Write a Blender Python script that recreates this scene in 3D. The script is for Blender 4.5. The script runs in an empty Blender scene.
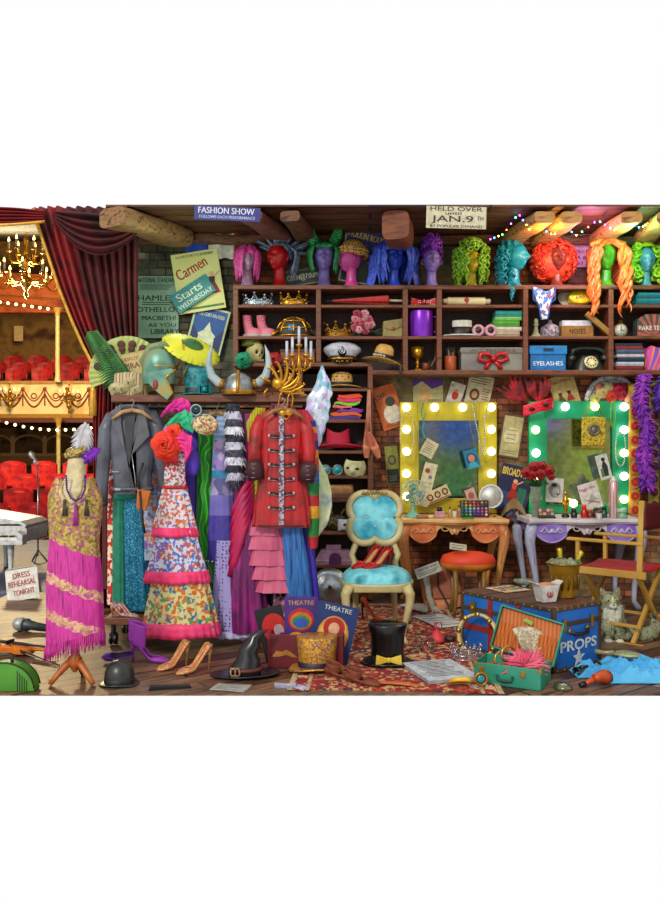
import bpy, math, random
from mathutils import Vector, Matrix, Euler, noise
SC = bpy.context.scene
COL = SC.collection
PI = math.pi
R = random.Random(7)
# ---------------- camera, world, lights, exposure ----------------
cd = bpy.data.cameras.new('camera'); cam = bpy.data.objects.new('camera', cd); COL.objects.link(cam)
cam.location = (0, 0, 1.3); cam.rotation_euler = (PI/2, 0, 0)
cd.sensor_width = 36; cd.lens = 32; cd.clip_end = 200
SC.camera = cam
w = bpy.data.worlds.new('world'); SC.world = w; w.use_nodes = True
w.node_tree.nodes['Background'].inputs[0].default_value = (1, 1, 1, 1)
w.node_tree.nodes['Background'].inputs[1].default_value = 1.0
SC.view_settings.view_transform = 'Standard'; SC.view_settings.look = 'None'
SC.view_settings.exposure = 0.0; SC.view_settings.gamma = 1; SC.view_settings.use_curve_mapping = False
def light(name, kind, loc, energy, color=(1, 1, 1), size=.1, target=None, shape=None, spot=None):
    ld = bpy.data.lights.new(name, kind); ld.energy = energy; ld.color = color
    if kind == 'SUN': ld.angle = size
    elif kind == 'AREA': ld.size = size
    else: ld.shadow_soft_size = size
    if spot: ld.spot_size = spot; ld.spot_blend = .6
    o = bpy.data.objects.new(name, ld); COL.objects.link(o); o.location = loc
    if target is not None:
        o.rotation_euler = (Vector(target) - Vector(loc)).to_track_quat('-Z', 'Y').to_euler()
    return o
light('added_key_sun', 'SUN', (-3, -3, 6), 1.7, (1, .95, .86), .12, (.6, 6, .5))  # added soft key light from front left, no lamp of the room
light('theatre_glow', 'POINT', (-5.6, 14.5, 4.0), 1200, (1, .78, .42), .5)
light('theatre_glow_low', 'POINT', (-4.6, 12.2, 1.7), 45, (1, .72, .5), .5)
light('ceiling_lamp_green', 'POINT', (-1.2, 6.2, 2.75), 9, (.7, 1, .75), .1)
light('party_lamp_rainbow', 'POINT', (2.1, 6.45, 2.98), 13, (1, .35, .8), .05)
light('party_lamp_green', 'POINT', (2.45, 6.4, 2.98), 12, (.3, 1, .5), .05)
light('party_lamp_orange', 'POINT', (1.75, 6.4, 2.98), 9, (1, .6, .15), .05)
# ---------------- helpers ----------------
S = 1.0
def X(px, Y): return (px-330)*Y/800
def Z(py, Y): return 1.3-(py-450)*Y/800
def FY(py): return 1040/(py-450)          # depth of a floor point
def lin(h):
    c = [int(h[i:i+2], 16)/255 for i in (0, 2, 4)]
    return tuple((((x+.055)/1.055)**2.4 if x > .04045 else x/12.92)**1.22 for x in c)+(1,)
_mc = {}
def M(c, r=.55, m=0, pat='plain', c2=None, sc=10, em=0, bump=0, al=1, c3=None, c4=None, ax=None, tr=0, spec=None):
    key = (c, r, m, pat, c2, sc, em, bump, al, c3, c4, ax, tr)
    if key in _mc: return _mc[key]
    mt = bpy.data.materials.new('mat_%s_%s' % (pat, c)); mt.use_nodes = True
    nt = mt.node_tree; N = nt.nodes; L = nt.links; b = N['Principled BSDF']
    C1 = lin(c)
    b.inputs['Base Color'].default_value = C1; b.inputs['Roughness'].default_value = r; b.inputs['Metallic'].default_value = m
    if tr: b.inputs['Transmission Weight'].default_value = tr; b.inputs['IOR'].default_value = 1.3
    if al < 1: b.inputs['Alpha'].default_value = al
    def n(t, **k):
        x = N.new(t)
        for a, v in k.items():
            if a in x.inputs: x.inputs[a].default_value = v
            else: setattr(x, a, v)
        return x
    tc = n('ShaderNodeTexCoord'); co = tc.outputs['Object']
    if ax:
        mp = n('ShaderNodeMapping'); L.new(co, mp.inputs[0]); co = mp.outputs[0]
        mp.inputs['Rotation'].default_value = ax[0]; mp.inputs['Scale'].default_value = ax[1]
    fac = None; out = None
    def ramp(f, cols, const=False):
        rp = n('ShaderNodeValToRGB'); e = rp.color_ramp
        e.interpolation = 'CONSTANT' if const else 'LINEAR'
        for i, (p, cc) in enumerate(cols):
            el = e.elements[i] if i < 2 else e.elements.new(p)
            el.position = p
            el.color = lin(cc)
        L.new(f, rp.inputs[0]); return rp.outputs[0]
    c2 = c2 or c
    if pat in ('plain', 'noise', 'wood'):
        nz = n('ShaderNodeTexNoise', Scale=sc if pat != 'plain' else 22, Detail=5.0); L.new(co, nz.inputs['Vector'])
        fac = nz.outputs['Fac']
        if pat == 'plain':
            mx = n('ShaderNodeMix', data_type='RGBA'); mx.blend_type = 'MULTIPLY'; mx.inputs[0].default_value = 1
            mx.inputs[6].default_value = C1
            out = None
            rp = ramp(fac, [(.3, 'd4d4d4'), (.7, 'ffffff')]); L.new(rp, mx.inputs[7]); out = mx.outputs[2]
        else:
            cols = [(.36, c), (.62, c2)]
            if c3: cols = [(.33, c), (.5, c2), (.66, c3)]
            if c4: cols = [(.3, c), (.42, c2), (.55, c3), (.68, c4)]
            out = ramp(fac, cols)
    elif pat in ('stripe', 'swirl', 'rings'):
        wv = n('ShaderNodeTexWave', Scale=sc, Distortion={'stripe': 0, 'swirl': 9, 'rings': 0}[pat], Detail=1.0)
        wv.wave_type = 'RINGS' if pat == 'rings' else 'BANDS'; wv.bands_direction = 'X'
        L.new(co, wv.inputs['Vector']); fac = wv.outputs['Fac']
        out = ramp(fac, [(0, c), (.5, c2)] if not c3 else [(0, c), (.35, c2), (.7, c3)], True)
    elif pat == 'dots':
        v = n('ShaderNodeTexVoronoi', Scale=sc, Randomness=.35); L.new(co, v.inputs['Vector']); fac = v.outputs['Distance']
        out = ramp(fac, [(0, c2), (.28, c)] if not c3 else [(0, c3), (.18, c2), (.36, c)], True)
    elif pat in ('cells', 'glitter', 'floral'):
        v = n('ShaderNodeTexVoronoi', Scale=sc); L.new(co, v.inputs['Vector'])
        sp = n('ShaderNodeSeparateColor'); L.new(v.outputs['Color'], sp.inputs[0]); fac = sp.outputs[0]
        cols = [(0, c), (.4, c2), (.7, c3 or c), (.86, c4 or c2)]
        if pat == 'floral': cols = [(0, c2), (.3, c3 or c), (.55, c4 or c2), (.8, c2)]
        out = ramp(fac, cols, True)
        if pat == 'floral':
            nz = n('ShaderNodeTexNoise', Scale=sc*1.3, Detail=4.0); L.new(co, nz.inputs['Vector'])
            rp = ramp(nz.outputs['Fac'], [(0, '000000'), (.5, 'ffffff')], True)
            mx = n('ShaderNodeMix', data_type='RGBA'); L.new(rp, mx.inputs[0]); mx.inputs[6].default_value = C1
            L.new(out, mx.inputs[7]); out = mx.outputs[2]
    elif pat in ('brick', 'plank'):
        bk = n('ShaderNodeTexBrick', Scale=sc); L.new(co, bk.inputs['Vector'])
        bk.inputs['Color1'].default_value = C1; bk.inputs['Color2'].default_value = lin(c2); bk.inputs['Mortar'].default_value = lin(c3 or '201510')
        bk.inputs['Mortar Size'].default_value = .02 if pat == 'brick' else .02
        bk.inputs['Bias'].default_value = 0
        if pat == 'plank':
            bk.inputs['Brick Width'].default_value = 3.2; bk.inputs['Row Height'].default_value = .28
        nz = n('ShaderNodeTexNoise', Scale=(6 if pat == 'brick' else 3), Detail=8.0, Roughness=.65)
        if pat == 'plank':
            mp2 = n('ShaderNodeMapping'); L.new(co, mp2.inputs[0]); mp2.inputs['Scale'].default_value = (1.6, 16, 16); L.new(mp2.outputs[0], nz.inputs['Vector'])
        else: L.new(co, nz.inputs['Vector'])
        rp = ramp(nz.outputs['Fac'], [(.3, '5c5c5c' if pat == 'brick' else '6c6c6c'), (.66, 'ffffff')])
        mx = n('ShaderNodeMix', data_type='RGBA'); mx.blend_type = 'MULTIPLY'; mx.inputs[0].default_value = 1
        L.new(bk.outputs['Color'], mx.inputs[6]); L.new(rp, mx.inputs[7]); out = mx.outputs[2]
        if c4:
            n2 = n('ShaderNodeTexNoise', Scale=1.3, Detail=3.0); L.new(co, n2.inputs['Vector'])
            r2 = ramp(n2.outputs['Fac'], [(.5, '000000'), (.58, 'ffffff')])
            m2 = n('ShaderNodeMix', data_type='RGBA'); L.new(r2, m2.inputs[0]); L.new(out, m2.inputs[6])
            m3 = n('ShaderNodeMix', data_type='RGBA'); m3.blend_type = 'MULTIPLY'; m3.inputs[0].default_value = 1
            m3.inputs[6].default_value = lin(c4); L.new(rp, m3.inputs[7]); L.new(m3.outputs[2], m2.inputs[7]); out = m2.outputs[2]
        inv = bk.outputs['Fac']; mm = n('ShaderNodeMath', operation='SUBTRACT'); mm.inputs[0].default_value = 1; L.new(inv, mm.inputs[1]); fac = mm.outputs[0]
    if out is not None: L.new(out, b.inputs['Base Color'])
    if bump and fac is not None:
        bp = n('ShaderNodeBump', Strength=bump, Distance=.01); L.new(fac, bp.inputs['Height']); L.new(bp.outputs[0], b.inputs['Normal'])
    if em:
        b.inputs['Emission Color'].default_value = C1; b.inputs['Emission Strength'].default_value = em
    _mc[key] = mt
    return mt
I4 = Matrix.Identity(4)
def TR(x=0, y=0, z=0, rx=0, ry=0, rz=0, s=1):
    if not isinstance(s, (tuple, list)): s = (s, s, s)
    return Matrix.Translation((x, y, z)) @ Euler((math.radians(rx), math.radians(ry), math.radians(rz))).to_matrix().to_4x4() @ Matrix.Diagonal((s[0], s[1], s[2], 1))
class MB:
    def __init__(s, mat=None):
        s.v = []; s.f = []; s.fm = []; s.sm = []; s.mats = []; s.cur = 0; s.M = I4
        if mat: s.use(mat)
    def use(s, mat):
        if isinstance(mat, str): mat = M(mat)
        if mat not in s.mats: s.mats.append(mat)
        s.cur = s.mats.index(mat); return s
    def add(s, vs, fs, sm=False):
        o = len(s.v); s.v += [s.M @ Vector(p) for p in vs]
        for f in fs: s.f.append([i+o for i in f]); s.fm.append(s.cur); s.sm.append(sm)
        return s
    def box(s, x0, x1, y0, y1, z0, z1, m=None):
        if m is None: m = I4
        vs = [m @ Vector(p) for p in ((x0, y0, z0), (x1, y0, z0), (x1, y1, z0), (x0, y1, z0), (x0, y0, z1), (x1, y0, z1), (x1, y1, z1), (x0, y1, z1))]
        return s.add(vs, [(0, 3, 2, 1), (4, 5, 6, 7), (0, 1, 5, 4), (1, 2, 6, 5), (2, 3, 7, 6), (3, 0, 4, 7)])
    def cb(s, c, d, m=None):    # centred box
        return s.box(c[0]-d[0]/2, c[0]+d[0]/2, c[1]-d[1]/2, c[1]+d[1]/2, c[2]-d[2]/2, c[2]+d[2]/2, m)
    def grid(s, fn, nu, nv, cu=False, cv=False, mat=None):
        vs = [fn(i/(nu if cu else nu-1), j/(nv if cv else nv-1)) for j in range(nv) for i in range(nu)]
        fs = []
        for j in range(nv if cv else nv-1):
            for i in range(nu if cu else nu-1):
                a = j*nu+i; b_ = j*nu+(i+1) % nu; j2 = (j+1) % nv
                fs.append((a, b_, j2*nu+(i+1) % nu, j2*nu+i))
        return s.add(vs, fs, True)
    def lathe(s, prof, n=24, m=None, sx=1, sy=1, cx=0, cy=0):
        if m is None: m = I4
        k = len(prof)
        vs = [m @ Vector((cx+r*sx*math.cos(2*PI*i/n), cy+r*sy*math.sin(2*PI*i/n), z)) for r, z in prof for i in range(n)]
        fs = [(j*n+i, j*n+(i+1) % n, (j+1)*n+(i+1) % n, (j+1)*n+i) for j in range(k-1) for i in range(n)]
        s.add(vs, fs, True)
        if prof[0] == prof[-1]: return s
        for j, rv in ((0, True), (k-1, False)):
            if prof[j][0] > .01:
                ring = vs[j*n:(j+1)*n]; s.add(ring, [list(range(n))[::-1] if rv else list(range(n))])
        return s
    def ell(s, c, r, n=16, m=None):
        m = m or I4
        if not isinstance(r, (tuple, list)): r = (r, r, r)
        pr = [(max(math.sin(PI*j/(n//2)), 1e-4), -math.cos(PI*j/(n//2))) for j in range(n//2+1)]
        return s.lathe(pr, n, m @ Matrix.Translation(c) @ Matrix.Diagonal((r[0], r[1], r[2], 1)))
    def tube(s, pts, r, n=8, flat=1.0, cap=True):
        pts = [Vector(p) for p in pts]; k = len(pts)
        if not isinstance(r, (tuple, list)): r = [r]*k
        elif len(r) != k: r = [r[0]+(r[-1]-r[0])*i/(k-1) for i in range(k)] if len(r) == 2 else [r[min(len(r)-1, int(i*len(r)/k))] for i in range(k)]
        vs = []; up = None
        for i in range(k):
            t = (pts[min(i+1, k-1)]-pts[max(i-1, 0)])
            t = t.normalized() if t.length > 1e-9 else Vector((0, 0, 1))
            if up is None:
                up = Vector((0, 1, 0)) if abs(t.y) < .9 else Vector((1, 0, 0))
            a = t.cross(up); a = a.normalized() if a.length > 1e-6 else Vector((1, 0, 0)); up = a.cross(t).normalized()
            for q in range(n):
                an = 2*PI*q/n; vs.append(pts[i]+a*math.cos(an)*r[i]+up*math.sin(an)*r[i]*flat)
        fs = [(j*n+i, j*n+(i+1) % n, (j+1)*n+(i+1) % n, (j+1)*n+i) for j in range(k-1) for i in range(n)]
        if cap: fs += [list(range(n))[::-1], [(k-1)*n+i for i in range(n)]]
        return s.add(vs, fs, True)
    def cyl(s, p0, p1, r, r1=None, n=16): return s.tube([p0, p1], [r, r if r1 is None else r1], n)
    def prism(s, pts, y0, y1, m=None):     # polygon in XZ, extruded in Y
        m = m or I4; n = len(pts)
        vs = [m @ Vector((p[0], y0, p[1])) for p in pts]+[m @ Vector((p[0], y1, p[1])) for p in pts]
        return s.add(vs, [list(range(n)), [n+i for i in range(n)][::-1]]+[(i, n+i, n+(i+1) % n, (i+1) % n) for i in range(n)])
    def torus(s, c, Rr, r, n=28, k=8, m=None, sz=1):   # ring in XZ plane
        m = m or I4; c = Vector(c)
        return s.grid(lambda u, v: m @ (c+Vector(((Rr+r*math.cos(2*PI*v))*math.cos(2*PI*u), r*math.sin(2*PI*v), sz*(Rr+r*math.cos(2*PI*v))*math.sin(2*PI*u)))), n, k, True, True)
    def text(s, t, x, z, h, w=None, y=0, m=None, th=.15, rot=0, bold=0):
        cu = bpy.data.curves.new('t', 'FONT'); cu.body = t; cu.align_x = 'CENTER'; cu.align_y = 'CENTER'; cu.offset = bold; cu.resolution_u = 3
        ob = bpy.data.objects.new('t', cu); me = bpy.data.meshes.new_from_object(ob)
        if not me.vertices: return s
        xs = [v.co.x for v in me.vertices]; ys = [v.co.y for v in me.vertices]
        cx, cy = (min(xs)+max(xs))/2, (min(ys)+max(ys))/2; ww, hh = max(xs)-min(xs), max(ys)-min(ys)
        ky = h/hh; kx = (w/ww) if w else ky
        mm = (m or I4) @ TR(x, y, z, 0, -rot, 0)
        vs = [mm @ Vector(((v.co.x-cx)*kx, 0, (v.co.y-cy)*ky)) for v in me.vertices]
        for dx in ((-.022*h, .022*h) if not bold else (0,)): s.add([v+mm.to_3x3() @ Vector((dx, -.03 if dx > 0 else 0, 0)) for v in vs], [list(p.vertices) for p in me.polygons])
        bpy.data.objects.remove(ob); bpy.data.curves.remove(cu); bpy.data.meshes.remove(me)
        return s
def mk(name, mb, parent=None, label=None, bevel=0, solid=0):
    me = bpy.data.meshes.new(name)
    me.from_pydata([tuple(v*S) for v in mb.v], [], mb.f)
    for mt in mb.mats: me.materials.append(mt)
    me.polygons.foreach_set('material_index', mb.fm); me.polygons.foreach_set('use_smooth', mb.sm); me.update()
    o = bpy.data.objects.new(name, me); COL.objects.link(o)
    if parent: o.parent = parent
    if label: o['label'] = label
    if solid:
        md = o.modifiers.new('solid', 'SOLIDIFY'); md.thickness = solid*S; md.offset = 0
    if bevel:
        md = o.modifiers.new('bevel', 'BEVEL'); md.width = bevel*S; md.segments = 2; md.limit_method = 'ANGLE'; md.angle_limit = .7
    return o
def rot(o, rx=0, ry=0, rz=0): o.rotation_euler = (math.radians(rx), math.radians(ry), math.radians(rz)); return o
def tag(o, label, cat, group=None, kind=None):
    o['label'] = label; o['category'] = cat
    if group: o['group'] = group
    if kind: o['kind'] = kind
    return o
def T(name, label, cat, px, py, Y, group=None, rx=0, ry=0, rz=0):
    """a thing with parts: an Empty at pixel column px, base height py, depth Y; S makes the local unit one photo pixel at that depth"""
    global S
    S = Y/800
    o = bpy.data.objects.new(name, None); COL.objects.link(o); o.empty_display_size = .05
    o.location = (X(px, Y), Y, Z(py, Y)); rot(o, rx, ry, rz)
    return tag(o, label, cat, group)
def F(name, label, cat, px, py, **k): return T(name, label, cat, px, py, FY(py), **k)
def one(name, label, cat, px, py, Y, mb, group=None, rx=0, ry=0, rz=0, bevel=0, solid=0, kind=None):
    global S
    S = Y/800
    o = mk(name, mb, None, None, bevel, solid); o.location = (X(px, Y), Y, Z(py, Y)); rot(o, rx, ry, rz)
    return tag(o, label, cat, group, kind)
def struct(name, mb, loc=(0, 0, 0)):
    global S
    S = 1
    o = mk(name, mb); o['kind'] = 'structure'; o.location = loc; return o
def dup(root, px, py, Y, label=None, group=None, rz=None, sc=1.0):
    def cp(o, par):
        c = o.copy(); COL.objects.link(c); c.parent = par
        for ch in [x for x in o.children]: cp(ch, c)
        return c
    c = cp(root, None); c.location = (X(px, Y), Y, Z(py, Y)); c.scale = (sc, sc, sc)
    if rz is not None: c.rotation_euler.z = math.radians(rz)
    if label: c['label'] = label
    if group: c['group'] = group
    return c
def lerp(a, b, t): return a+(b-a)*t
def interp(tab, z):
    if z <= tab[0][0]: return tab[0][1:]
    for a, b in zip(tab, tab[1:]):
        if z <= b[0]:
            t = (z-a[0])/(b[0]-a[0]); return tuple(lerp(p, q, t) for p, q in zip(a[1:], b[1:]))
    return tab[-1][1:]
def garment(mb, tab, folds=9, amp=.12, nz=26, n=110, mats=None, hemw=0, seed=0, tier=None):
    """tab rows (z, cx, half width, half depth), from the hem up; mats rows (z from, material)"""
    z0, z1 = tab[0][0], tab[-1][0]
    zs = sorted(set([z0+(z1-z0)*i/(nz-1) for i in range(nz)]+([q for q, _ in mats[1:]] if mats else [])))
    for i in range(len(zs)-1):
        if mats:
            for q, mt in mats:
                if zs[i] >= q-1e-6: mb.use(mt)
        vs = []
        for z in (zs[i], zs[i+1]):
            cx, hw, hd = interp(tab, z); t = 1-(z-z0)/(z1-z0)
            for k in range(n):
                a = 2*PI*k/n
                w_ = math.sin(folds*a+seed+.9*math.sin(2*a+seed)+.004*z*folds)+.35*math.sin(2.7*folds*a+seed*3)
                f = 1+amp*w_*(.25+.75*t)
                zz = z+(hemw*math.sin(folds*a+seed) if z == z0 else 0)
                vs.append((cx+hw*f*math.cos(a), hd*(1+2*amp*w_*(.25+.75*t))*math.sin(a), zz))
        mb.add(vs, [(k, (k+1) % n, n+(k+1) % n, n+k) for k in range(n)], True)
    return mb
def frill(mb, cx, z, hw, hd, h, n=30, amp=.1, out=1.1):
    def fn(u, v):
        a = 2*PI*u; k = lerp(1, out, v)*(1+amp*v*math.sin(n*a)+.02*math.sin(3*a))
        return (cx+hw*k*math.cos(a), hd*k*math.sin(a)*1.1, z-h*v+.6*math.sin(5*a)*v)
    return mb.grid(fn, n*6, 4, True, False)
def star(r, k=5, ri=.42, cx=0, cz=0): return [(cx+(r if i % 2 == 0 else r*ri)*math.sin(PI*i/k), cz+(r if i % 2 == 0 else r*ri)*math.cos(PI*i/k)) for i in range(2*k)]
def circ(r, n=20, cx=0, cz=0, sz=1): return [(cx+r*math.cos(2*PI*i/n), cz+sz*r*math.sin(2*PI*i/n)) for i in range(n)]
# ---------------- the setting ----------------
BR = ((PI/2, 0, 0), (1, 1, 1))
floor_m = M('b28662', .5, pat='plank', c2='66422e', c3='120804', c4='9a8068', sc=2.4, bump=.5, ax=((0, 0, -.62), (1, 1, 1)))
b = MB(floor_m); b.box(-2.9, 3.6, 4.25, 7.3, -.006, 0)
struct('floor', b)
b = MB(M('6c7494', .6, pat='plank', c2='5a6280', c3='30354c', sc=2, ax=((0, 0, .2), (1, 1, 1)))); b.box(-14, -1.6, 7.3, 11.6, -.08, -.002)
struct('floor_stage', b)
brick_m = M('cc7e4c', .8, pat='brick', c2='84503a', c3='54463a', c4='9a8a62', sc=4.4, bump=.9, ax=BR)
b = MB(brick_m); b.box(-.86, 3.6, 7.1, 7.3, 0, 3.28)
struct('wall_back', b)
b = MB(M('82785a', .8, pat='brick', c2='544e3c', c3='1c1a14', c4='6a7058', sc=3.6, bump=1, ax=BR)); b.box(-1.75, -.86, 7.1, 7.3, 0, 3.28)
struct('wall_back_left', b)
b = MB(brick_m); b.box(3.45, 3.6, 4.3, 7.1, 0, 3.2)
struct('wall_right', b)
# plank ceiling over the back of the room
b = MB(M('8a5a34', .6, pat='plank', c2='6b4024', c3='1d110a', sc=1.7, bump=.5, ax=((0, 0, .05), (1, 1, 1)))); b.box(-1.75, 3.6, 6.24, 7.3, 3.2, 3.214)
struct('ceiling', b)
wood = M('6e412b', .5, pat='wood', c2='865537', c3='54301f', sc=6, bump=.1, ax=((0, 0, 0), (1, 1, 9)))
woodx = M('70432c', .5, pat='wood', c2='875639', c3='56301f', sc=6, bump=.1, ax=((0, 0, 0), (1, 9, 9)))
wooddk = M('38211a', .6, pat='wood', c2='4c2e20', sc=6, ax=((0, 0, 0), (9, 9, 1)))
def beam(name, label, p0, p1, w_, h_, mt):
    p0, p1 = Vector(p0), Vector(p1); d = (p1-p0); L_ = d.length; q = d.to_track_quat('X', 'Z').to_matrix().to_4x4()
    m = MB(mt); k = 10
    def fn(u, v):
        a = 2*PI*v; c_, s_ = math.cos(a), math.sin(a); e = .5
        p = Vector((L_*u, w_/2*math.copysign(abs(c_)**e, c_), h_/2*math.copysign(abs(s_)**e, s_)))
        p += noise.noise_vector(p*3)*.025; return q @ p
    m.grid(fn, 24, 24, False, True)
    m.add([fn(0, i/24) for i in range(24)], [list(range(24))]); m.add([fn(1, i/24) for i in range(24)], [list(range(24))[::-1]])
    global S
    S = 1; o = mk(name, m); o.location = p0
    return tag(o, label, 'beam')
lb = M('7c5c38', .7, pat='wood', c2='a07c50', c3='4c3620', sc=5, bump=.5, ax=((0, 0, 0), (1.4, 7, 7)))
db = M('5b3a26', .7, pat='wood', c2='7d5336', c3='3a2317', sc=5, bump=.5, ax=((0, 0, 0), (1.4, 7, 7)))
beam('ceiling_beam', 'pale rough-hewn beam slanting down from the left ceiling edge', (X(112, 6.2), 6.2, Z(216, 6.2)), (X(180, 6.95), 6.95, Z(238, 6.95)), .27, .16, lb)
beam('ceiling_beam', 'brown beam end directly above the long blue wig', (X(395.5, 6.3), 6.3, 3.08), (X(399, 6.66), 6.66, 3.09), .22, .24, M('6b3a20', .7, pat='wood', c2='8a5230', sc=5, bump=.5, ax=((0, 0, 0), (1.4, 7, 7))))
beam('ceiling_beam', 'dark beam crossing the ceiling above the pink bob wig', (X(290, 6.26), 6.26, 3.14), (X(306, 7.05), 7.05, 3.15), .16, .09, db)
beam('ceiling_beam', 'thin purplish beam sloping above the spiky grey wig', (X(250, 6.26), 6.26, 3.14), (X(282, 7.05), 7.05, 3.15), .2, .09, M('6e4238', .7, pat='wood', c2='8d5c4c', sc=5, bump=.4, ax=((0, 0, 0), (1.4, 7, 7))))
cb_ = M('a87b46', .7, pat='wood', c2='c89c60', c3='80562e', sc=5, bump=.4, ax=((0, 0, 0), (1.4, 7, 7)))
for i, (a, c_, l_) in enumerate([(545, 508, 'slanting rafter just right of the wavy teal wig'), (572, 538, 'slanting rafter right above the red afro wig'), (632, 596, 'slanting rafter over the long orange wavy wig'), (668, 640, 'slanting rafter nearest the right picture edge')]):
    beam('ceiling_beam', l_, (X(a, 6.26), 6.26, 3.13), (X(c_, 7.06), 7.06, 3.14), .17, .1, cb_)
beam('ceiling_beam', 'long dark wall-plate beam running along the top of the brick wall', (-1.7, 7.05, 3.15), (3.4, 7.05, 3.15), .08, .09, db)
# opposite wall of the room, seen only in the two mirrors
b = MB(M('9ab060', .8)); b.box(.6, 8.2, -3.2, -3.1, -.1, 3.0)
b.use(M('e0c078', .7))
for x in (1.3, 2.15, 3.3, 4.2, 5.1, 6.0, 6.9): b.box(x-.09, x+.09, -3.1, -3.02, 0, 3)
b.use(M('4c86f0', .5)); b.box(1.5, 2.06, -3.1, -3.06, 1.5, 2.6); b.box(2.3, 3.2, -3.1, -3.06, 1.35, 2.6)
b.use(M('4aac60', .5)); b.box(1.5, 2.06, -3.1, -3.06, .1, 1.1); b.box(2.3, 3.2, -3.1, -3.06, .1, .9)
b.use(M('b8a0f0', .5)); b.box(4.3, 5.0, -3.1, -3.06, 1.7, 2.6); b.use(M('d8e860', .5)); b.box(5.2, 5.9, -3.1, -3.06, .1, 2.2)
struct('wall_front', b)
# ---------------- the theatre seen through the opening ----------------
b = MB(M('2a2018', .8)); b.add([(-14, 7.05, 3.40), (-1.7, 7.05, 3.40), (-1.7, 24, 7.55), (-14, 24, 7.55), (-14, 7.05, 3.42), (-1.7, 7.05, 3.42), (-1.7, 24, 7.62), (-14, 24, 7.62)],
    [(0, 1, 2, 3), (7, 6, 5, 4), (0, 4, 5, 1)])
struct('ceiling_theatre', b)
b = MB(M('8a6438', .8, pat='noise', c2='b08848', c3='6a4428', sc=2)); b.box(-14, -1.7, 23.4, 23.6, -.1, 7.5)
struct('wall_theatre_back', b)
b = MB('6b4a35'); b.box(-1.75, -1.6, 7.3, 23.4, -.1, 3.4); struct('wall_theatre_side', b)
b = MB('6b4a35'); b.box(-14.2, -14, 7.1, 23.4, -.1, 7.5); struct('wall_theatre_left', b)
b = MB('4a2018')
for k in range(6): b.box(-14, -1.75, 11.9+1.1*k, 13.0+1.1*k if k < 5 else 23.4, -1.5, [-.68, -.52, -.32, -.09, .15, .4][k])
struct('floor_stalls', b)
b = MB('7a3a2a'); b.box(-14, -1.75, 18.9, 23.4, 1.95, 2.06)
for k in range(3): b.box(-14, -1.75, 19.7+1.0*k, 23.4, 2.06, [2.45, 2.7, 3.0][k])
struct('floor_balcony', b)
# seats
redv = M('b01c26', .6, pat='noise', c2='e2373a', sc=9)
st = T('theatre_chair', 'red velvet theatre seat in the stalls, folded in a dim row beyond the stage', 'theatre seat', 10, 540, 12.3, 'red seats in the stalls rows')
S = 1
m = MB(redv)
m.grid(lambda u, v: ((v-.5)*.52, .12+.04*math.cos(PI*(v-.5)*2), .42+.5*u-.06*abs(2*v-1)**3*u), 6, 9)
m.box(-.26, .26, .13, .2, .4, .86); mk('backrest', m, st, bevel=.03)
m = MB(redv); m.box(-.25, .25, -.3, .12, .38, .47); mk('seat', m, st, bevel=.03)
m = MB('5a2a1a'); m.box(-.3, -.26, -.28, .18, 0, .62); mk('armrest', m, st, bevel=.01)
m = MB('5a2a1a'); m.box(.26, .3, -.28, .18, 0, .62); mk('armrest', m, st, bevel=.01)
first = True
for k in range(5):
    Yk = 12.5+1.1*k; zb = [-.68, -.52, -.32, -.09, .15][k]
    for x in range(7):
        xx = X(-20, Yk)+x*.66+.2*(k % 2)
        if xx > X(112, Yk): continue
        o = st if first else dup(st, 0, 0, 1); first = False
        o.location = (xx, Yk, zb)
for k in range(3):
    Yk = 20.0+1.0*k
    for x in range(8):
        xx = X(-12, Yk)+x*.66+.2*(k % 2)
        if xx > X(100, Yk): continue
        o = dup(st, 0, 0, 1, 'red velvet theatre seat up on the balcony behind the gilded parapet', 'red seats on the balcony')
        o.location = (xx, Yk, [2.45, 2.7, 3.0][k])
cream = M('e8cf94', .5, pat='noise', c2='f2dfae', c3='d8b878', sc=2)
gold = M('d9a441', .3, .6); dgold = M('8f5a2a', .45, .2); rustm = M('a8502e', .6)
t = T('balcony_front', 'cream balcony parapet with rust-red painted swags and gilt ledge', 'balcony', 45, 418, 19)
m = MB(cream); m.box(-120, 180, 0, 8, 3, 34); mk('panel', m, t)
m = MB(gold); m.box(-120, 180, -2, 9, 0, 4); mk('ledge', m, t)
m = MB('c9995a'); m.box(-120, 180, -2, 9, 34, 37); mk('handrail', m, t)
m = MB(rustm)
for k in range(-4, 7):
    x0 = k*22; m.tube([(x0+22*i/10, -.6, 30-13*math.sin(PI*i/10)) for i in range(11)], .6, 6)
    m.tube([(x0+22*i/10, -.6, 24-13*math.sin(PI*i/10)) for i in range(11)], .9, 6); m.ell((x0, -.5, 29), (2, .8, 2)); m.tube([(x0, -.6, 28), (x0, -.6, 12)], .6, 6)
    m.torus((x0+11, -.5, 22), 2.6, .6, 14, 6)
mk('painted_swag', m, t)
t = T('gallery_front', 'orange-red upper gallery front high above the balcony', 'balcony', 30, 308, 20)
m = MB(M('c0562c', .6, pat='noise', c2='d8763a', c3='96361e', sc=2))
def gf(u, v):
    a = -140+300*u; return (a, -6*math.cos(u*3), 34*v+6*(1-math.exp(-((a+30)/60)**2))*0+ -.05*a)
m.grid(gf, 30, 6); m.box(-140, 160, 2, 12, -4, 30); mk('panel', m, t)
m = MB(gold)
for zz in (1, 10, 31): m.tube([(-140+300*i/20, -7*math.cos(i/20*3)-1, zz-.05*(-140+300*i/20)) for i in range(21)], 1.1, 6)
for k in range(-6, 8): m.tube([(k*16+16*i/8, -6, 26-.05*k*16-10*math.sin(PI*i/8)) for i in range(9)], .8, 6); m.ell((k*16, -6, 24-.8*k), (2, 1, 3))
mk('gilded_moulding', m, t)
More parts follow.
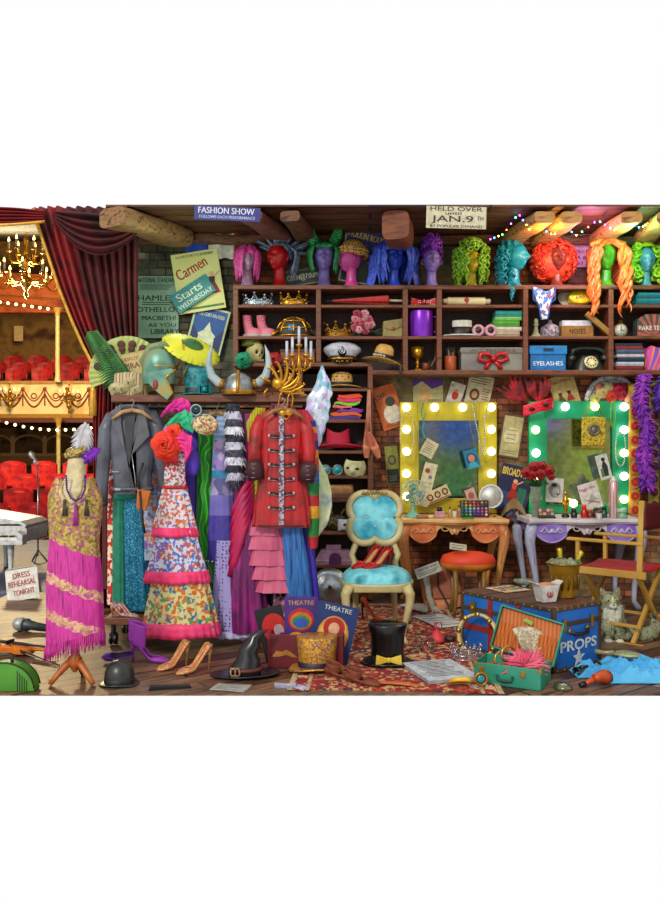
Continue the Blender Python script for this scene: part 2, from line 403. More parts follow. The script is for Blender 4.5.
for i, (px, y0, y1, lab) in enumerate([(57.5, 382, 308, 'white column between balcony and upper gallery'), (58.5, 545, 418, 'pale yellow column under the balcony')]):
    t = T('column', lab, 'column', px, y0, 18.7)
    h = y0-y1
    m = MB(M('f2dc9c', .4)); m.lathe([(3, 0), (3, 3), (2.2, 5), (2, h-8), (2.2, h-7)], 14); mk('shaft', m, t)
    m = MB(M('d8b060', .4)); m.lathe([(2.4, h-8), (2.6, h-5), (4.4, h-1), (5, h)], 14); mk('capital', m, t)
# cream box front & arches under the balcony
t = T('theatre_arcade', 'ochre arcade wall behind the stalls under the balcony', 'wall panel', 45, 466, 22)
m = MB(M('cf9a4c', .6)); m.box(-130, 120, 0, 6, 0, 11); mk('parapet', m, t)
m = MB(M('e8b868', .5)); m.box(-130, 120, -1, 0, 10, 13)
for k in range(-3, 4): m.box(k*32-2, k*32+2, -1, 3, 13, 30); m.tube([(k*32+16+15*math.cos(PI*i/10), 0, 22+9*math.sin(PI*i/10)) for i in range(11)], 1.2, 6)
mk('arcade', m, t)
m = MB(M('f2d49a', .6)); m.box(0, 9, 0, .3, 0, 15)
one('box_curtain', 'pale yellow lit panel beneath the upper gallery', 'panel', 14, 341, 22, m)
# bulbs on strings
bulb = M('ffe9b0', .4, em=5)
def string(name, label, pts, Y, n, sag):
    t = T(name, label, 'string lights', pts[0][0], pts[0][1], Y)
    x1, z1 = pts[1][0]-pts[0][0], pts[0][1]-pts[1][1]
    f = lambda u: (x1*u, 0, z1*u-sag*math.sin(PI*u))
    m = MB('3a2a1a'); m.tube([f(i/20) for i in range(21)], .3, 5); mk('cable', m, t)
    for i in range(n):
        p = f((i+.5)/n); m = MB(bulb); m.ell((p[0], 0, p[2]-1.5), 1.5, 10); mk('bulb', m, t)
string('string_lights', 'string of warm bulbs hanging under the upper gallery', [(-4, 300), (60, 309)], 19.2, 8, 0)
string('string_lights', 'string of glowing bulbs drooping under the balcony parapet', [(-6, 418), (95, 426)], 18.4, 12, 6)
# chandeliers
def chandelier(label, px, py, Y, sc, tiers, chain, name='chandelier'):
    t = T(name, label, 'chandelier', px, py, Y); g = M('d8a83c', .25, .8)
    m = MB(g); m.lathe([(.3, 0), (2.5, 4), (1, 8), (5*1, 14), (6, 18), (2, 22), (1.5, 34), (4, 38), (4.5, 42), (1.2, 47), (1, 56), (2.6, 59), (.6, 63), (.4, 66)], 14, TR(s=sc))
    m.tube([(0, 0, 60*sc), (0, 0, 60*sc+chain)], .5*sc, 6); mk('stem', m, t)
    for (n, rr, zz, zc) in tiers:
        for i in range(n):
            a = 2*PI*(i+.3)/n; c_, s_ = math.cos(a), math.sin(a)
            m = MB(g); pr = [(2, zz), (rr*.4, zz-6), (rr*.8, zz-6), (rr, zz-1), (rr*1.02, zc)]
            m.tube([(p*c_*sc, p*s_*sc, q*sc) for p, q in pr], 1.0*sc, 7)
            m.lathe([(.6, zc), (2.8, zc+.5), (3, zc+2), (1.2, zc+2)], 10, TR(rr*c_*sc, rr*s_*sc, 0, s=sc)); arm = mk('arm', m, t)
            m = MB(M('f4ecd2', .5)); m.cyl((rr*c_*sc, rr*s_*sc, (zc+2)*sc), (rr*c_*sc, rr*s_*sc, (zc+10)*sc), 1.1*sc, None, 8); cn = mk('candle', m, arm)
            m = MB(M('ffd777', .4, em=9)); m.lathe([(.1, 0), (1.3, 1.2), (.8, 3), (.05, 5)], 8, TR(rr*c_*sc, rr*s_*sc, (zc+10)*sc, s=sc)); mk('flame', m, t)
    return t
chandelier('large golden two-tier chandelier with lit candles beside the red curtain', 26, 299, 14, 1.0, [(8, 25, 22, 22), (6, 16, 42, 46)], 16)
chandelier('small gilt sconce chandelier at the left on the balcony parapet', 10, 412, 18.72, .5, [(6, 17, 30, 34)], 0, 'sconce')
chandelier('small gilt sconce chandelier beside the pale column on the balcony parapet', 69, 414, 18.72, .5, [(6, 17, 30, 34)], 0, 'sconce')
# ---------------- curtains ----------------
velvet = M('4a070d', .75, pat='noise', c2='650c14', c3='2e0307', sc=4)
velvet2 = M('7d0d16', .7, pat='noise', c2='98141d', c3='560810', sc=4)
goldtrim = M('e8b44a', .35, .4)
def edgeL(y): return interp([(200, 32), (230, 41), (260, 51), (290, 61), (320, 73), (345, 84), (368, 96), (380, 95), (420, 93), (520, 94), (620, 92)], y)[0]
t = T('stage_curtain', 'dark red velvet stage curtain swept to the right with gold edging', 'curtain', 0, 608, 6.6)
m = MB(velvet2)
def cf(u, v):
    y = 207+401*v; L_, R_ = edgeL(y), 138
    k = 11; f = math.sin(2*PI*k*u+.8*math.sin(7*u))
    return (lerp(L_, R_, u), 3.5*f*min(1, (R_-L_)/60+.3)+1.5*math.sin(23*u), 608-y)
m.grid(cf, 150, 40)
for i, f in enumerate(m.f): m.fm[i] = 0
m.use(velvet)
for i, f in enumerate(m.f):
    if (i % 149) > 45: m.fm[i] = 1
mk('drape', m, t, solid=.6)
m = MB(goldtrim); m.tube([(edgeL(y)-1, -2, 608-y) for y in range(209, 373, 6)], 1.7, 8); mk('gold_edging', m, t)
t = T('curtain_tassel', 'gold tieback tassel hanging at the bend of the red curtain', 'tassel', 93, 416, 6.57)
m = MB(goldtrim); m.lathe([(3.5, 0), (4, 10), (2.8, 26), (1.5, 30)], 14)
for k in range(14): a = 2*PI*k/14; m.tube([(3.4*math.cos(a), 3.4*math.sin(a), 0), (2.6*math.cos(a), 2.6*math.sin(a), 26)], .5, 5)
mk('fringe', m, t); m = MB(goldtrim); m.ell((0, 0, 33), (3, 3, 4)); m.torus((0, 0, 42), 4, 1, 16, 6); mk('knot', m, t)
def swag(name, label, xa, ya, xb, yb, sag0, sag1, Y, mt, trim=False):
    t = T(name, label, 'curtain', xa, 600, Y); m = MB(mt)
    def fn(u, v):
        k = 5; s_ = lerp(sag0, sag1, v); f = math.sin(2*PI*k*v)
        e = 4*u*(1-u)
        return ((xb-xa)*u, -5*e-3.2*f*(.3+e)+4*v, 600-(lerp(ya, yb, u))-s_*e-(10*v*(1-e)))
    m.grid(fn, 40, 50); mk('drape', m, t, solid=.5)
    if trim:
        m = MB(goldtrim); m.tube([Vector(fn(i/30, 1))+Vector((0, -2, 0)) for i in range(31)], 1.6, 8); mk('gold_edging', m, t)
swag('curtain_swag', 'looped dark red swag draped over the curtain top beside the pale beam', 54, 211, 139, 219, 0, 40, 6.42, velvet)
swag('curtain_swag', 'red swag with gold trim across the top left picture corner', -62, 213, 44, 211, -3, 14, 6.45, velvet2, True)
# ---------------- stage things ----------------
wh = M('e4e4e0', .25); ivory = M('efe6cf', .5)
t = F('grand_piano', 'white grand piano on the stage at the left edge', 'piano', -4, 574)
m = MB(wh); m.prism([(-40, 32), (30, 32), (31, 44), (28, 48), (-40, 48)], 0, 60); mk('case', m, t, bevel=.6)
m = MB(wh); m.prism([(-44, 50), (24, 50), (30, 46.5), (31, 49), (25, 53), (-44, 64)], -2, 60); mk('lid', m, t, bevel=.4)
m = MB(wh); m.box(-40, 30, -10, 0, 30, 36); m.prism([(25, 30), (31, 30), (31, 40), (25, 44)], -12, 0); mk('keybed', m, t, bevel=.5)
m = MB(ivory); m.box(-40, 24, -9, -1, 36, 37.4); m.use('151515')
for k in range(-20, 11):
    if k % 7 not in (2, 6): m.box(k*2.2, k*2.2+1.2, -6, -1, 37.4, 38.8)
mk('keyboard', m, t)
for x, y in ((14, 2), (-30, 2), (-10, 50)):
    m = MB(wh); m.lathe([(2, 0), (3, 2), (2.2, 4), (3.2, 26), (4, 31)], 12, TR(x, y, 0)); mk('leg', m, t)
t = F('microphone_stand', 'slim silver microphone stand beside the white piano', 'microphone stand', 38, 562); ch = M('c8c8cc', .25, .9)
m = MB(ch); m.cyl((0, 0, 6), (0, 0, 92), .7); mk('pole', m, t)
for k in range(3): a = k*2.1+.5; m = MB(ch); m.tube([(0, 0, 12), (9*math.cos(a), 9*math.sin(a), 0)], .8, 8); mk('leg', m, t)
m = MB(ch); m.tube([(0, 0, 92), (-3, 0, 99), (-5, 0, 104)], .7, 8); mk('clip', m, t)
m = MB(M('d8d8d4', .4, .6)); m.lathe([(1, 0), (1.6, 7), (2.6, 9), (2.8, 12), (1.6, 14.5), (.1, 15)], 14, TR(0, 0, 98, 0, -35, 0)); mk('microphone', m, t)
t = F('sandwich_board', 'white leaning sign reading DRESS REHEARSAL TONIGHT in red', 'sign', 23, 600, rz=4)
m = MB(M('eeeae0', .5)); m.box(-15, 17, -1, 0, 0, 31, TR(0, 0, 0, -12, -9, 0)); bo = mk('front_board', m, t, bevel=.3)
m = MB('c0202a'); q = TR(0, 0, 0, -12, -9, 0)
m.text('DRESS', 1, 25, 5.5, 17, -1.3, q, rot=3); m.text('REHEARSAL', 1, 17, 5.5, 27, -1.3, q, rot=3); m.text('TONIGHT', 2, 8, 5.5, 21, -1.3, q, rot=3); mk('lettering', m, t)
m = MB('c9c4b8'); m.box(-15, 15, 15, 16, 0, 29, TR(0, 0, 0, 12, -9, 0)); mk('rear_board', m, t)
# ---------------- shelving ----------------
def Tsh(name, label, cat, px, py, dy=.11, **k):
    Y = 6.82+dy; return T(name, label, cat, px, 450+(py-450)*6.82/Y, Y, **k)
def Osh(name, label, cat, px, py, mb, dy=.11, **k):
    Y = 6.82+dy; return one(name, label, cat, px, 450+(py-450)*6.82/Y, Y, mb, **k)
t = T('prop_shelving', 'brown wooden wall shelving of many open compartments holding hats and props', 'shelf unit', 0, 600, 6.82)
D_ = 31
def board(x0, x1, y, th=3.6, n='shelf', d0=0): m = MB(woodx); m.box(x0, x1, d0, D_, 600-y-th, 600-y); mk(n, m, t, bevel=.5)
def upright(x, y0, y1, w_=5): m = MB(wood); m.box(x-w_/2, x+w_/2, .6, D_, 600-y1, 600-y0); mk('upright', m, t, bevel=.5)
board(233, 700, 285, 4.2)
for a, c_ in ((237, 316), (321, 403), (408, 437), (442, 523), (529, 609), (614, 700)): board(a, c_, 304.5, 3, d0=1); board(a, c_, 336, 3, d0=1)
board(233, 372, 362.5, 4); board(372, 700, 370, 4.5)
for x in (235.5, 318.5, 405.5, 439.5, 526, 611.5): upright(x, 288, 362 if x < 330 else 371)
for y in (388, 419.5, 450.6, 475.6, 499, 531.7, 565, 596): board(302, 368, y, 3.2, d0=1)
upright(370.5, 366, 600); upright(300, 366, 600)
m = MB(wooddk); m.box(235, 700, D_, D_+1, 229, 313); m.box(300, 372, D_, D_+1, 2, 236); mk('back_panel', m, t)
# ---------------- posters and papers ----------------
def paper(name, label, cat, px, py, Y, w_, h_, bg, items=(), rz=0, rx=0, th=.4, ry=0, group=None):
    """flat printed sheet standing on its lower edge at (px, py); rx leans it back, rz turns it, ry rolls it in its own plane"""
    m = MB(bg if not isinstance(bg, str) else M(bg, .6)); m.box(-w_/2, w_/2, 0, th, 0, h_)
    for i, it in enumerate(items):
        y = -.12-.04*i; cc = it[6] if it[0] == 't' else it[4] if it[0] == 'c' else it[-1]; m.use(cc if not isinstance(cc, str) else M(cc, .6))
        if it[0] == 't': m.text(it[1], it[2], it[3], it[4], it[5], y, rot=(it[7] if len(it) > 7 else 0))
        elif it[0] == 'p': m.prism(it[1], y, 0)
        elif it[0] == 'c': m.prism(circ(it[3], 18, it[1], it[2], it[5] if len(it) > 5 else 1), y, 0)
        elif it[0] == 'b': m.box(it[1], it[2], y, 0, it[3], it[4])
        elif it[0] == 'l':
            for k in range(it[5]):
                z = it[3]-(it[3]-it[4])*k/max(1, it[5]-1); m.box(it[1], it[2]-((k*37) % 5)/5*.2*(it[2]-it[1]), y, 0, z-.35, z+.35)
    return one(name, label, cat, px, py, Y, m, rx=rx, ry=ry, rz=rz, group=group)
def fig(x, z, s, c1, c2, c3='e8b890'):   # a small generic printed figure: skirt, torso, head, arm
    return [('p', [(x-4*s, z), (x+4*s, z), (x+1.3*s, z+7*s), (x-1.3*s, z+7*s)], c1), ('p', [(x-1.3*s, z+6.5*s), (x+1.3*s, z+6.5*s), (x+2*s, z+10*s), (x-2*s, z+10*s)], c2), ('c', x, z+11.6*s, 1.5*s, c3), ('p', [(x+1.5*s, z+9.5*s), (x+5*s, z+12*s), (x+5*s, z+13*s), (x+1.2*s, z+10.3*s)], c3)]
paper('theatre_playbill', 'grey-green letterpress playbill listing HAMLET and OTHELLO on the brick wall', 'poster', 157, 338, 7.07, 43, 62, M('7d9a86', .7, pat='noise', c2='9db8a0', sc=3),
  [('t', 'NATIONAL STANDARD', 0, 58, 5, 39, '1d2a24'), ('l', -17, 17, 53, 49, 3, '2a3a32'), ('t', 'HAMLET', 0, 40, 5.5, 38, '1d2a24'), ('l', -15, 15, 35.5, 33.5, 2, '2a3a32'), ('t', 'OTHELLO!', 0, 28.5, 5, 40, '1d2a24'), ('t', 'MACBETH!', 2, 20, 4.5, 34, '1d2a24'), ('t', 'AS YOU', 5, 13, 3.6, 28, '1d2a24'), ('t', 'LIBRARY', 8, 6.5, 5, 28, '1d2a24')])
paper('opera_poster', 'cream Carmen poster with a red dancer and red script title', 'poster', 203, 311, 7.02, 47, 60, M('d2cf86', .6, pat='noise', c2='dfdc9e', sc=3),
  [('t', 'A LOVE STORY TO REMEMBER', 0, 56.5, 2.6, 38, '2a3a20'), ('t', 'Carmen', -5, 44, 11, 33, 'c01c1c', 22)]+fig(14, 16, 1.7, 'b01818', '303018')+[('b', -20, 22, 3, 5, '5a8a50')], ry=-9)
paper('announcement_card', 'teal tilted card reading Starts WEDNESDAY stuck over the Carmen poster', 'sign', 198, 302, 6.99, 43, 20, M('35999a', .5),
  [('t', 'Starts', -2, 13.5, 8, 28, 'e8f2d8'), ('t', 'WEDNESDAY', 0, 4.5, 4.6, 39, 'e8f2d8')], ry=-33)
paper('stage_poster', 'blue poster of a lit white stage curtain with pale border', 'poster', 202, 352, 7.03, 36, 46, 'c8d0a8',
  [('b', -16, 16, 2, 44, '1f63a8'), ('p', [(-9, 5), (9, 5), (9, 18), (4, 22), (0, 31), (-4, 22), (-9, 18)], 'dfe4c0'), ('t', 'THE CURTAIN RISES', 0, 38, 3.6, 27, 'd8e2c8'), ('p', [(-16, 2), (-9, 2), (-8, 16), (-16, 26)], '123c78'), ('p', [(16, 2), (9, 2), (8, 16), (16, 26)], '123c78')], ry=14, rx=-3)
paper('fashion_banner', 'blue banner reading FASHION SHOW under the ceiling edge', 'banner', 227, 220.5, 6.232, 66, 14, M('27348f', .5), [('t', 'FASHION SHOW', -1, 9.6, 6.2, 56, 'e8e8f4'), ('t', 'FOLLOWS EACH PERFORMANCE', 0, 3.2, 3, 56, 'c8d0f0')], ry=2.6)
m = MB(M('2452b8', .7)); 
def fl(a, c_): return lambda u, v: (lerp(a, c_, u), 1.5*math.sin((a+(c_-a)*u)*.35)+2*v, 24-24*v-4*math.sin(PI*(lerp(a, c_, u)+35)/75)*v+1.2*math.sin(.5*lerp(a, c_, u)))
m.grid(fl(-37, -14), 14, 8); m.use(M('ddd8c8', .7)); m.grid(fl(-14, 12), 14, 8); m.use(M('a81c24', .7)); m.grid(fl(12, 36), 14, 8)
one('tricolour_flag', 'blue white and red flag draped along the wall above the Carmen poster', 'flag', 222, 254, 7.03, m, solid=.5)
paper('holdover_poster', 'cream poster reading HELD OVER until JAN. 9 hanging at the ceiling edge', 'poster', 456, 228.5, 6.228, 60, 22, M('d8d2b4', .6),
  [('t', 'HELD OVER', 0, 19.6, 4.2, 52, '3a2c28'), ('t', 'until', -3, 15.2, 3.2, 16, '3a2c28'), ('t', 'JAN.9', -4, 8.6, 8.2, 42, '5a3448'), ('t', 'TH', 24, 10.4, 4, 6, '5a3448'), ('t', 'BY POPULAR DEMAND', 0, 2.2, 2.6, 52, '3a2c28')], ry=1.5)
paper('variety_poster', 'pale pink VARIETY poster on the wall between the red afro and orange wigs', 'poster', 585, 267, 7.05, 27, 33, M('d6c2d4', .6),
  [('t', 'VARIETY', 0, 28, 4, 23, '3a2c48'), ('t', 'NIGHTLY', 0, 21, 3, 20, '3a2c48'), ('t', 'EXCEPT', 0, 15.5, 3, 20, '3a2c48'), ('t', 'SA & TU', 0, 9.5, 3.6, 22, '3a2c48'), ('t', '$1.95', 0, 3.6, 4, 18, '3a2c48')])
paper('cabaret_poster', 'dark blue Moulin Rouge poster with dancers leaning behind the pink head', 'poster', 361, 284, 7.0, 46, 55, 'c9cdb6',
  [('b', -21.5, 21.5, 1.5, 53.5, '3c4688'), ('t', 'MOULIN ROUGE', 0, 47, 6.5, 40, 'e8c85a', -6)]+fig(-8, 20, 1.5, 'a06838', '4a5a98')+fig(8, 18, 1.6, 'c07a30', '7a2a28')+[('b', -20, 20, 2, 20, '3c4a3a')], ry=9)
b_ = T('opening_sign', 'small dark framed sign reading OPEN 7:00 between the red head and green horned head', 'sign', 305, 285, 6.98, ry=-9)
m = MB(M('3a4438', .5)); m.box(-18, 18, 0, 1.5, 0, 16); m.use(M('7a7c60', .5)); m.box(-18.5, 18.5, -.6, .2, 0, 1.6); m.box(-18.5, 18.5, -.6, .2, 14.6, 16.2); mk('board', m, b_)
m = MB('d8d8c0'); m.text('OPEN@7:00PM', 0, 8, 7, 33, -.8); mk('lettering', m, b_)
# ---------------- wig heads ----------------
def head_mb(mt, yaw=0, nk=15):
    m = MB(mt)
    def fn(u, v):
        a = 2*PI*u; ph = PI*v; z = -math.cos(ph); r = math.sin(ph)
        x = r*math.sin(a); y = -r*math.cos(a)
        jaw = 1-.34*max(0, -z)**1.3; x *= jaw*(1-.05*z)
        fr = max(0, -y)
        y2 = y*(1.12 if y > 0 else 1-.1*max(0, -z))
        g = lambda cx, cz, sx, sz: math.exp(-((x-cx)/sx)**2-((z-cz)/sz)**2)
        if y < 0:
            y2 -= .36*g(0, -.14, .14, .2)+.1*g(0, .12, .1, .28)
            y2 += .16*(g(.34, .08, .17, .13)+g(-.34, .08, .17, .13))
            y2 -= .07*(g(.34, .05, .12, .07)+g(-.34, .05, .12, .07))+.06*(g(.34, .24, .25, .07)+g(-.34, .24, .25, .07))
            y2 -= .13*g(0, -.48, .22, .07)+.12*g(0, -.58, .17, .06)-.05*g(0, -.53, .25, .03)
            y2 -= .14*g(0, -.84, .2, .14)+.05*(g(.45, -.22, .2, .2)+g(-.45, -.22, .2, .2))
        return (x*10.2, y2*11.5, 30+z*14.5)
    m.grid(fn, 56, 44, True, False)
    m.lathe([(9.5, 0), (8, 1.6), (6.2, 4), (5.6, 8), (5.4, 14), (5.8, 22)], 24, TR(0, 2.5, 0), 1, 1)
    for s_ in (-1, 1): m.torus((s_*10, 1.5, 29), 1.8, .8, 12, 6, TR(0, 0, 0), 1.5)
    return m
def head(label, px, c, yaw=0, sc=1.0):
    t = Tsh('mannequin_head', label, 'wig head', px, 285, dy=.085, rz=yaw, group=None)
    m = head_mb(M(c, .35)); mk('head', m, t); t.scale = (sc, sc, sc); return t
def wig(label, px, yaw=0): return Tsh('wig', label, 'wig', px, 285, dy=.085, rz=yaw)
def scalp(m, zc=31, g=1.12, face=.9, top=1.0, low=-.25):
    def fn(u, v):
        a = 2*PI*u; fr = max(0, math.cos(a)); zmin = lerp(low, .52, min(1, fr*1.6)**face) if fr > 0 else low
        z = lerp(zmin, 1, v); r = math.sqrt(max(0, 1-z*z))*g
        return (r*math.sin(a)*10.8, -r*math.cos(a)*12.6+.4, zc+z*15.2*top)
    return m.grid(fn, 40, 12, True, False)
def strand(m, a, z0, L_, r0, r1, wv=0, wf=1, rad=.9, out=0, n=14, rr0=11.5, ph=0, curl=0):
    pts = []; 
    for i in range(n):
        t_ = i/(n-1); ang = a+wv*math.sin(wf*2*PI*t_+ph)*.12
        R_ = rr0*(1+out*math.sin(PI*min(1, t_*1.1)))+curl*math.cos(wf*2*PI*t_+ph)
        rr = R_*min(1, .45+1.8*t_)
        z = z0-L_*t_**1.15
        pts.append((rr*math.sin(ang)+curl*math.sin(wf*2*PI*t_+ph)*math.cos(a), -rr*1.08*math.cos(ang)+.5, z))
    rs = [r0*math.sin(PI*min(.97, .25+.7*i/(n-1)))+r1*.2 for i in range(n)]
    m.tube(pts, rs, 6)
def ringlet(m, x, y, z, L_, cr, r, turns, sgn=1, taper=1):
    n = int(turns*9); m.tube([(x+cr*(1-.4*taper*i/n)*math.cos(sgn*2*PI*turns*i/n), y+cr*(1-.4*taper*i/n)*math.sin(sgn*2*PI*turns*i/n), z-L_*i/n) for i in range(n+1)], [r*(1-.65*(i/n)**2) for i in range(n+1)], 5)
def hairmat(c, c2): return M(c, .4, pat='noise', c2=c2, sc=35)
# 1 pink bob
head('pale lilac mannequin head under the hot pink bob wig', 247.5, 'c9a3c0', 14, .93)
t = wig('hot pink chin-length bob wig with fringe on a pale head', 247.5, 14); m = MB(hairmat('c8358a', 'e86ab4')); scalp(m, 30, 1.13, .9, .95, -.6)
for k in range(46):
    a = .55+(2*PI-1.1)*k/45; strand(m, a, 44, 36+R.uniform(-3, 3), 1.9, .5, .8, .8, out=.12, rr0=12, ph=k)
for k in range(12): a = -.75+1.5*k/11; m.tube([(2+8*math.sin(a)*i/6, -4-10*math.cos(a)*min(1, i/4), 45-2.2*i) for i in range(7)], [1.3, 1.5, 1.4, 1.2, .9, .6, .2], 6)
mk('hair', m, t); t.scale = (.93,)*3
# 2 red head with spiky grey hair
head('bright red mannequin head turned left under spiky grey hair', 278, 'c4141c', -35)
t = wig('spiky slate-grey feathered wig fanned out above the red head', 281, 0); m = MB(hairmat('4a5568', '8895ac')); m.M = TR(0, 0, 0, 0, 0, -35); scalp(m, 31, 1.08, .9, 1, -.3); m.M = I4
for k in range(44):
    a = R.uniform(-1.35, 1.75); tl = abs(a)*.85; Lk = R.uniform(12, 24)
    d = Vector((math.copysign(math.sin(tl), a), R.uniform(-.3, .1), math.cos(tl))).normalized(); p0 = Vector((d.x*8, 2+d.y*5, 32+d.z*8))
    m.tube([p0+d*Lk*i/6+Vector((0, 0, -2.5*(i/6)**2*abs(d.x))) for i in range(7)], [1.2, 1.9, 2.1, 1.9, 1.4, .8, .15], 6)
for k in range(16): strand(m, 1.0+1.6*k/15, 42, 34+R.uniform(-4, 3), 1.6, .4, .5, .8, out=.35, rr0=13, ph=k)
mk('hair', m, t)
# 3 green horned headdress
head('lavender mannequin head wearing the green horned headdress', 324, '8d7cc0', 0)
t = wig('emerald green wig twisted into two tall upright horns', 324); m = MB(hairmat('0c6a3c', '2aa05e')); scalp(m, 30, 1.12, .9, 1, -.4)
for s_ in (-1, 1):
    for q in range(5):
        pts = []
        for i in range(26):
            t_ = i/25; cx = s_*(5+10.5*math.sin(t_*2.5)-4*t_*t_); cz = 38+38*t_; rr = 5.4*(1-t_)**.8+.3; an = 2*PI*(q/5+2.2*t_)*s_
            pts.append((cx+rr*math.cos(an), 2+rr*math.sin(an), cz))
        m.tube(pts, [2.3*(1-i/25)+.3 for i in range(26)], 6)
    for k in range(7): strand(m, s_*(.9+.17*k), 44, 30, 1.8, .4, .5, 1, out=.25, rr0=12.5, ph=k)
for k in range(9): m.tube([(-8+2*k, -9, 42), (-7+1.75*k, -11.5, 39), (-6+1.5*k, -12, 36+abs(k-4)*.2)], [1.6, 1.6, .7], 6)
mk('hair', m, t)
# 4 pink profile with leopard turban
head('bright pink mannequin head in profile facing left', 349, 'd95aa6', -72, .95)
t = wig('brown leopard-patterned turban wrapped on the pink profile head', 351, -72); t['category'] = 'turban'; t.name = 'turban'
leo = M('c9a05a', .6, pat='dots', c2='1c120c', c3='8a5a2a', sc=42)
m = MB(leo)
def tb(u, v):
    a = 2*PI*u; fr = math.cos(a); z = lerp(-.1+.35*max(0, fr), 1, v); r = math.sqrt(max(0, 1-z*z)); bl = 1.22+.04*math.sin(9*z+2*a)
    return (r*math.sin(a)*11*bl, -r*math.cos(a)*13*bl+2.5, 31+z*17)
m.grid(tb, 40, 16, True); mk('wrap', m, t)
m = MB(leo)
for zz in (33, 36.5): m.tube([(12.6*math.sin(2*PI*i/24), 2-14.5*math.cos(2*PI*i/24), zz+1.6*math.cos(2*PI*i/24)) for i in range(25)], 2.2, 8)
mk('band', m, t)
# 5 long blue
head('cobalt blue mannequin head under the long straight blue wig', 394, '3a5fd0', 6)
t = wig('long straight royal-blue wig with full fringe', 394, 6); m = MB(hairmat('2c46b0', '5a78dc')); scalp(m, 31, 1.2, .9, 1.05, -.5)
for k in range(52):
    a = .6+(2*PI-1.2)*k/51; strand(m, a, 47, 44+R.uniform(-9, 4), 2.0, .4, R.uniform(-1.5, 1.5), .9, out=.3, rr0=14+R.uniform(0, 4), ph=R.uniform(0, 6))
for s_ in (-1, 1):
    for k in range(7): m.tube([(s_*(10+k*.7), -2+k, 42), (s_*(17+k), -4+k, 30), (s_*(18+k), -3+k, 14), (s_*(21+k), -2+k, 2), (s_*(26+k*.6), -1+k, -1+k)], [1.6, 2, 1.5, .9, .2], 6)
for k in range(15): a = -.95+1.9*k/14; m.tube([(11*math.sin(a)*min(1, i/4), -3-11*math.cos(a)*min(1, i/4), 47-1.9*i) for i in range(8)], [1.4, 1.6, 1.5, 1.4, 1.3, 1.1, .8, .3], 6)
mk('hair', m, t)
# 6 purple updo
head('lilac mannequin head under the purple curled updo', 432, 'a88fd6', 0, .88)
t = wig('deep purple wig piled high in swirled curls', 432); t.scale = (.88,)*3; m = MB(hairmat('6a1f94', '9c4cc8')); scalp(m, 32, 1.1, .9, 1.05, -.1)
for k in range(60):
    z = R.uniform(34, 57); rr = 11*math.sqrt(max(.05, 1-((z-42)/18)**2)); a = R.uniform(0, 2*PI)
    if z < 43 and abs(math.sin(a/2)) < .35: z += 9
    c = Vector((rr*math.sin(a), -rr*math.cos(a)+1, z)); e1 = Vector((math.cos(a), math.sin(a), 0)); e2 = Vector((0, 0, 1)); o_ = Vector((math.sin(a), -math.cos(a), 0))
    m.tube([c+e1*(3.4-.1*i)*math.cos(i*.55)+e2*(3.4-.1*i)*math.sin(i*.55)+o_*.12*i for i in range(14)], [1.2]*13+[.4], 6)
m.ell((0, 1, 42), (9.5, 9.5, 15)); mk('hair', m, t)
# 7 lime curly
head('yellow mannequin head under the lime green curly wig', 472, 'd8c834', 8, .85)
t = wig('big lime-green curly ringlet wig on the yellow head', 471, 8); m = MB(hairmat('6aa82a', 'b0d84a')); scalp(m, 29, 1.3, .7, 1.05, -.4)
for k in range(66):
    a = .5+(2*PI-1.0)*k/65+R.uniform(-.05, .05); r0 = R.uniform(12, 17); ringlet(m, r0*math.sin(a), -r0*math.cos(a)+1, R.uniform(28, 40), R.uniform(18, 34), 1.9, 1.2, R.uniform(2.5, 4.5), 1 if k % 2 else -1)
for k in range(60):
    a = R.uniform(0, 2*PI); ph = R.uniform(.0, 1.25); rr = 16.5; c = Vector((rr*math.sin(ph)*math.sin(a), -rr*math.sin(ph)*math.cos(a)+1, 28+19*math.cos(ph)))
    m.tube([c+Vector((2.3*math.cos(i*.8), -.4*i*.3, 2.3*math.sin(i*.8))) for i in range(9)], 1.25, 5)
mk('hair', m, t)
# 8 teal profile
head('cyan mannequin head turned right under the wavy teal wig', 516, '35b6cc', 50, 1.0)
t = wig('teal curled wig with ringlets spilling over the shelf edge', 512, 50); m = MB(hairmat('0d7f90', '3cb8c4')); scalp(m, 31, 1.16, .8, 1.05, -.5)
for k in range(54):
    a = R.uniform(.9, 5.6); ph = R.uniform(.0, 1.5); rr = 13.5; c = Vector((rr*math.sin(ph)*math.sin(a), -rr*math.sin(ph)*math.cos(a)+1, 31+16*math.cos(ph)))
    m.tube([c+Vector((2.2*math.cos(i*.8), -.3*i*.3, 2.2*math.sin(i*.8))) for i in range(9)], 1.2, 5)
for k in range(26):
    a = 2.2+2.6*k/25; r0 = R.uniform(11, 15); ringlet(m, r0*math.sin(a), -r0*math.cos(a)+1, R.uniform(24, 34), R.uniform(20, 32), 1.8, 1.1, 3.5, 1 if k % 2 else -1)
for k in range(5): ringlet(m, -16-2*k*.6, -7.5-1.2*k, 12, 24+3*(k % 3), 1.8, .9, 3.6)
mk('hair', m, t)
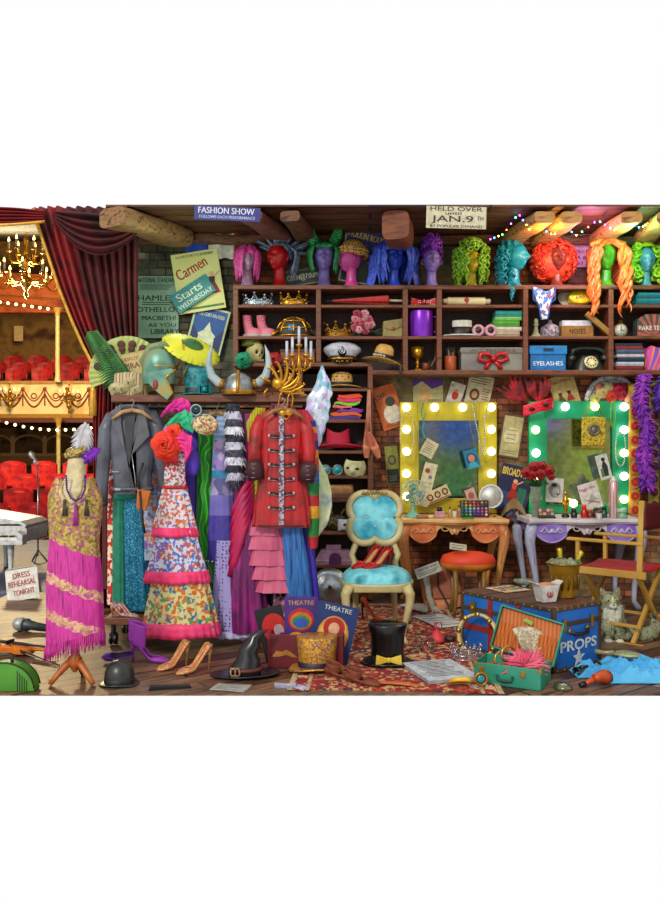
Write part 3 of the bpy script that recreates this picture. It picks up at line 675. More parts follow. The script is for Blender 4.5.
# 9 red afro
head('salmon mannequin head under the round red afro wig', 557, '9a4a3e', 0, .95)
t = wig('huge round coral-red afro wig', 555); m = MB(hairmat('c8301e', 'f06a44')); m.ell((0, 6, 27), (21, 13, 20), 24)
for k in range(330):
    a = R.uniform(0, 2*PI); ph = math.acos(R.uniform(-.92, 1)); rr = 1
    d = Vector((math.sin(ph)*math.sin(a), -math.sin(ph)*math.cos(a), math.cos(ph)))
    if d.y < -.25 and abs(d.x) < .5 and -.95 < d.z < .42: continue
    c = Vector((d.x*21.5, d.y*15+5, 27+d.z*20.5)); q = R.uniform(0, 6); e1 = d.cross(Vector((.3, .2, 1))).normalized(); e2 = d.cross(e1)
    m.tube([c+(e1*math.cos(q+i)+e2*math.sin(q+i))*1.5+d*.35*i for i in range(8)], .75, 4)
mk('hair', m, t)
# 10 long orange
head('bright green mannequin head under the long orange wig', 606, '62b43a', -8)
t = wig('very long wavy orange wig tumbling in ringlets over two shelves', 607, -8); m = MB(hairmat('d8622a', 'f09a52')); scalp(m, 31.5, 1.18, .8, 1.05, -.5)
for k in range(34):
    a = .75+(2*PI-1.5)*k/33; strand(m, a, 48, 46, 2.2, .6, 2.2, 1.5, out=.25, rr0=14, ph=k*.5)
for s_ in (-1, 1):
    for k in range(13):
        x0 = s_*R.uniform(9, 19); y0 = -12-R.uniform(0, 3); n = 30; Lk = R.uniform(50, 80)
        m.tube([(s_*9*min(1, i/4)*1.0+(x0-s_*9)*min(1, i/8)+2.4*math.sin(i*.62+k)*(i/n)**.5, y0*min(1, .45+i/7)+1.6*math.cos(i*.62+k), 46-Lk*(i/n)) for i in range(n+1)], [1.8+.4*math.sin(i*.62+k) if i < n-5 else .33*(n-i)+.1 for i in range(n+1)], 6)
m.use(M('e8b060', .4))
for k in range(10): m.tube([(-2+(8+k)*math.sin(i*.35)*(1 if k % 2 else -1), -5-8*math.sin(i*.3), 48-1.3*i-.3*k) for i in range(7)], [1.2, 1.6, 1.6, 1.5, 1.3, 1, .4], 6)
mk('hair', m, t)
# 11 right lime
head('pale blue mannequin head under the lime curly wig at the right edge', 646, '6fb4c8', 0, .9)
t = wig('lime green wig of side curls at the right picture edge', 646); m = MB(hairmat('74a818', 'b8dc3c')); scalp(m, 30, 1.15, .8, 1.0, -.3)
for k in range(60):
    s_ = 1 if k % 2 else -1; c = Vector((s_*R.uniform(8, 17), R.uniform(-6, 8), R.uniform(6, 42))); 
    m.tube([c+Vector((2.8*math.cos(i*.7), -.2*i, 2.8*math.sin(i*.7))) for i in range(10)], 1.7, 6)
mk('hair', m, t)
# ---------------- things in the upper compartments ----------------
silver = M('c9ccd2', .25, .9); goldm = M('d8a43c', .28, .85); agold = M('b98a3a', .35, .8); black = M('15151a', .4); leather = M('7a3f24', .5, bump=.1)
def crown(name, label, cat, px, py, w_, h_, mt, n=9, gems=(), Tf=None, arch=True, **k):
    t = (Tf or Tsh)(name, label, cat, px, py, **k); r = w_/2; m = MB(mt)
    m.grid(lambda u, v: (r*math.cos(2*PI*u)*(1+.06*v), r*.75*math.sin(2*PI*u), h_*.3*v), 40, 3, True); m.grid(lambda u, v: (r*.96*math.cos(2*PI*u), r*.72*math.sin(2*PI*u), h_*.3*v), 40, 3, True)
    for zz in (0.3, h_*.3): m.tube([(r*1.03*math.cos(2*PI*i/40), r*.77*math.sin(2*PI*i/40), zz+.3) for i in range(41)], h_*.045+.15, 6)
    for i in range(n):
        a = 2*PI*(i+.5)/n; hh = h_*(.82 if i % 2 else 1)*(1.0); c_, s_ = math.cos(a), math.sin(a); c2, s2 = math.cos(a+PI/n), math.sin(a+PI/n)
        p = lambda q, z, f=1: (r*f*(c_*(1-q)+c2*q), .75*r*f*(s_*(1-q)+s2*q), z)
        m.tube([p(-1, h_*.3), p(-.45, h_*.45), p(0, hh*.82, 1.05), p(.45, h_*.45), p(1, h_*.3)], .45+h_*.012, 6)
        m.ell(p(0, hh*.9, 1.07), h_*.08+.3, 8); m.ell(p(0, h_*.5, 1.03), h_*.07, 8); m.ell(p(1, h_*.42, 1.03), h_*.05+.1, 8)
    mk('band', m, t)
    if gems:
        m = MB(gems)
        for i in range(n): a = 2*PI*(i+.5)/n; m.ell((r*1.05*math.cos(a), r*.79*math.sin(a), h_*.16), (.9, .9, .9), 8)
        mk('gemstones', m, t)
    return t
def hatp(t, crownp, brimp, mt, bandmt=None, band=None, sx=1, sy=.8, n=36, wave=0, tilt=0):
    m = MB(mt); m.lathe(crownp, n, None, sx, sy); mk('crown', m, t)
    m = MB(mt); ri, ro, z0, th = brimp
    def bf(u, v):
        a = 2*PI*u; q = v*2 if v < .5 else (1-v)*2; r_ = lerp(ri, ro, q); zz = z0+(th if v < .5 else 0)+wave*q*math.cos(2*a)*(-1)+tilt*q*math.sin(a)
        return (r_*sx*math.cos(a), r_*sy*math.sin(a), zz)
    m.grid(bf, 48, 12, True, True); mk('brim', m, t)
    if band: m = MB(bandmt); m.lathe(band, n, None, sx, sy); mk('hat_band', m, t)
def rose(m, c, r, mt=None, ax=TR()):
    """overlapping rings of curled petals opening toward -Y"""
    if mt: m.use(mt)
    c = Vector(c)
    for j, (f, n) in enumerate(((1, 6), (.76, 5), (.52, 4), (.3, 3)) if r > 4.5 else ((1, 5), (.68, 4), (.36, 3))):
        for i in range(n):
            a0 = 2*PI*i/n+j*.9
            def pf(u, v):
                a = a0+(2*u-1)*PI/n*1.35; e = 1-.3*abs(2*u-1)**2.5; ro = r*f*(.3+.72*v*e)*(1+.05*math.sin(4*a0+6*u)); y = -r*(.1+.8*(1-f)**.8+.34*math.sin(PI*min(1, v*.95)))+(.1*r*(2*u-1) if j else .04*r*(2*u-1))
                return ax @ Vector((ro*math.cos(a), y, ro*math.sin(a)))+c
            m.grid(pf, 9, 6)
    return m
# row 1
crown('tiara', 'silver tiara on the top left shelf below the pink bob wig', 'tiara', 258, 304, 28, 13, M('c3ccd4', .25, .8), 9, M('eef6ff', .1, .2))
crown('crown', 'gold pointed crown with pale stones beside the silver tiara', 'crown', 294, 304, 26, 14, goldm, 8, M('e8e0d8', .1))
t = Tsh('folded_umbrella', 'closed red umbrella lying along the shelf, cream handle to the right', 'umbrella', 326, 304.5, dy=.08)
m = MB(M('c03a34', .6)); 
def um(u, v): a = 2*PI*v; r_ = (1.2+4.4*u)*(1+.14*math.sin(6*a)); return (6+56*u, r_*math.sin(a), 5.2+.6*u+r_*math.cos(a)*.9)
m.grid(um, 14, 42, False, True); m.ell((62, 0, 5.8), (1.5, 5, 4.6), 16); mk('canopy', m, t)
m = MB(black); m.cyl((-2, 0, 5), (7, 0, 5.2), .5, 1.1); mk('tip', m, t); m = MB(M('d8c4a0', .4)); m.cyl((60, 0, 5.8), (82, 0, 5), 1.2, 1.4); mk('handle', m, t)
t = Tsh('hair_bow', 'red bow with white polka dots in the narrow middle compartment', 'bow', 424, 304.5); dm = M('d0202a', .5, pat='dots', c2='f4e8e8', sc=62)
for s_ in (-1, 1):
    m = MB(dm); m.grid(lambda u, v: (s_*(1+12*u), 3.2*(1-.2*u)*math.sin(2*PI*v)*(.35+u*.65), 4.6+(1.8+3.6*u)*math.cos(2*PI*v)*(1-.1*math.cos(6*PI*v))), 9, 20, False, True); m.prism([(s_*12.5, 1), (s_*13, 9.5), (s_*11, 5)], -2, 2); mk('loop', m, t)
m = MB(dm); m.ell((0, 0, 4.8), (2.4, 3.6, 3)); mk('knot', m, t)
t = Tsh('parchment_scroll', 'rolled cream parchment scroll with red wax seal below the lime wig', 'scroll', 466, 304.5)
m = MB(M('cfc19a', .7, pat='noise', c2='e2d8b4', sc=5)); m.tube([(-19, 0, 5.4), (-18, 0, 5.4), (18, 0, 5.2), (19, 0, 5.2)], [3.8, 4.3, 4.5, 4], 18); m.cyl((-24, 0, 5.6), (24, 0, 5.4), 2.6); mk('sheet', m, t)
m = MB(M('c23a2c', .4)); m.ell((0, -4.4, 6.2), (2.4, 1, 2.4)); m.box(-.7, .7, -4.7, -4, 1, 9); mk('wax_seal', m, t)
t = Tsh('bandana', 'white and blue patterned bandana hanging in a point over the shelf edge', 'scarf', 543, 304.5, dy=-.02)
m = MB(M('5a8ac8', .7, pat='cells', c2='d8dce8', c3='c85a5a', c4='e8e4ec', sc=45))
def bd(u, v):
    x = (u-.5)*26*(1-v*.85) if v > .3 else (u-.5)*(22+10*v); z = 12-28*v+ (5*abs(u-.5)*2 if v < .3 else 0); return (x+2*math.sin(4*v+u*3), -2.5-1.8*math.sin(7*u+2*v)-2*v, z)
m.grid(bd, 20, 20); mk('cloth', m, t, solid=.6)
m = MB(M('2f6ab0', .7)); m.tube([bd(0, i/10) for i in range(11)], .9, 6); m.tube([bd(1, i/10) for i in range(11)], .9, 6); mk('border', m, t)
t = Tsh('boater_hat', 'yellow and white boater hat standing on edge, lettered band reading EASY', 'hat', 576, 305, rx=-68)
m = MB(M('d9ceb8', .5)); m.lathe([(17, -2), (17, -1), (9.5, -1)], 36, TR(0, 3, 12, 78, -8, 0), 1, .7); mk('brim', m, t)
t.rotation_euler = (0, 0, 0)
m = MB(M('e8d020', .5)); m.lathe([(10.5, -1), (10.6, 5), (9.8, 6), (.1, 6.4)], 30, TR(4, 0, 8.5, 70, -8, 0), 1.15, .75); mk('crown', m, t)
m = MB('8a3018'); m.text('EASY', 4, 9.5, 3, 12, -7, rot=8); mk('lettering', m, t)
fold = lambda m, x0, x1, z, h, mt: (m.use(mt), m.grid(lambda u, v: (lerp(x0, x1, u), 9*math.cos(PI*v*1.0)*-1 if False else -9+(1-math.sin(PI*v))*1.6, z+h*v), 8, 8), m.box(x0, x1, -8, 9, z+.15*h, z+.93*h))
def stack(label, px, py, rows, group, x0, x1, cat='cloth', name='folded_cloth', j=1.5):
    z = 0
    for i, (h, c, lb) in enumerate(rows):
        m = MB(); dx = R.uniform(-j, j); mt = c if not isinstance(c, str) else M(c, .8)
        m.use(mt)
        m.grid(lambda u, v: (lerp(x0, x1, u)+dx, -8.5+(1-math.sin(PI*v))*1.8, h*(.03+.94*v)+.12*math.sin(9*u+i)), 14, 8)
        m.box(x0+dx, x1+dx, -8, 8, h*.04, h*.48); m.box(x0+dx, x1+dx, -8, 8, h*.52, h*.97)
        o = Osh(name, label % lb, cat, px, py, m, group=group); o.location.z += z*S; z += h
tq = '2a8a98'
stack('%s teal towel folded on the top right shelf', 648, 304.5, [(3.4, '1f7482', 'bottommost'), (3.4, '2c94a2', 'second lowest'), (3.2, '1f7482', 'second highest'), (3, '38a4ae', 'topmost')], 'teal towels on the top right shelf', -14, 14, 'towel', 'folded_towel')
# row 2
for i, (px, lb) in enumerate([(250, 'left'), (264, 'right')]):
    t = Tsh('ankle_boot', '%s pink laced boot with grey-white sole on the left shelf' % lb, 'boot', px, 336, rz=-14, group='pink laced boots')
    m = MB(M('c86a80', .6, pat='noise', c2='dc8c9c', sc=8))
    prof = [(0, 2, 6, 7.5), (5, 1.5, 5.5, 7), (9, -1.5, 4.4, 4.8), (14, -3, 4.2, 4.3), (21, -3, 4.8, 4.6)]
    m.grid(lambda u, v: (lambda c: (c[0]+(c[2]+(3.5 if math.cos(2*PI*u) > 0 and v < .35 else 0)*math.cos(2*PI*u))*math.cos(2*PI*u), c[1]*math.sin(2*PI*u), 2+20*v))(interp([(p[0], p[1], p[2], p[3]) for p in prof], 21*v)), 24, 16, True)
    mk('upper', m, t); m = MB(M('b4b8b4', .6)); m.lathe([(6.5, 0), (7, .5), (7, 2.6), (6.4, 3)], 24, TR(2, 0, 0), 1.45, .9); mk('sole', m, t)
    m = MB('f0d8dc')
    for k in range(4): m.tube([(1.2-.5*k, -4, 9+3*k), (2.2-.4*k, 0, 9.8+3*k), (1.2-.5*k, 4, 9+3*k)], .4, 5)
    mk('laces', m, t)
t = Tsh('jewelled_headdress', 'round jewelled cap with gold lattice and blue gem behind the candelabra', 'cap', 294, 336)
m = MB(M('4a3c34', .6)); dome = [(17, 0), (17.5, 5), (16, 11), (12, 16), (6, 19), (.1, 20)]; m.lathe(dome, 32, None, 1, .6); mk('dome', m, t)
m = MB(goldm)
for a in (0, 45, 90, 135): m.tube([(17.6*math.cos(q)*math.cos(math.radians(a)), 10.6*math.cos(q)*math.sin(math.radians(a)), 4+16.4*math.sin(q)) for q in [PI*i/16 for i in range(17)]], 1, 6)
for q in (0, .5, 1): zz, rr = [(1.5, 17.6), (9, 17), (16, 12)][int(q*2)]; m.tube([(rr*math.cos(2*PI*i/30), .62*rr*math.sin(2*PI*i/30), zz) for i in range(31)], .9, 6)
m.tube([(-16, -8, 6), (-20, -8, 3), (-21, -8, 0.8)], 1.6, 6); mk('gold_lattice', m, t)
m = MB(M('2c9ad8', .2)); m.box(-5, 1, -10.5, -9, 6, 12); mk('gem', m, t)
crown('crown', 'antique gold filigree crown on the shelf below the closed umbrella', 'crown', 338, 336, 26, 16, agold, 9, M('8a6a28', .4))
t = Tsh('bouquet', 'bouquet of dusty pink roses lying on the shelf, stems to the right', 'bouquet', 366, 336)
m = MB(M('3c5a34', .6))
for k in range(8): m.tube([(-4, -1, 14), (6, -2, 8-k*.4), (14+R.uniform(-2, 3), -2, 1+k*1.2)], .6, 5)
m.ell((-3, 2, 13), (8, 5, 9)); mk('stems', m, t)
pal = [M(c_, .6) for c_ in ('c86a7c', 'dc98a4', 'b85468', 'e4b0b4')]
for k in range(15): m = MB(); a = k*2.4; rr = 2.6*math.sqrt(k); rose(m, (-4+rr*math.cos(a)*.95, -5-R.uniform(0, 2), 14.5+rr*math.sin(a)*1.1), 4.2, pal[k % 4]); mk('rose', m, t)
t = Tsh('clutch_bag', 'khaki fabric satchel with flap on the shelf left of the purple tankard', 'bag', 392, 336, rz=8)
m = MB(M('9c8c5c', .7, pat='noise', c2='b0a070', sc=12)); m.prism([(-10, 0), (11, 0), (10, 19), (-9, 16)], -4, 4); mk('body', m, t, bevel=1.2)
m = MB(M('a89868', .7)); m.prism([(-9.8, 15.5), (10, 18.8), (9, 11), (0, 6.5), (-9, 9)], -5, -3.8); mk('flap', m, t, bevel=.4)
m = MB(M('b5583a', .4)); m.ell((0, -5.3, 8.5), (2, .8, 1.4)); mk('clasp', m, t)
t = Tsh('purple_tankard', 'large metallic purple cylinder mug with handle in the middle compartment', 'mug', 421, 336.3)
m = MB(M('7a2ab8', .3, .5, pat='noise', c2='9a4ad4', sc=4)); m.lathe([(11.5, 0), (12.2, 1), (12.2, 26), (11.6, 27), (11.4, 26), (11, 24)], 32, None, 1, .9); mk('body', m, t)
m = MB(M('8a3ac4', .3, .5)); m.tube([(11.5, 0, 21), (15, 0, 21.5), (16.5, 0, 17), (16.5, 0, 10), (14.5, 0, 6), (11.5, 0, 6)], 1.1, 8); mk('handle', m, t)
t = Tsh('boater_hat', 'white boater hat with wide black band beside the pink sunglasses', 'hat', 462, 336)
hatp(t, [(10, 2), (10, 16), (9.6, 17), (.1, 17.2)], (9, 22, 1, 1.6), M('d4d4cc', .5), M('17171c', .5), [(10.3, 2.5), (10.3, 10.5), (9.9, 10.6)], sy=.55)
def glasses(label, px, py, c, r, Tf=Tsh, lensc='3a2a34', **k):
    t = Tf('sunglasses', label, 'sunglasses', px, py, **k)
    for s_ in (-1, 1):
        m = MB(M(c, .35)); m.torus((s_*(r+1.6), 0, r+1.6), r, 1.7, 24, 8); rim = mk('rim', m, t)
        m = MB(M(lensc, .15)); m.cyl((s_*(r+1.6), -.5, r+1.6), (s_*(r+1.6), .5, r+1.6), r, None, 24); mk('lens', m, rim)
        m = MB(M(c, .35)); m.tube([(s_*(2*r+2.5), 0, r+3), (s_*(2*r+2), 9, r+2)], .8, 6); mk('temple', m, t)
    m = MB(M(c, .35)); m.tube([(-2.2, 0, r+3), (0, 0, r+4), (2.2, 0, r+3)], .9, 6); mk('bridge', m, t)
    return t
glasses('round pale pink sunglasses leaning on the white boater hat', 484.5, 336, 'd8a8b4', 4.6, dy=.04)
stack('%s in the folded stack right of the pink sunglasses', 506, 336.2, [(6, 'b4a890', 'beige cloth at the bottom'), (4, 'd4d0c4', 'thin white cloth'), (6.5, '5aa83c', 'bright green cloth'), (3.5, '8acb78', 'light green cloth'), (6, '2f9a94', 'teal cloth on top')], 'folded cloths beside the pink sunglasses', -13, 13)
def jarl(name, label, cat, px, py, prof, mt, Tf=Tsh, part_='body', **k):
    t = Tf(name, label, cat, px, py, **k); m = MB(mt); m.lathe(prof, 20); mk(part_, m, t); return t
jarl('chess_piece', 'ivory chess-pawn shaped bottle on the shelf below the bandana', 'figurine', 536, 336, [(5, 0), (5, 2.5), (3, 4), (2, 8), (1.7, 12), (3, 13.5), (1.5, 14.5), (2.4, 17), (1.4, 19), (.1, 19.6)], M('b5b090', .5))
t = jarl('lidded_jar', 'round ornate grey-white lidded jar left of the NOSES box', 'jar', 550, 336, [(8, 0), (9, 1), (9.3, 8), (9, 9.5)], M('b8aeb4', .4, pat='cells', c2='8c8490', c3='d4ccd0', sc=60))
m = MB(M('c4bcc4', .4, pat='cells', c2='968e98', c3='dcd6da', sc=60)); m.lathe([(9.3, 9.5), (8, 11), (3.5, 13.5), (1.5, 15), (2, 17), (.1, 18)], 20); mk('lid', m, t)
t = Tsh('card_box', 'golden brown open box lettered NOSES with white paper inside', 'box', 575.5, 336)
m = MB(M('a37a34', .6)); m.box(-16, 15.5, -7, -6, 0, 11); m.box(-16, 15.5, 6, 7, 0, 11); m.box(-16, -15, -6, 6, 0, 11); m.box(14.5, 15.5, -6, 6, 0, 11); m.box(-15, 14.5, -6, 6, 0, 1); mk('box', m, t)
m = MB(M('d8dce4', .7)); m.box(-14.8, 14.2, -5.5, 5.5, 1, 16.5); mk('paper', m, t); m = MB('2a1a0c'); m.text('NOSES', 0, 5.5, 5, 16, -7.15); mk('lettering', m, t)
t = Tsh('cardboard_cover', 'golden brown box lid leaning diagonally against the NOSES box', 'lid', 599, 338, dy=.03)
m = MB(M('a8823a', .6)); m.box(-17, 17, -2.5, 2.5, -2.6, 2.6, TR(0, 0, 14, 0, 41, 0)); mk('panel', m, t, bevel=.4)
t = Tsh('pocket_watch', 'white-faced pocket watch with gold rim standing near the orange curls', 'watch', 620.5, 336)
m = MB(agold); m.torus((0, 0, 7.2), 6.6, .9, 28, 8); m.cyl((0, -1, 7.2), (0, 1.5, 7.2), 6.6, None, 28); mk('case', m, t)
m = MB(M('e8ecdc', .4)); m.cyl((0, -1.6, 7.2), (0, -1, 7.2), 6, None, 28); f_ = mk('dial', m, t); m = MB(black); m.box(-.3, .3, -2, -1.6, 7, 11.5); m.box(0, 3.2, -2, -1.6, 6.9, 7.5, TR())
for k in range(12): m.box(-.25, .25, -1.8, -1.6, 4.6, 5.5, TR(0, 0, 7.2, 0, 30*k, 0))
mk('hands', m, f_); m = MB(agold); m.torus((0, 0, 15.6), 1.6, .5, 14, 6); m.cyl((0, 0, 13.5), (0, 0, 15), .9, None, 8); mk('crown_ring', m, t)
t = Tsh('fan_box', 'grey box with radiating coral rays lettered FAKE TEETH', 'box', 652, 336)
m = MB(M('5c6064', .5)); m.prism([(-17, 0), (17, 0), (17, 15)]+[(17*math.cos(q), 15+8*math.sin(q)) for q in [PI*i/10 for i in range(1, 10)]]+[(-17, 15)], -6, 6); mk('box', m, t)
m = MB(M('c8705c', .5))
for k in range(9):
    a = PI*(k+.3)/9; m.prism([(0, 1), (22*math.cos(a), min(22.5, 1+24*math.sin(a))), (22*math.cos(a+.17), min(22.5, 1+24*math.sin(a+.17)))] if abs(math.cos(a)) < .74 else [(0, 1), (16.8*math.copysign(1, math.cos(a)), 1+17*abs(math.tan(a))), (16.8*math.copysign(1, math.cos(a)), 1+17*abs(math.tan(a))-4)], -6.2, -6)
mk('rays', m, t)
m = MB('f0ece0'); m.text('FAKE TEETH', 0, 9, 4, 30, -6.4); mk('lettering', m, t)
# row 3
def skull(t, mt, sc=1.0):
    m = MB(mt)
    def fn(u, v):
        a = 2*PI*u; ph = PI*v; z = -math.cos(ph); r = math.sin(ph); x = r*math.sin(a); y = -r*math.cos(a)
        x *= 1-.3*max(0, -z); y2 = y*1.1
        g = lambda cx, cz, sx, sz: math.exp(-((x-cx)/sx)**2-((z-cz)/sz)**2)
        if y < 0: y2 += .45*(g(.34, -.1, .17, .17)+g(-.34, -.1, .17, .17))+.3*g(0, -.4, .1, .13)-.12*g(0, -.7, .3, .15)
        return (x*8*sc, y2*9.5*sc, (11.5+z*11)*sc)
    m.grid(fn, 40, 32, True); mk('cranium', m, t)
    m = MB(M('c8bd90', .5))
    for k in range(7): m.box((-3.3+k)*sc, (-2.5+k)*sc, -10*sc, -8.6*sc, 1.6*sc, 4*sc)
    mk('teeth', m, t); m = MB(M('0c0a08', .9))
    for s_ in (-1, 1): m.ell((s_*2.8*sc, -6.2*sc, 10.4*sc), (1.9*sc, 2.2*sc, 2*sc), 12)
    m.ell((0, -7.3*sc, 7.2*sc), (1*sc, 1.6*sc, 1.3*sc), 10); mk('eye_sockets', m, t)
t = Tsh('skull', 'yellowish skull facing right behind the teal rose', 'skull', 255, 362.5, rz=38, dy=.12); skull(t, M('b8ac78', .55, pat='noise', c2='cfc492', sc=9), 1.05)
t = Tsh('bonnet', 'olive knitted bonnet on the yellowish skull', 'hat', 251, 345, rz=30, dy=.14); m = MB(M('7c8038', .8, pat='noise', c2='94984c', sc=30)); m.lathe([(9.5, 0), (10.5, 2), (9.5, 8), (6, 11.5), (.1, 12.5)], 24, TR(0, 0, 0, 8, 0, 0)); mk('cap', m, t)
m = MB(M('6c7030', .8)); m.torus((0, 0, 0), 10, 1.4, 28, 8, TR(0, 0, 1, 90, 0, 0)); mk('brim', m, t)
m = MB(); rose(m, (0, 0, 8.5), 8.6, M('23a078', .5)); m.ell((0, 1.6, 8.5), (7.5, 1.6, 7.5)); one('fabric_rose', 'large teal-green fabric rose pinned before the skull', 'flower', 243.5, 369, 6.805, m)
m = MB(); rose(m, (0, 0, 8), 8, M('b01c28', .5)); m.ell((0, 1.6, 8), (7, 1.6, 7)); one('fabric_rose', 'dark red fabric rose between skull and brown box', 'flower', 274, 368, 6.805, m)
t = Tsh('wooden_chest', 'small brown wooden box behind the candelabra', 'box', 298, 362.5); m = MB(M('8a4a30', .5, pat='wood', c2='9c5a3c', sc=8, ax=((0, 0, 0), (1, 9, 9)))); m.box(-17, 17, -9, 9, 0, 12); mk('body', m, t, bevel=.5)
m = MB(M('6c3422', .5)); m.box(-17.5, 17.5, -9.5, 9.5, 10.6, 13.5); mk('lid', m, t, bevel=.5)
t = Tsh('captain_hat', 'white captain hat with gold braid and black visor', 'hat', 342, 363, dy=.12)
m = MB(M('cfd2dc', .5)); m.lathe([(13, 6), (14, 8), (19.5, 13), (19, 16), (13, 20.5), (5, 22.5), (.1, 22.7)], 36, None, 1, .75); mk('crown', m, t)
m = MB(black); m.lathe([(13.4, 2), (13.6, 3), (13.6, 8), (13, 8.4)], 36, None, 1, .8); mk('band', m, t)
m = MB(M('18181c', .15)); m.grid(lambda u, v: ((13+3*v)*math.cos(PI+PI*u), (10.5+7*v)*math.sin(PI+PI*u), 3-2.6*v*math.sin(PI*u)), 24, 6); mk('visor', m, t, solid=.7)
m = MB(goldm); m.tube([(13.9*math.cos(PI+PI*i/20), 11.4*math.sin(PI+PI*i/20), 5) for i in range(21)], 1.2, 8)
for k in range(9): a = PI+PI*(k+.5)/9; m.ell((14.4*math.cos(a), 14*math.sin(a), 1.8), (1.6, 1.4, .9), 8)
mk('gold_braid', m, t); m = MB(M('0f0f14', .4)); m.ell((0, -12.6, 12), (4.4, 2.6, 5.2)); em = mk('badge', m, t); m = MB(silver); m.torus((0, -14.8, 12), 2.6, .6, 20, 6); m.prism(star(2.2, 5, .45, 0, 12), -15.4, -14.6); mk('emblem', m, em)
t = Tsh('straw_hat', 'tan straw sun hat with black flowered band tilted on the shelf edge', 'hat', 382, 363.5, dy=-.02, ry=12)
straw = M('b8924e', .7, pat='noise', c2='d0ac68', sc=18)
hatp(t, [(9.5, 3), (10, 8), (9, 15), (6, 18.5), (.1, 19.5)], (9, 21, 2, 1), straw, black, [(9.9, 4), (10.3, 8), (9.9, 9)], sy=.7, wave=1.6)
m = MB('c8c0a8')
for k in range(5): a = PI*1.15+k*.28; m.ell((10.8*math.cos(a), 7.8*math.sin(a), 6.5), (1.4, .8, 1.4), 8)
mk('flowers', m, t); m = MB(black); m.tube([(14, -4, 2), (18.5, -6, -1), (20, -6.5, -10), (19.5, -6.5, -16)], [.8, 1, 1.4, .5], 6); mk('ribbon', m, t)
jarl('goblet', 'gold goblet with knobbed stem on the lower middle shelf', 'goblet', 417.5, 370, [(6, 0), (6, 1.2), (2, 3), (1.3, 6), (2.6, 8), (1.2, 10), (2, 12), (5.8, 15), (6.4, 24), (5.8, 24), (5, 16)], goldm)
t = Tsh('tobacco_pipe', 'curved brown tobacco pipe propped beside the gold goblet', 'pipe', 428, 370); m = MB(M('8a4c28', .35)); m.lathe([(2.4, 0), (4, 2), (4.2, 8), (3.4, 8.5), (3, 6)], 18, TR(-2, 0, 0)); mk('bowl', m, t)
m = MB(M('6a4a38', .35)); m.tube([(0, 0, 3), (4, 0, 6), (7, 0, 12), (9, 0, 19)], [1.6, 1.3, 1.1, .8], 8); mk('stem', m, t)
t = jarl('brush_pot', 'orange ceramic pot of makeup brushes at the left of the bow box', 'pot', 450.5, 370, [(5.4, 0), (5.8, .6), (6, 14.5), (5.6, 15), (5.2, 14)], M('c06426', .5))
for k in range(6): m = MB(M(['3a2a20', '8a9a98', 'b0522c'][k % 3], .5)); x = -3.6+1.5*k; m.cyl((x*.6, 0, 8), (x, -1+k*.3, 19+k % 2*2), .55, None, 6); m.use('3c3028'); m.ell((x, -1+k*.3, 21+k % 2*2), (1, .8, 2), 8); mk('brush', m, t)
t = Tsh('gift_box', 'silver-grey gift box with a wide red ribbon bow', 'box', 491, 370.3); m = MB(M('85837c', .45, .3, pat='noise', c2='9a978e', sc=6)); m.box(-31, 31, -8, 8, 0, 18); mk('box', m, t, bevel=.5); m = MB(M('96948c', .4, .3)); m.box(-32, 32, -9, 9, 17.5, 23); l_ = mk('lid', m, t, bevel=.5)
m = MB('56544e'); m.text('ACCESSORIES', 0, 20, 2.6, 44, -9.2); mk('lettering', m, l_)
m = MB(M('c81e22', .35))
for s_ in (-1, 1):
    m.tube([(0, -10, 11), (s_*5, -12, 16), (s_*12, -11, 16.5), (s_*14, -11, 11), (s_*8, -11, 8.5), (0, -10, 11)], [1.5, 2.2, 2.6, 2.6, 2, 1.5], 8); m.tube([(0, -10, 11), (s_*5, -11, 6), (s_*8, -10.5, 1)], [1.5, 2, 2.2], 8, .5)
m.ell((0, -11.5, 11.5), (3, 2.4, 2.8)); mk('bow', m, t)
t = Tsh('file_box', 'bright blue storage box lettered EYELASHES', 'box', 546, 370.5); bl = M('1382c4', .5); m = MB(bl); m.box(-17.5, 17.5, -8, 8, 0, 20); mk('box', m, t, bevel=.5); m = MB(M('2394d2', .5)); m.box(-18.5, 18.5, -9, 9, 16.5, 25); l_ = mk('lid', m, t, bevel=.5); m = MB('0a3a5c'); m.box(-5, 5, -9.4, -9, 19.5, 22.5); mk('handle_slot', m, l_)
m = MB('e8f4fa'); m.text('EYELASHES', 0, 7.5, 4.2, 29, -8.2); mk('lettering', m, t)
t = Tsh('rotary_telephone', 'dark green-grey rotary telephone with cream dial', 'telephone', 588, 370.5); pm = M('39443c', .3); m = MB(pm); m.grid(lambda u, v: ((15-7*v**1.5)*math.copysign(abs(math.cos(2*PI*u))**.6, math.cos(2*PI*u)), (10-4*v)*math.copysign(abs(math.sin(2*PI*u))**.6, math.sin(2*PI*u)), 15*v), 32, 8, True); m.box(-8, 8, -6, 6, 14, 15.4); mk('body', m, t)
m = MB(M('e0d8a8', .4)); m.lathe([(6.5, 0), (6.8, 1.6), (5.5, 2), (.1, 2)], 28, TR(0, -8.5, 8, 68, 0, 0)); d_ = mk('dial', m, t)
m = MB('4a4838')
for k in range(10): a = .6*k+.3; q = TR(0, -8.5, 8, 68, 0, 0) @ Vector((4.4*math.cos(a), 4.4*math.sin(a), 2.1)); m.ell(q, .9, 8)
mk('finger_holes', m, d_)
m = MB(pm); m.tube([(-17, 0, 16), (-15, 0, 21), (-8, 0, 23.5), (8, 0, 23.5), (15, 0, 21), (17, 0, 16)], [2.4, 2.8, 2, 2, 2.8, 2.4], 12)
for s_ in (-1, 1): m.lathe([(4, 0), (5, 2), (3, 5), (.1, 6)], 16, TR(s_*16, 0, 11.5, 0, s_*12, 0))
mk('handset', m, t)
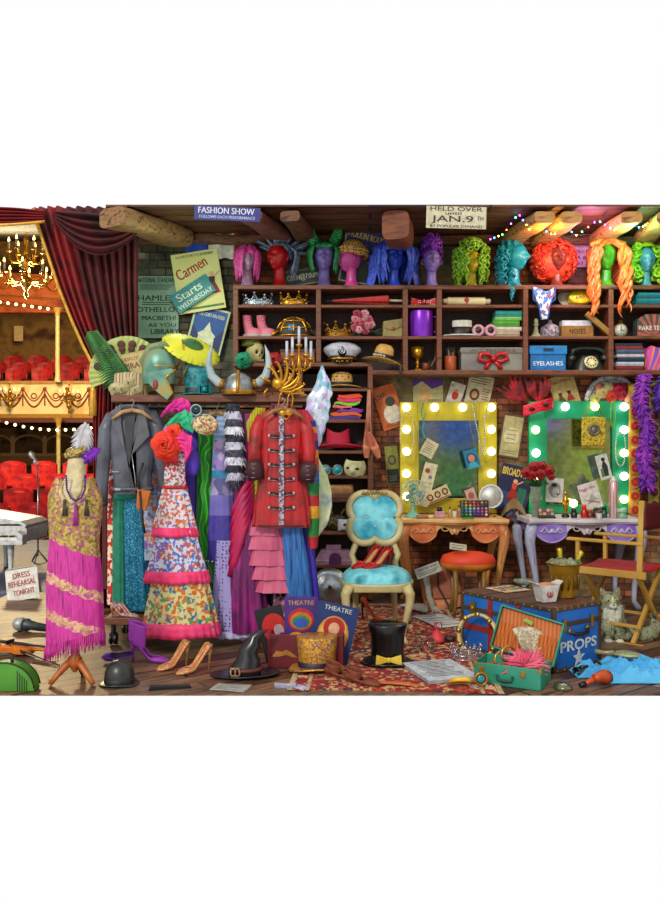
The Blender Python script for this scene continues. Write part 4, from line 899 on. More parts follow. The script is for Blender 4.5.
stack('%s in the striped pile right of the telephone', 627, 370.4, [(5, '8a3038', 'dark red cloth at the bottom'), (4, 'c0c4cc', 'pale grey cloth'), (4.5, '28405c', 'navy cloth'), (3, 'd0ccc8', 'white cloth'), (5, '5a6a88', 'slate blue cloth'), (3, 'a83a3c', 'thin red cloth'), (3, '404c60', 'dark blue cloth on top')], 'striped pile of folded cloths', -13.5, 13.5)
m = MB(M('c85a9c', .8, pat='swirl', c2='e0903c', c3='8a5ac0', sc=3)); m.grid(lambda u, v: (13*math.copysign(abs(math.cos(2*PI*u))**.7, math.cos(2*PI*u))*(1-.12*abs(2*v-1)**3), 9*math.sin(2*PI*u), 24*v+1.2*math.sin(5*2*PI*u)), 40, 12, True); m.box(-11, 11, -6, 6, 22, 23.5)
Osh('draped_fabric', 'pink orange and purple bundle of fabric at the right end of the shelf', 'cloth', 656, 370.5, m)
# ---------------- low column ----------------
t = Tsh('leopard_hat', 'leopard-print hat with wide straw brim below the captain hat', 'hat', 342, 387.5); hatp(t, [(10.5, 3), (11, 8), (9.8, 14), (6, 16.5), (.1, 17)], (9, 21, 1.4, 1), straw, M('2a2018', .6), [(10.9, 3), (11.3, 6), (10.9, 6.4)], sy=.6, wave=1)
o = [c for c in t.children if c.name.startswith('crown')][0]; o.data.materials[0] = leo
cols = [('5a3a8a', 'violet scarf at the bottom'), ('d86a28', 'orange scarf second from the bottom'), ('8a3aa8', 'purple scarf'), ('d87878', 'salmon scarf'), ('8ac83c', 'lime green scarf'), ('e03a78', 'hot pink scarf'), ('e05a28', 'orange-red scarf on top')]
z = 0
for i, (c_, lb) in enumerate(cols):
    m = MB(M(c_, .7, pat='noise', c2=c_, sc=10)); dx = [-2, 0, 4, -4, 1, 3, 4][i]; W_ = [38, 36, 30, 22, 30, 28, 28][i]/2*.86; h = 4
    m.grid(lambda u, v: (W_*math.copysign(abs(math.cos(2*PI*v))**.5, math.cos(2*PI*v))+dx, -9+18*u, h/2+(h/2)*math.copysign(abs(math.sin(2*PI*v))**.8, math.sin(2*PI*v))+.8*math.sin(3*u+4*math.cos(2*PI*v)+i)), 12, 24, False, True)
    m.add([m.v[j*12].copy() for j in range(24)], [list(range(24))])
    o = Osh('folded_scarf', lb+' in the bright pile above the red cowboy hat', 'scarf', 346, 419.5, m, group='bright folded scarves', ry=[0, 2, -2, 4, -3, 2, 0][i]); o.location.z += z*S; z += 3.5
t = Tsh('cowboy_hat', 'crimson felt cowboy hat with rolled brim', 'hat', 338, 450.4, dy=.08)
cr = M('b0123a', .7, pat='noise', c2='c8204c', sc=6); m = MB(cr)
m.grid(lambda u, v: ((12.5-1.5*v)*math.cos(2*PI*u), (9-1*v)*math.sin(2*PI*u), 4+16*v+2.5*v*math.cos(4*PI*u)*1), 36, 8, True)
m.grid(lambda u, v: ((11*(1-v))*math.cos(2*PI*u), 8*(1-v)*math.sin(2*PI*u), 20+2.5*math.cos(4*PI*u)*(1-v)-4*v), 36, 6, True); mk('crown', m, t)
m = MB(cr); m.grid(lambda u, v: (lerp(11, 27, v)*math.cos(2*PI*u), lerp(8, 14, v)*math.sin(2*PI*u), 3+4.5*v*v*abs(math.sin(2*PI*u))-1.5*v*abs(math.cos(2*PI*u))), 48, 8, True); mk('brim', m, t, solid=.9)
m = MB(M('8a0c2c', .6)); m.lathe([(12.4, 4), (12.8, 5), (12.6, 7.5), (12.2, 8)], 36, None, 1, .74); mk('hat_band', m, t)
t = Tsh('sunglasses', 'round turquoise-lens sunglasses under the crimson cowboy hat', 'sunglasses', 331.5, 475.6, dy=.03)
for s_ in (-1, 1): m = MB(M('9a9a94', .3, .5)); m.torus((s_*6, 0, 5.6), 4.8, .7, 24, 8); r_ = mk('rim', m, t); m = MB(M('1fa8b4' if s_ > 0 else '6aa0a8', .15)); m.cyl((s_*6, -.4, 5.6), (s_*6, .4, 5.6), 4.8, None, 24); mk('lens', m, r_)
m = MB(M('9a9a94', .3, .5)); m.tube([(-1.4, 0, 6.5), (0, 0, 7.2), (1.4, 0, 6.5)], .5, 6); mk('bridge', m, t)
t = Tsh('half_mask', 'cream half-face phantom mask resting on its side', 'mask', 355, 475.6, dy=.06, rx=14)
m = MB(M('d8d4a8', .35)); 
def hm(u, v):
    a = PI*(u-.5)*.95; z = 17*v; x = 11*math.sin(a)*(1-.25*(2*v-1)**2); y = -7*math.cos(a)*(1-.2*(2*v-1)**2)
    y -= 2.5*math.exp(-((u-.4)/.07)**2-((v-.35)/.2)**2); cut = 4*math.sin(PI*u)**2*(1-v); return (x, y, z*(1-.1*u)+cut*(.5-u)+ (2 if v == 0 else 0)*math.cos(9*u))
m.grid(hm, 28, 20); mk('shell', m, t, solid=.7); m = MB(black)
for u, v in ((.27, .55), (.55, .55)): p = hm(u, v); m.ell((p[0], p[1]-.3, p[2]), (2.2, .8, 1.4), 12)
mk('eye_hole', m, t)
t = Tsh('casket', 'small satin copper casket with rounded lid on the low shelf', 'box', 340, 499.2); m = MB(M('8c6248', .3, .2)); m.box(-14, 14, -8, 8, 0, 6); mk('base', m, t, bevel=1)
m = MB(M('b98a5c', .25, .3)); m.grid(lambda u, v: (14*math.copysign(abs(math.cos(2*PI*u))**.35, math.cos(2*PI*u))*(1-.12*v*v), 8*math.copysign(abs(math.sin(2*PI*u))**.35, math.sin(2*PI*u))*(1-.3*v*v), 6+8*math.sin(PI/2*v)), 36, 8, True); m.box(-12, 12, -5.4, 5.4, 13, 14); mk('lid', m, t)
t = Tsh('carnival_mask', 'silver-white half mask lying in front of dark horned mask', 'mask', 350, 531.5, dy=.04); m = MB(M('dcdce0', .35)); m.grid(lambda u, v: (12*math.sin(PI*(u-.5)*.9), -7*math.cos(PI*(u-.5)*.9)-1.5*math.sin(PI*v), 12*v+2*math.sin(PI*u)*(1-v)), 24, 10); mk('shell', m, t, solid=.7)
m = MB(black); m.ell((-4.5, -7.7, 7), (2.6, 1, 1.6)); m.ell((4.5, -7.7, 7), (2.6, 1, 1.6)); mk('eye_hole', m, t)
t = Tsh('horned_mask', 'dark olive beaded mask with two small gold knobs', 'mask', 337, 531.5, dy=.1); m = MB(M('4a4a34', .6, pat='cells', c2='6a6844', c3='2a2a20', sc=70)); m.ell((0, 0, 8), (11, 5, 8)); mk('face', m, t); m = MB(agold)
for s_ in (-1, 1): m.tube([(s_*4, -1, 14), (s_*5, -1, 18), (s_*7, -1, 20)], 1, 8); m.ell((s_*7, -1, 20.5), 1.8, 10)
m.tube([(-9, -5, 4), (-4, -7, 9), (0, -7, 5), (4, -7, 9), (9, -5, 6)], .9, 6); mk('horns', m, t)
t = Tsh('gift_box', 'pale pink tapered gift box with purple arched front on the bottom shelf', 'box', 335, 565.3, dy=.1)
m = MB(M('c39cb4', .5)); m.prism([(-22, 0), (22, 0), (14, 14), (-14, 14)], -9, 9); mk('box', m, t, bevel=.5); m = MB(M('b48ca8', .5)); m.box(-9, 6, -5, 5, 13.6, 19); mk('top_handle', m, t, bevel=.6)
m = MB(M('7a3a78', .4)); m.prism([(-6, 0), (6, 0)]+[(6*math.cos(q), 6+6*math.sin(q)) for q in [PI*i/8 for i in range(9)]], -9.8, -9); mk('arched_panel', m, t); m = MB(M('e0c4d4', .5)); m.box(-22.5, -6, -9.6, -9, 4, 5); m.box(6, 22.5, -9.6, -9, 4, 5); mk('trim', m, t)
# pointe shoes hanging on the column's right upright
for i, (dx, tilt, lb) in enumerate([(-2.6, 2, 'left peach pointe shoe hanging by ribbons from the shelf upright'), (10, -22, 'right peach pointe shoe hanging tilted by ribbons from the shelf upright')]):
    t = T('ballet_shoe', lb, 'ballet shoe', 369+dx, 458, 6.80-.035*i, group='hanging pointe shoes', ry=tilt); ps = M('d88a68', .5)
    m = MB(ps); m.grid(lambda u, v: ((lambda w_: w_*math.cos(2*PI*u))(interp([(0, 2.0), (.08, 2.7), (.4, 4.2), (.75, 3.4), (1, 2.6)], v)[0]), (lambda w_: w_*.8*math.sin(2*PI*u))(interp([(0, 2.0), (.1, 2.6), (.5, 3.6), (1, 2.6)], v)[0])+(1.5 if math.sin(2*PI*u) < 0 and .42 < v < .95 else 0), 28*v), 24, 24, True); mk('upper', m, t)
    m = MB(M('b86448', .5)); m.grid(lambda u, v: (2.2*math.sin(PI*v)**.4*(2*u-1), -1.7, 12+14*v), 8, 12); mk('opening', m, t)
    m = MB(M('cf8f70', .5)); 
    for s_ in (-1, 1): th_ = math.radians(tilt); qx, qz = -dx*math.cos(th_)-68*math.sin(th_), -dx*math.sin(th_)+68*math.cos(th_); m.tube([(s_*1.8, 0, 26), (lerp(s_*1.5, qx, .35), 0, lerp(26, qz, .35)), (qx+s_*.8, 0, qz)], .9, 6, .4)
    mk('ribbon', m, t)
# ---------------- garment rack ----------------
RY = 5.5
t = T('garment_rack', 'wooden rolling garment rack with a top shelf full of headgear', 'garment rack', 0, 450+1040/5.3, 5.3)
fz = 450+1040/5.3
m = MB(woodx); m.box(111, 316, 0, 62, fz-402, fz-395); mk('top_shelf', m, t, bevel=.6)
m = MB(M('3a3a40', .3, .8)); m.cyl((113, 30, fz-407), (314, 30, fz-407), 1.2); mk('rod', m, t)
for x in (113.5, 312.5): m = MB(wood); m.box(x-2, x+2, 27, 33, fz-622, fz-402); mk('upright', m, t, bevel=.4)
m = MB(woodx); m.box(104, 153, 0, 62, fz-625, fz-618); mk('base_board', m, t, bevel=.6)
m = MB(woodx); m.box(307, 318, 0, 62, fz-625, fz-618); mk('foot_bar', m, t, bevel=.6)
for x, y in ((112, 6), (112, 56), (312, 6), (312, 56)):
    m = MB(black); 
    for d in (-2.4, 2.4): m.cyl((x+d-1.2, y, 6.5), (x+d+1.2, y, 6.5), 6, None, 18)
    m.box(x-1.5, x+1.5, y-4, y+4, 6, 21); mk('caster', m, t, bevel=.4)
hw_ = M('c8a070', .45)
def hanger(label, px, ytop, w_, dY=0, col=None):
    t = T('coat_hanger', label, 'coat hanger', px, 450+(ytop-450)*1.0, RY+dY); k = 5.5/(RY+dY)
    m = MB(M(col, .45) if col else hw_)
    for s_ in (-1, 1): m.tube([(0, 0, -6), (s_*w_*.25, 0, -8), (s_*w_*.5, 0, -15)], [1.9, 2, 1.4], 8, .6)
    mk('shoulders', m, t)
    m = MB(ch); m.tube([(0, 0, -6), (0, 0, -1), (2, 0, 1), (1.8, 0, 3.6), (0, 0, 4.4), (-1.8, 0, 3.2)], .45, 6); mk('hook', m, t); return t
def G(name, label, cat, px, py, Y, **k): return T(name, label, cat, px, py, Y, **k)
def sleeve(m, p, r, n=14, flat=.8): return m.tube(p, r, n, flat)
# grey leather jacket
gl = M('50525c', .38, pat='noise', c2='6e707c', sc=7, bump=.15); gd = M('46464c', .5)
hanger('pale wooden hanger inside the grey leather jacket', 132, 404, 40, -.26)
t = G('leather_jacket', 'grey leather biker jacket hanging open at the left end of the rack', 'jacket', 132, 506, 5.33); H = 506
m = MB(gl); garment(m, [(H-494, 0, 19, 6), (H-482, 0, 18.5, 6), (H-450, 0, 22, 7.5), (H-425, 0, 24, 8), (H-412, 0, 21, 7), (H-405, 0, 13, 6)], 5, .02); mk('body', m, t)
for s_, pts in ((-1, [(-20, 0, H-415), (-26, -1, H-430), (-28, -1, H-460), (-30, -2, H-490), (-30, -2, H-505)]), (1, [(19, 0, H-413), (25, -1, H-428), (29, -1, H-455), (33, -2, H-482), (35, -2, H-495)])):
    m = MB(gl); sleeve(m, pts, [6, 7.5, 7, 6.4, 6.2]); m.use(gd); m.tube([Vector(pts[-1])+Vector((-s_*.2, 0, 4)), Vector(pts[-1])+Vector((0, 0, -.4))], 6.5, 14, .85); mk('sleeve', m, t)
m = MB(gd); m.prism([(-6, H-406), (6, H-406), (3, H-440), (-1, H-470), (0, H-494), (6, H-494), (-4, H-450)], -8.6, -7.6); m.prism([(-7, H-408), (7, H-408), (0, H-450)], -8.8, -7.9); mk('opening', m, t)
m = MB(M('707278', .4))
m.prism([(-8, H-404), (-16, H-411), (-17, H-425), (-4, H-452), (-8, H-425)], -10.4, -8.4); m.prism([(8, H-404), (15, H-410), (20, H-436), (2, H-455), (9, H-425)], -10.4, -8.4); mk('lapels', m, t, bevel=.6)
m = MB(silver); m.tube([(2, -9.2, H-454), (5, -9, H-475), (6, -8, H-492)], .5, 5); m.box(-18, -11, -8.6, -7.4, H-472, H-471); m.box(-15, -9, -9, -7.6, H-490, H-487.6); mk('zip', m, t)
m = MB(gl); m.tube([(-20*math.cos(PI*i/12), -6.6*math.sin(PI*i/12)-.4, H-489) for i in range(13)], 2.2, 8); mk('waistband', m, t)
# under-jacket dresses
def drape(name, label, px, hem, Y, tab, mt, folds=5, amp=.1, cat='dress', mats=None, hemw=0, seed=0, pname='cloth', **k):
    t = G(name, label, cat, px, hem, Y, **k); m = MB(mt); garment(m, [(hem-y, cx-px, hw, hd) for y, cx, hw, hd in tab], folds, amp, mats=mats and [(hem-y, mt_) for y, mt_ in mats], hemw=hemw, seed=seed); mk(pname, m, t); return t
gt = lambda c1, c2, c3, sc=170: M(c1, .35, .35, pat='glitter', c2=c2, c3=c3, c4=c1, sc=sc)
drape('scarf_dress', 'red and cream patterned strip dress below the jacket sleeve', 111.5, 604, 5.47, [(604, 112, 5, 4), (500, 113, 5.5, 4), (412, 115, 5, 4)], M('c83a28', .7, pat='cells', c2='e8dcc8', c3='b02a20', c4='e0cfae', sc=45), 3, .08)
drape('burgundy_dress', 'narrow dark burgundy dress at the far left of the rack', 106.5, 588, 5.56, [(588, 107, 5, 4), (500, 107, 5, 4), (412, 111, 4, 4)], M('6a1018', .7), 3, .1)
t = drape('sequin_gown', 'teal-blue sequinned long gown with jade lining under the leather jacket', 134, 610, 5.45, [(610, 138, 16, 8), (570, 136, 16, 8), (520, 135, 16, 7), (490, 135, 15, 6), (470, 134, 12, 5), (412, 134, 8, 5)], gt('12688a', '1f86a6', '5ab8c8'), 5, .1)
m = MB(M('1a9478', .6)); garment(m, [(610-607, -13, 8, 9), (613-500, -14, 7, 6), (613-486, -10, 8, 5)], 4, .08); mk('lining', m, t)
m = MB(M('22b090', .6)); m.tube([(-18, -8, 613-498), (0, -9, 613-497), (8, -8, 613-496)], [4, 5, 4], 10, .5); mk('waist_sash', m, t)
t = G('hip_bag', 'orange-brown suede bag on dark strap hanging below the leather jacket', 'bag', 143.5, 511, 5.27); m = MB(M('b56a20', .8, pat='noise', c2='c87c30', sc=20)); m.prism([(-7, 2), (3, 0), (8, 20), (-6, 22)], -2, 2); mk('pouch', m, t, bevel=1); m = MB(M('3a2c34', .6)); m.tube([(-4, 0, 22), (-5, -1, 34), (0, -1, 48)], 1.2, 6, .5); m.tube([(-3, -2, 20), (-1, -2.4, -8), (2, -2.2, -22)], 1.3, 6, .5); mk('strap', m, t)
drape('pale_slip', 'pale grey-blue slip dress with orange flowers left of the tiered dress', 151, 560, 5.42, [(560, 154, 9, 5), (500, 152, 8, 5), (470, 152, 6, 4), (414, 152, 5, 4)], M('a9b6cc', .6, pat='floral', c2='c87a3a', c3='8a6aa0', c4='6a8aa0', sc=26), 4, .12)
# floral tiered dress
def flo(bg, a, b_, c_, sc=26): return M(bg, .7, pat='floral', c2=a, c3=b_, c4=c_, sc=sc*1.7)
t = G('tiered_dress', 'long white floral dress with three tiers trimmed in hot pink ruffles', 'dress', 180, 636, 5.2); H = 636
f1 = flo('d8d4dc', 'd06a5a', '6a7ac8', 'c8883a', 22); f2 = flo('cfd0dc', '5a7ac4', 'c86a4a', '9a6ab0', 20); f3 = flo('d8cf9c', 'd07828', '3a80a8', '6aa05a', 17)
tier = lambda y0, y1, cx, a, b_, mt: (lambda m: mk('skirt_tier', garment(m, [(H-y1, cx-180, b_, b_*.42), (H-y0, cx-180, a, a*.45)], 9, .07), t))(MB(mt))
tier(486, 532, 175, 12, 22, f1); tier(530, 577, 177, 19, 30, f2); tier(575, 628, 180, 27, 37, f3)
fm = M('e0306c', .6, pat='noise', c2='f0548a', sc=12)
for (y, cx, w_, h) in ((527, 175, 22, 9), (570, 177, 31, 12), (621, 180, 38, 14)): m = MB(fm); frill(m, cx-180, H-y, w_, w_*.44, h, 26, .035, 1.07); mk('ruffle', m, t, solid=.5)
m = MB(flo('d0ccd4', 'c03a30', 'b05a50', '8a7a5a', 24)); garment(m, [(H-487, -5, 11, 6), (H-470, -5, 10, 6), (H-440, -6, 12, 6), (H-425, -6, 9, 5)], 5, .04); mk('bodice', m, t)
m = MB(M('c81c30', .5)); m.tube([(-5+11.6*math.cos(2*PI*i/24), 7*math.sin(2*PI*i/24), H-487) for i in range(25)], 1.7, 8); m.ell((5, -7, H-487), (2.5, 1.5, 2)); mk('sash', m, t)
m = MB()
for k, (x, z, r_) in enumerate([(-4, H-445, 15), (4, H-432, 8)]): rose(m, (x-3, -8-k, z), r_, M('d82a14', .55, pat='noise', c2='f0501c', sc=9))
m.use(M('c01424', .6)); 
for k in range(18): a = R.uniform(0, 6.3); m.tube([(-2+4*math.cos(a), -8, H-452), (-1+8*math.cos(a), -10, H-462-6*R.random())], [2.6, .6], 6)
one('fabric_flower', 'large orange-red fabric flower corsage on the tiered floral dress', 'flower', 175, 636, 5.2, m)
# ruffled boas
def ruffle_heap(name, label, px, py, Y, pts, r, c1, c2, cat='boa', **k):
    m = MB(M(c1, .6, pat='noise', c2=c2, sc=9)); L_ = len(pts)
    def fn(u, v):
        q = u*(L_-1); i = min(int(q), L_-2); p = Vector(pts[i]).lerp(Vector(pts[i+1]), q-i); a = 2*PI*v
        rr = r*(1+.16*math.sin(11*a+5*math.sin(9*u))+.14*math.sin(26*u+2.4*math.sin(2*a))+.1*math.sin(17*u+4*a))*(math.sin(PI*min(.97, max(.03, u)))**.3); return (p.x+rr*math.cos(a)*.5, p.y+rr*math.sin(a)*.6, p.z+rr*math.cos(a))
    m.grid(fn, 110, 66, False, True); return one(name, label, cat, px, py, Y, m, **k)
ruffle_heap('ruffled_collar', 'magenta ruffled collar on top of the rack dresses', 176, 420, 5.2, [(-14, 0, 6), (-4, -2, 14), (6, -2, 15), (15, 0, 8)], 6, 'c81490', 'e838a8')
ruffle_heap('ruffled_collar', 'mint green ruffled collar below the magenta one', 178, 436, 5.17, [(-15, 0, 6), (-6, -2, 14), (3, -3, 18), (10, -2, 16), (16, 0, 6)], 6.5, '2aa878', '4ad09c')
ruffle_heap('ruffled_collar', 'hot pink ruffle curving right of the big red flower', 184, 452, 5.14, [(-20, 0, 22), (-8, 0, 16), (4, 0, 8), (5, 0, -4), (0, 0, -12)], 6.5, 'd01c80', 'f048a4')
drape('purple_blouse', 'vivid violet dress with puffed sleeve beside the tiered dress', 191, 612, 5.48, [(612, 192, 9, 6), (520, 191, 9, 6), (480, 191, 9, 6), (440, 190, 9, 6), (430, 190, 7, 5), (414, 190, 5, 4)], M('4a2a98', .55, pat='noise', c2='5c38b4', sc=5), 4, .1)
m = MB(M('5a34b0', .55, pat='noise', c2='6c46c8', sc=6)); m.ell((0, 0, 0), (8, 5, 15), 20); m.ell((0, 0, 17), (6, 5, 9), 16); one('puffed_sleeve', 'violet puffed sleeve hanging in front of the green swirl dress', 'sleeve', 192, 462, 5.3, m)
drape('swirl_dress', 'bright green dress with swirling lime pattern', 206, 632, 5.42, [(632, 208, 13, 7), (560, 208, 12, 7), (500, 206, 9, 6), (440, 206, 8, 5), (415, 206, 6, 4)], M('2a9a1c', .45, pat='swirl', c2='4ccc2c', c3='1c7a18', sc=5), 4, .08)
t = G('beaded_clutch', 'oval beaded clutch with red and gold pattern hanging over the green dress', 'bag', 204, 435, 5.12); m = MB(M('b8a878', .5, pat='cells', c2='d8c8a0', c3='b84838', c4='6a5a48', sc=90)); m.ell((0, 0, 10), (13, 4, 10), 24, TR(0, 0, 0, 0, 8, 0)); mk('body', m, t); m = MB(silver); m.tube([(13*math.cos(PI*i/16), 0, 10+10.6*math.sin(PI*i/16)) for i in range(17)], .7, 6); mk('clasp_frame', m, t)
t = G('hand_mirror', 'small round dark mirror with pale rim above the beaded clutch', 'mirror', 196, 416, 5.1); m = MB(M('a8c4c0', .3, .4)); m.torus((0, 0, 6), 5.2, .8, 22, 6); mk('rim', m, t); m = MB(M('0c3a40', .1)); m.cyl((0, -.5, 6), (0, .5, 6), 5, None, 22); mk('glass', m, t)
# patchwork coat
t = drape('patchwork_coat', 'lavender and denim patchwork coat ending in a violet panel', 224, 562, 5.36, [(562, 222, 15, 7), (520, 222, 13, 7), (470, 222, 10, 6), (430, 224, 10, 6), (416, 224, 7, 5)], M('4a3aa0', .6, pat='noise', c2='5a48b4', sc=5), 4, .05,
  mats=[(562, M('3d3490', .6)), (540, M('5a4cae', .6)), (515, M('8a86c8', .7, pat='noise', c2='7a70b8', sc=6)), (495, M('9a8ab0', .7, pat='cells', c2='6a6a98', c3='c8a078', c4='b0a8d0', sc=16)), (478, M('4aa0c8', .7)), (470, M('a890c8', .7, pat='cells', c2='c8b4d8', c3='6a80b8', c4='8a98c8', sc=20)), (440, M('8aa4c8', .7, pat='stripe', c2='a8bcd8', sc=9, ax=((0, PI/2, 0), (1, 1, 1))))], pname='body')
m = MB('d8d4e4'); 
for k in range(8): a = PI+PI*(k+.5)/8; m.ell((-2+15.6*math.cos(a), 8*math.sin(a), 1.4), .9, 8)
mk('hem_pearls', m, t)
t = drape('dotted_skirt', 'long lilac petticoat with dark dots and scalloped lace hem', 230, 636, 5.33, [(636, 234, 26, 10), (600, 232, 20, 8), (560, 229, 13, 7), (540, 228, 11, 6)], M('a8a0d0', .7, pat='dots', c2='4a3a80', sc=42), 7, .08, hemw=2.5, cat='skirt')
m = MB(M('c8c4e4', .7)); frill(m, 4, 6, 26, 10, 6, 22, .05, 1.06); mk('lace_hem', m, t, solid=.4)
m = MB(M('9a9aa8', .9))
def tail(u, v):
    a = 2*PI*v; z = 84*(1-u); r_ = (8.5 if u < .9 else 8.5*(1-(u-.9)/.1*.8))*(.75+.25*math.sin(PI*u))*(1+.1*math.sin(60*u+9*v)+.06*math.sin(17*a)); return (3*math.sin(2.2*u)-2+r_*math.cos(a), r_*.7*math.sin(a), z)
NB = 11
for k in range(NB):
    m.use(M(['2a2a34', 'b0b0c0', '4a4858', 'd0d0dc'][k % 4], .9, pat='noise', c2=['4a4a58', 'd8d8e4', '6a6878', 'e8e8f0'][k % 4], sc=30))
    m.grid(lambda u, v: tail((k+u)/NB, v), 6, 26, False, True)
    for q in range(34): v = R.random(); p = Vector(tail((k+R.random()*.9)/NB, v)); m.tube([p, p+Vector((2.2*math.cos(2*PI*v), 1.6*math.sin(2*PI*v), -3.4))], [.9, .1], 4)
one('fur_stole', 'long grey and white striped fur stole hanging in front of the rack', 'stole', 234, 488, 5.22, m)
t = drape('evening_gown', 'magenta to plum evening gown with draped wrap skirt', 245, 632, 5.3, [(632, 247, 21, 9), (600, 246, 19, 9), (550, 246, 15, 8), (500, 245, 11, 7), (470, 246, 9, 6), (430, 247, 8, 5), (414, 247, 6, 4)], M('8a1474', .5, pat='noise', c2='6c1060', c3='a81c88', sc=4, ax=((0, 0, 0), (5, 5, 1))), 6, .1)
m = MB(M('c81450', .5, pat='noise', c2='b01060', sc=4))
for k in range(6): m.tube([(8, -5, 632-478-k*5), (0, -8.6, 632-488-k*8), (-8-.4*k, -7.6, 632-506-11*k), (-12-.6*k, -4, 632-516-12*k)], [2.6, 3.6, 3.8, 2.6], 8, .5)
mk('wrap_panel', m, t)
t = drape('knit_cardigan', 'chartreuse yellow ribbed cardigan beside the red coat', 254, 502, 5.31, [(502, 254, 9, 5), (450, 255, 9, 5), (425, 256, 9, 5), (408, 261, 5, 4)], M('c8c020', .7, pat='stripe', c2='a89a14', sc=18), 3, .05, cat='cardigan')
m = MB(M('c8c020', .7, pat='stripe', c2='a89a14', sc=18)); m.tube([(6, -2, 92), (-4, -3, 78), (-7, -3, 50), (-6, -3, 10)], [5, 6, 5.4, 5], 12, .7); mk('sleeve', m, t)
m = MB(M('7a2a5a', .5)); m.ell((0, 0, 0), (12, 4, 9)); m.use(M('5a1a44', .5)); m.ell((8, 1, -4), (5, 3, 6)); one('plum_sash', 'dark plum sash gathered above the evening gown', 'sash', 248, 462, 5.42, m)
# red coat
rc = M('9c0e18', .5, pat='noise', c2='b8141e', c3='74080e', sc=6, bump=.3); rdk = M('6a0c18', .6)
hanger('brown wooden hanger with gold hook inside the red military coat', 283, 403, 40, -.44, 'a87844')
t = G('military_coat', 'red velvet military coat with dark braid fastenings and silver front trim', 'coat', 281, 527, 5.15); H = 527
m = MB(rc); garment(m, [(0, 0, 28, 8), (H-500, 0, 26, 8), (H-460, 1, 20, 8), (H-430, 1, 22, 8), (H-416, 1, 22, 7), (H-408, 1, 12, 6), (H-404, 1, 8, 5)], 7, .06); mk('body', m, t)
for s_, pts in ((-1, [(-18, 0, H-416), (-24, -1, H-430), (-26, -2, H-450), (-26, -5, H-466)]), (1, [(20, 0, H-416), (26, -1, H-432), (28, -2, H-452), (27, -5, H-468)])):
    m = MB(rc); sleeve(m, pts, [6, 7, 7, 6.4]); s1 = mk('sleeve', m, t)
    m = MB(M('50101c', .6)); p = Vector(pts[-1]); m.tube([p+Vector((s_*1, 0, 5)), p+Vector((0, -1, -2)), p+Vector((-s_*2, -1, -14))], [8, 9, 8], 16, .8); m.use(M('9a8a98', .4, .4))
    for k in range(4): m.tube([p+Vector((s_*.8-8.6, -1, 3-4.4*k)), p+Vector((0, -8.4, 2-4.4*k)), p+Vector((s_*.8+8.6, -1, 3-4.4*k))], .5, 5)
    mk('cuff', m, s1)
m = MB(M('a8a0a8', .4, .5, pat='cells', c2='6a5a68', c3='c8c0c8', sc=90)); m.box(-1.5, 3.5, -9.6, -7.6, 3, H-412); m.prism([(-6, H-405), (-3, H-413), (1, H-419), (5, H-413), (8, H-405), (5.5, H-404), (1, H-412), (-3.5, H-404)], -9.8, -6.5); mk('front_trim', m, t)
for k in range(6):
    z = H-437-14.2*k
    for s_ in (-1, 1):
        m = MB(M('241018', .5)); m.tube([(1+s_*3, -9.4, z), (1+s_*11, -9, z+1)], 1.3, 6); m.use(M('b8b0b0', .4, .5)); m.tube([(1+s_*3, -9.9, z-.9), (1+s_*10.5, -9.6, z-.2)], .45, 5); m.ell((1+s_*12, -9, z+1), (1.8, 1, 1.8), 10); mk('braid_fastening', m, t)
for s_ in (-1, 1): m = MB(rdk); m.tube([(1+s_*8, -3, H-404), (1+s_*10, -5, H-409), (1+s_*5, -7.5, H-416)], [2.4, 3, 1.5], 8, .6); mk('collar', m, t)
m = MB(rdk); m.tube([(28*math.cos(PI+PI*i/20), 8.4*math.sin(PI+PI*i/20), 1.5) for i in range(21)], 1, 6); mk('hem_edging', m, t)
t = G('gold_ornament', 'gold filigree mask ornament with cords hanging at the coat collar', 'ornament', 285, 419, 5.06); m = MB(goldm); m.ell((-2, 0, 6), (4, 1.2, 3)); m.ell((4, 0, 7), (4, 1.2, 4)); m.tube([(-8, 0, 6), (-5, 0, 24), (-1, 0, 30)], .8, 6); m.tube([(2, 0, 8), (3, 0, 22), (6, 0, 28), (8, 0, 20), (6, 0, 8)], .9, 6); m.tube([(-2, 0, 3), (1, 0, -1), (5, 0, 3)], .8, 6); mk('filigree', m, t)
t = G('ruffle_skirt', 'dusty pink tiered ruffle skirt below the red coat', 'skirt', 269, 592, 5.24); H = 592
for k, (y0, y1, cx, w_) in enumerate([(518, 535, 266, 16), (533, 549, 267, 17), (547, 565, 269, 17.5), (563, 579, 272, 18), (577, 592, 275, 17)]):
    m = MB(M('c05a7c', .6, pat='noise', c2='d0708e', sc=5)); garment(m, [(H-y1, cx-269, w_*1.08, 7.5+k*.2), (H-y0, cx-269, w_*.86, 5)], 5, .07, 6, seed=k*1.3); mk('ruffle_tier', m, t)
drape('maroon_gown', 'dark maroon gown behind the pink ruffle skirt', 272, 612, 5.42, [(612, 272, 20, 6), (560, 270, 18, 6), (500, 270, 14, 5), (420, 275, 9, 4)], M('4a0c38', .6, pat='noise', c2='5e1448', sc=5), 5, .12)
drape('pleated_gown', 'bright blue finely pleated gown reaching to the programmes', 296, 610, 5.22, [(610, 300, 12, 6), (560, 296, 11, 6), (524, 291, 10, 5), (500, 290, 9, 5)], M('2a66a8', .5, pat='noise', c2='3c80bc', c3='1c4c8c', sc=6, ax=((0, 0, 0), (8, 8, .6))), 9, .09)
drape('indigo_gown', 'narrow indigo pleated gown with magenta edge right of the blue one', 310, 607, 5.3, [(607, 313, 7, 6), (560, 309, 6, 5), (524, 304, 6, 5), (490, 302, 6, 5), (420, 302, 5, 4)], M('3a2a9a', .5, pat='noise', c2='4c3cb4', sc=6, ax=((0, 0, 0), (8, 8, .6))), 6, .1, mats=None)
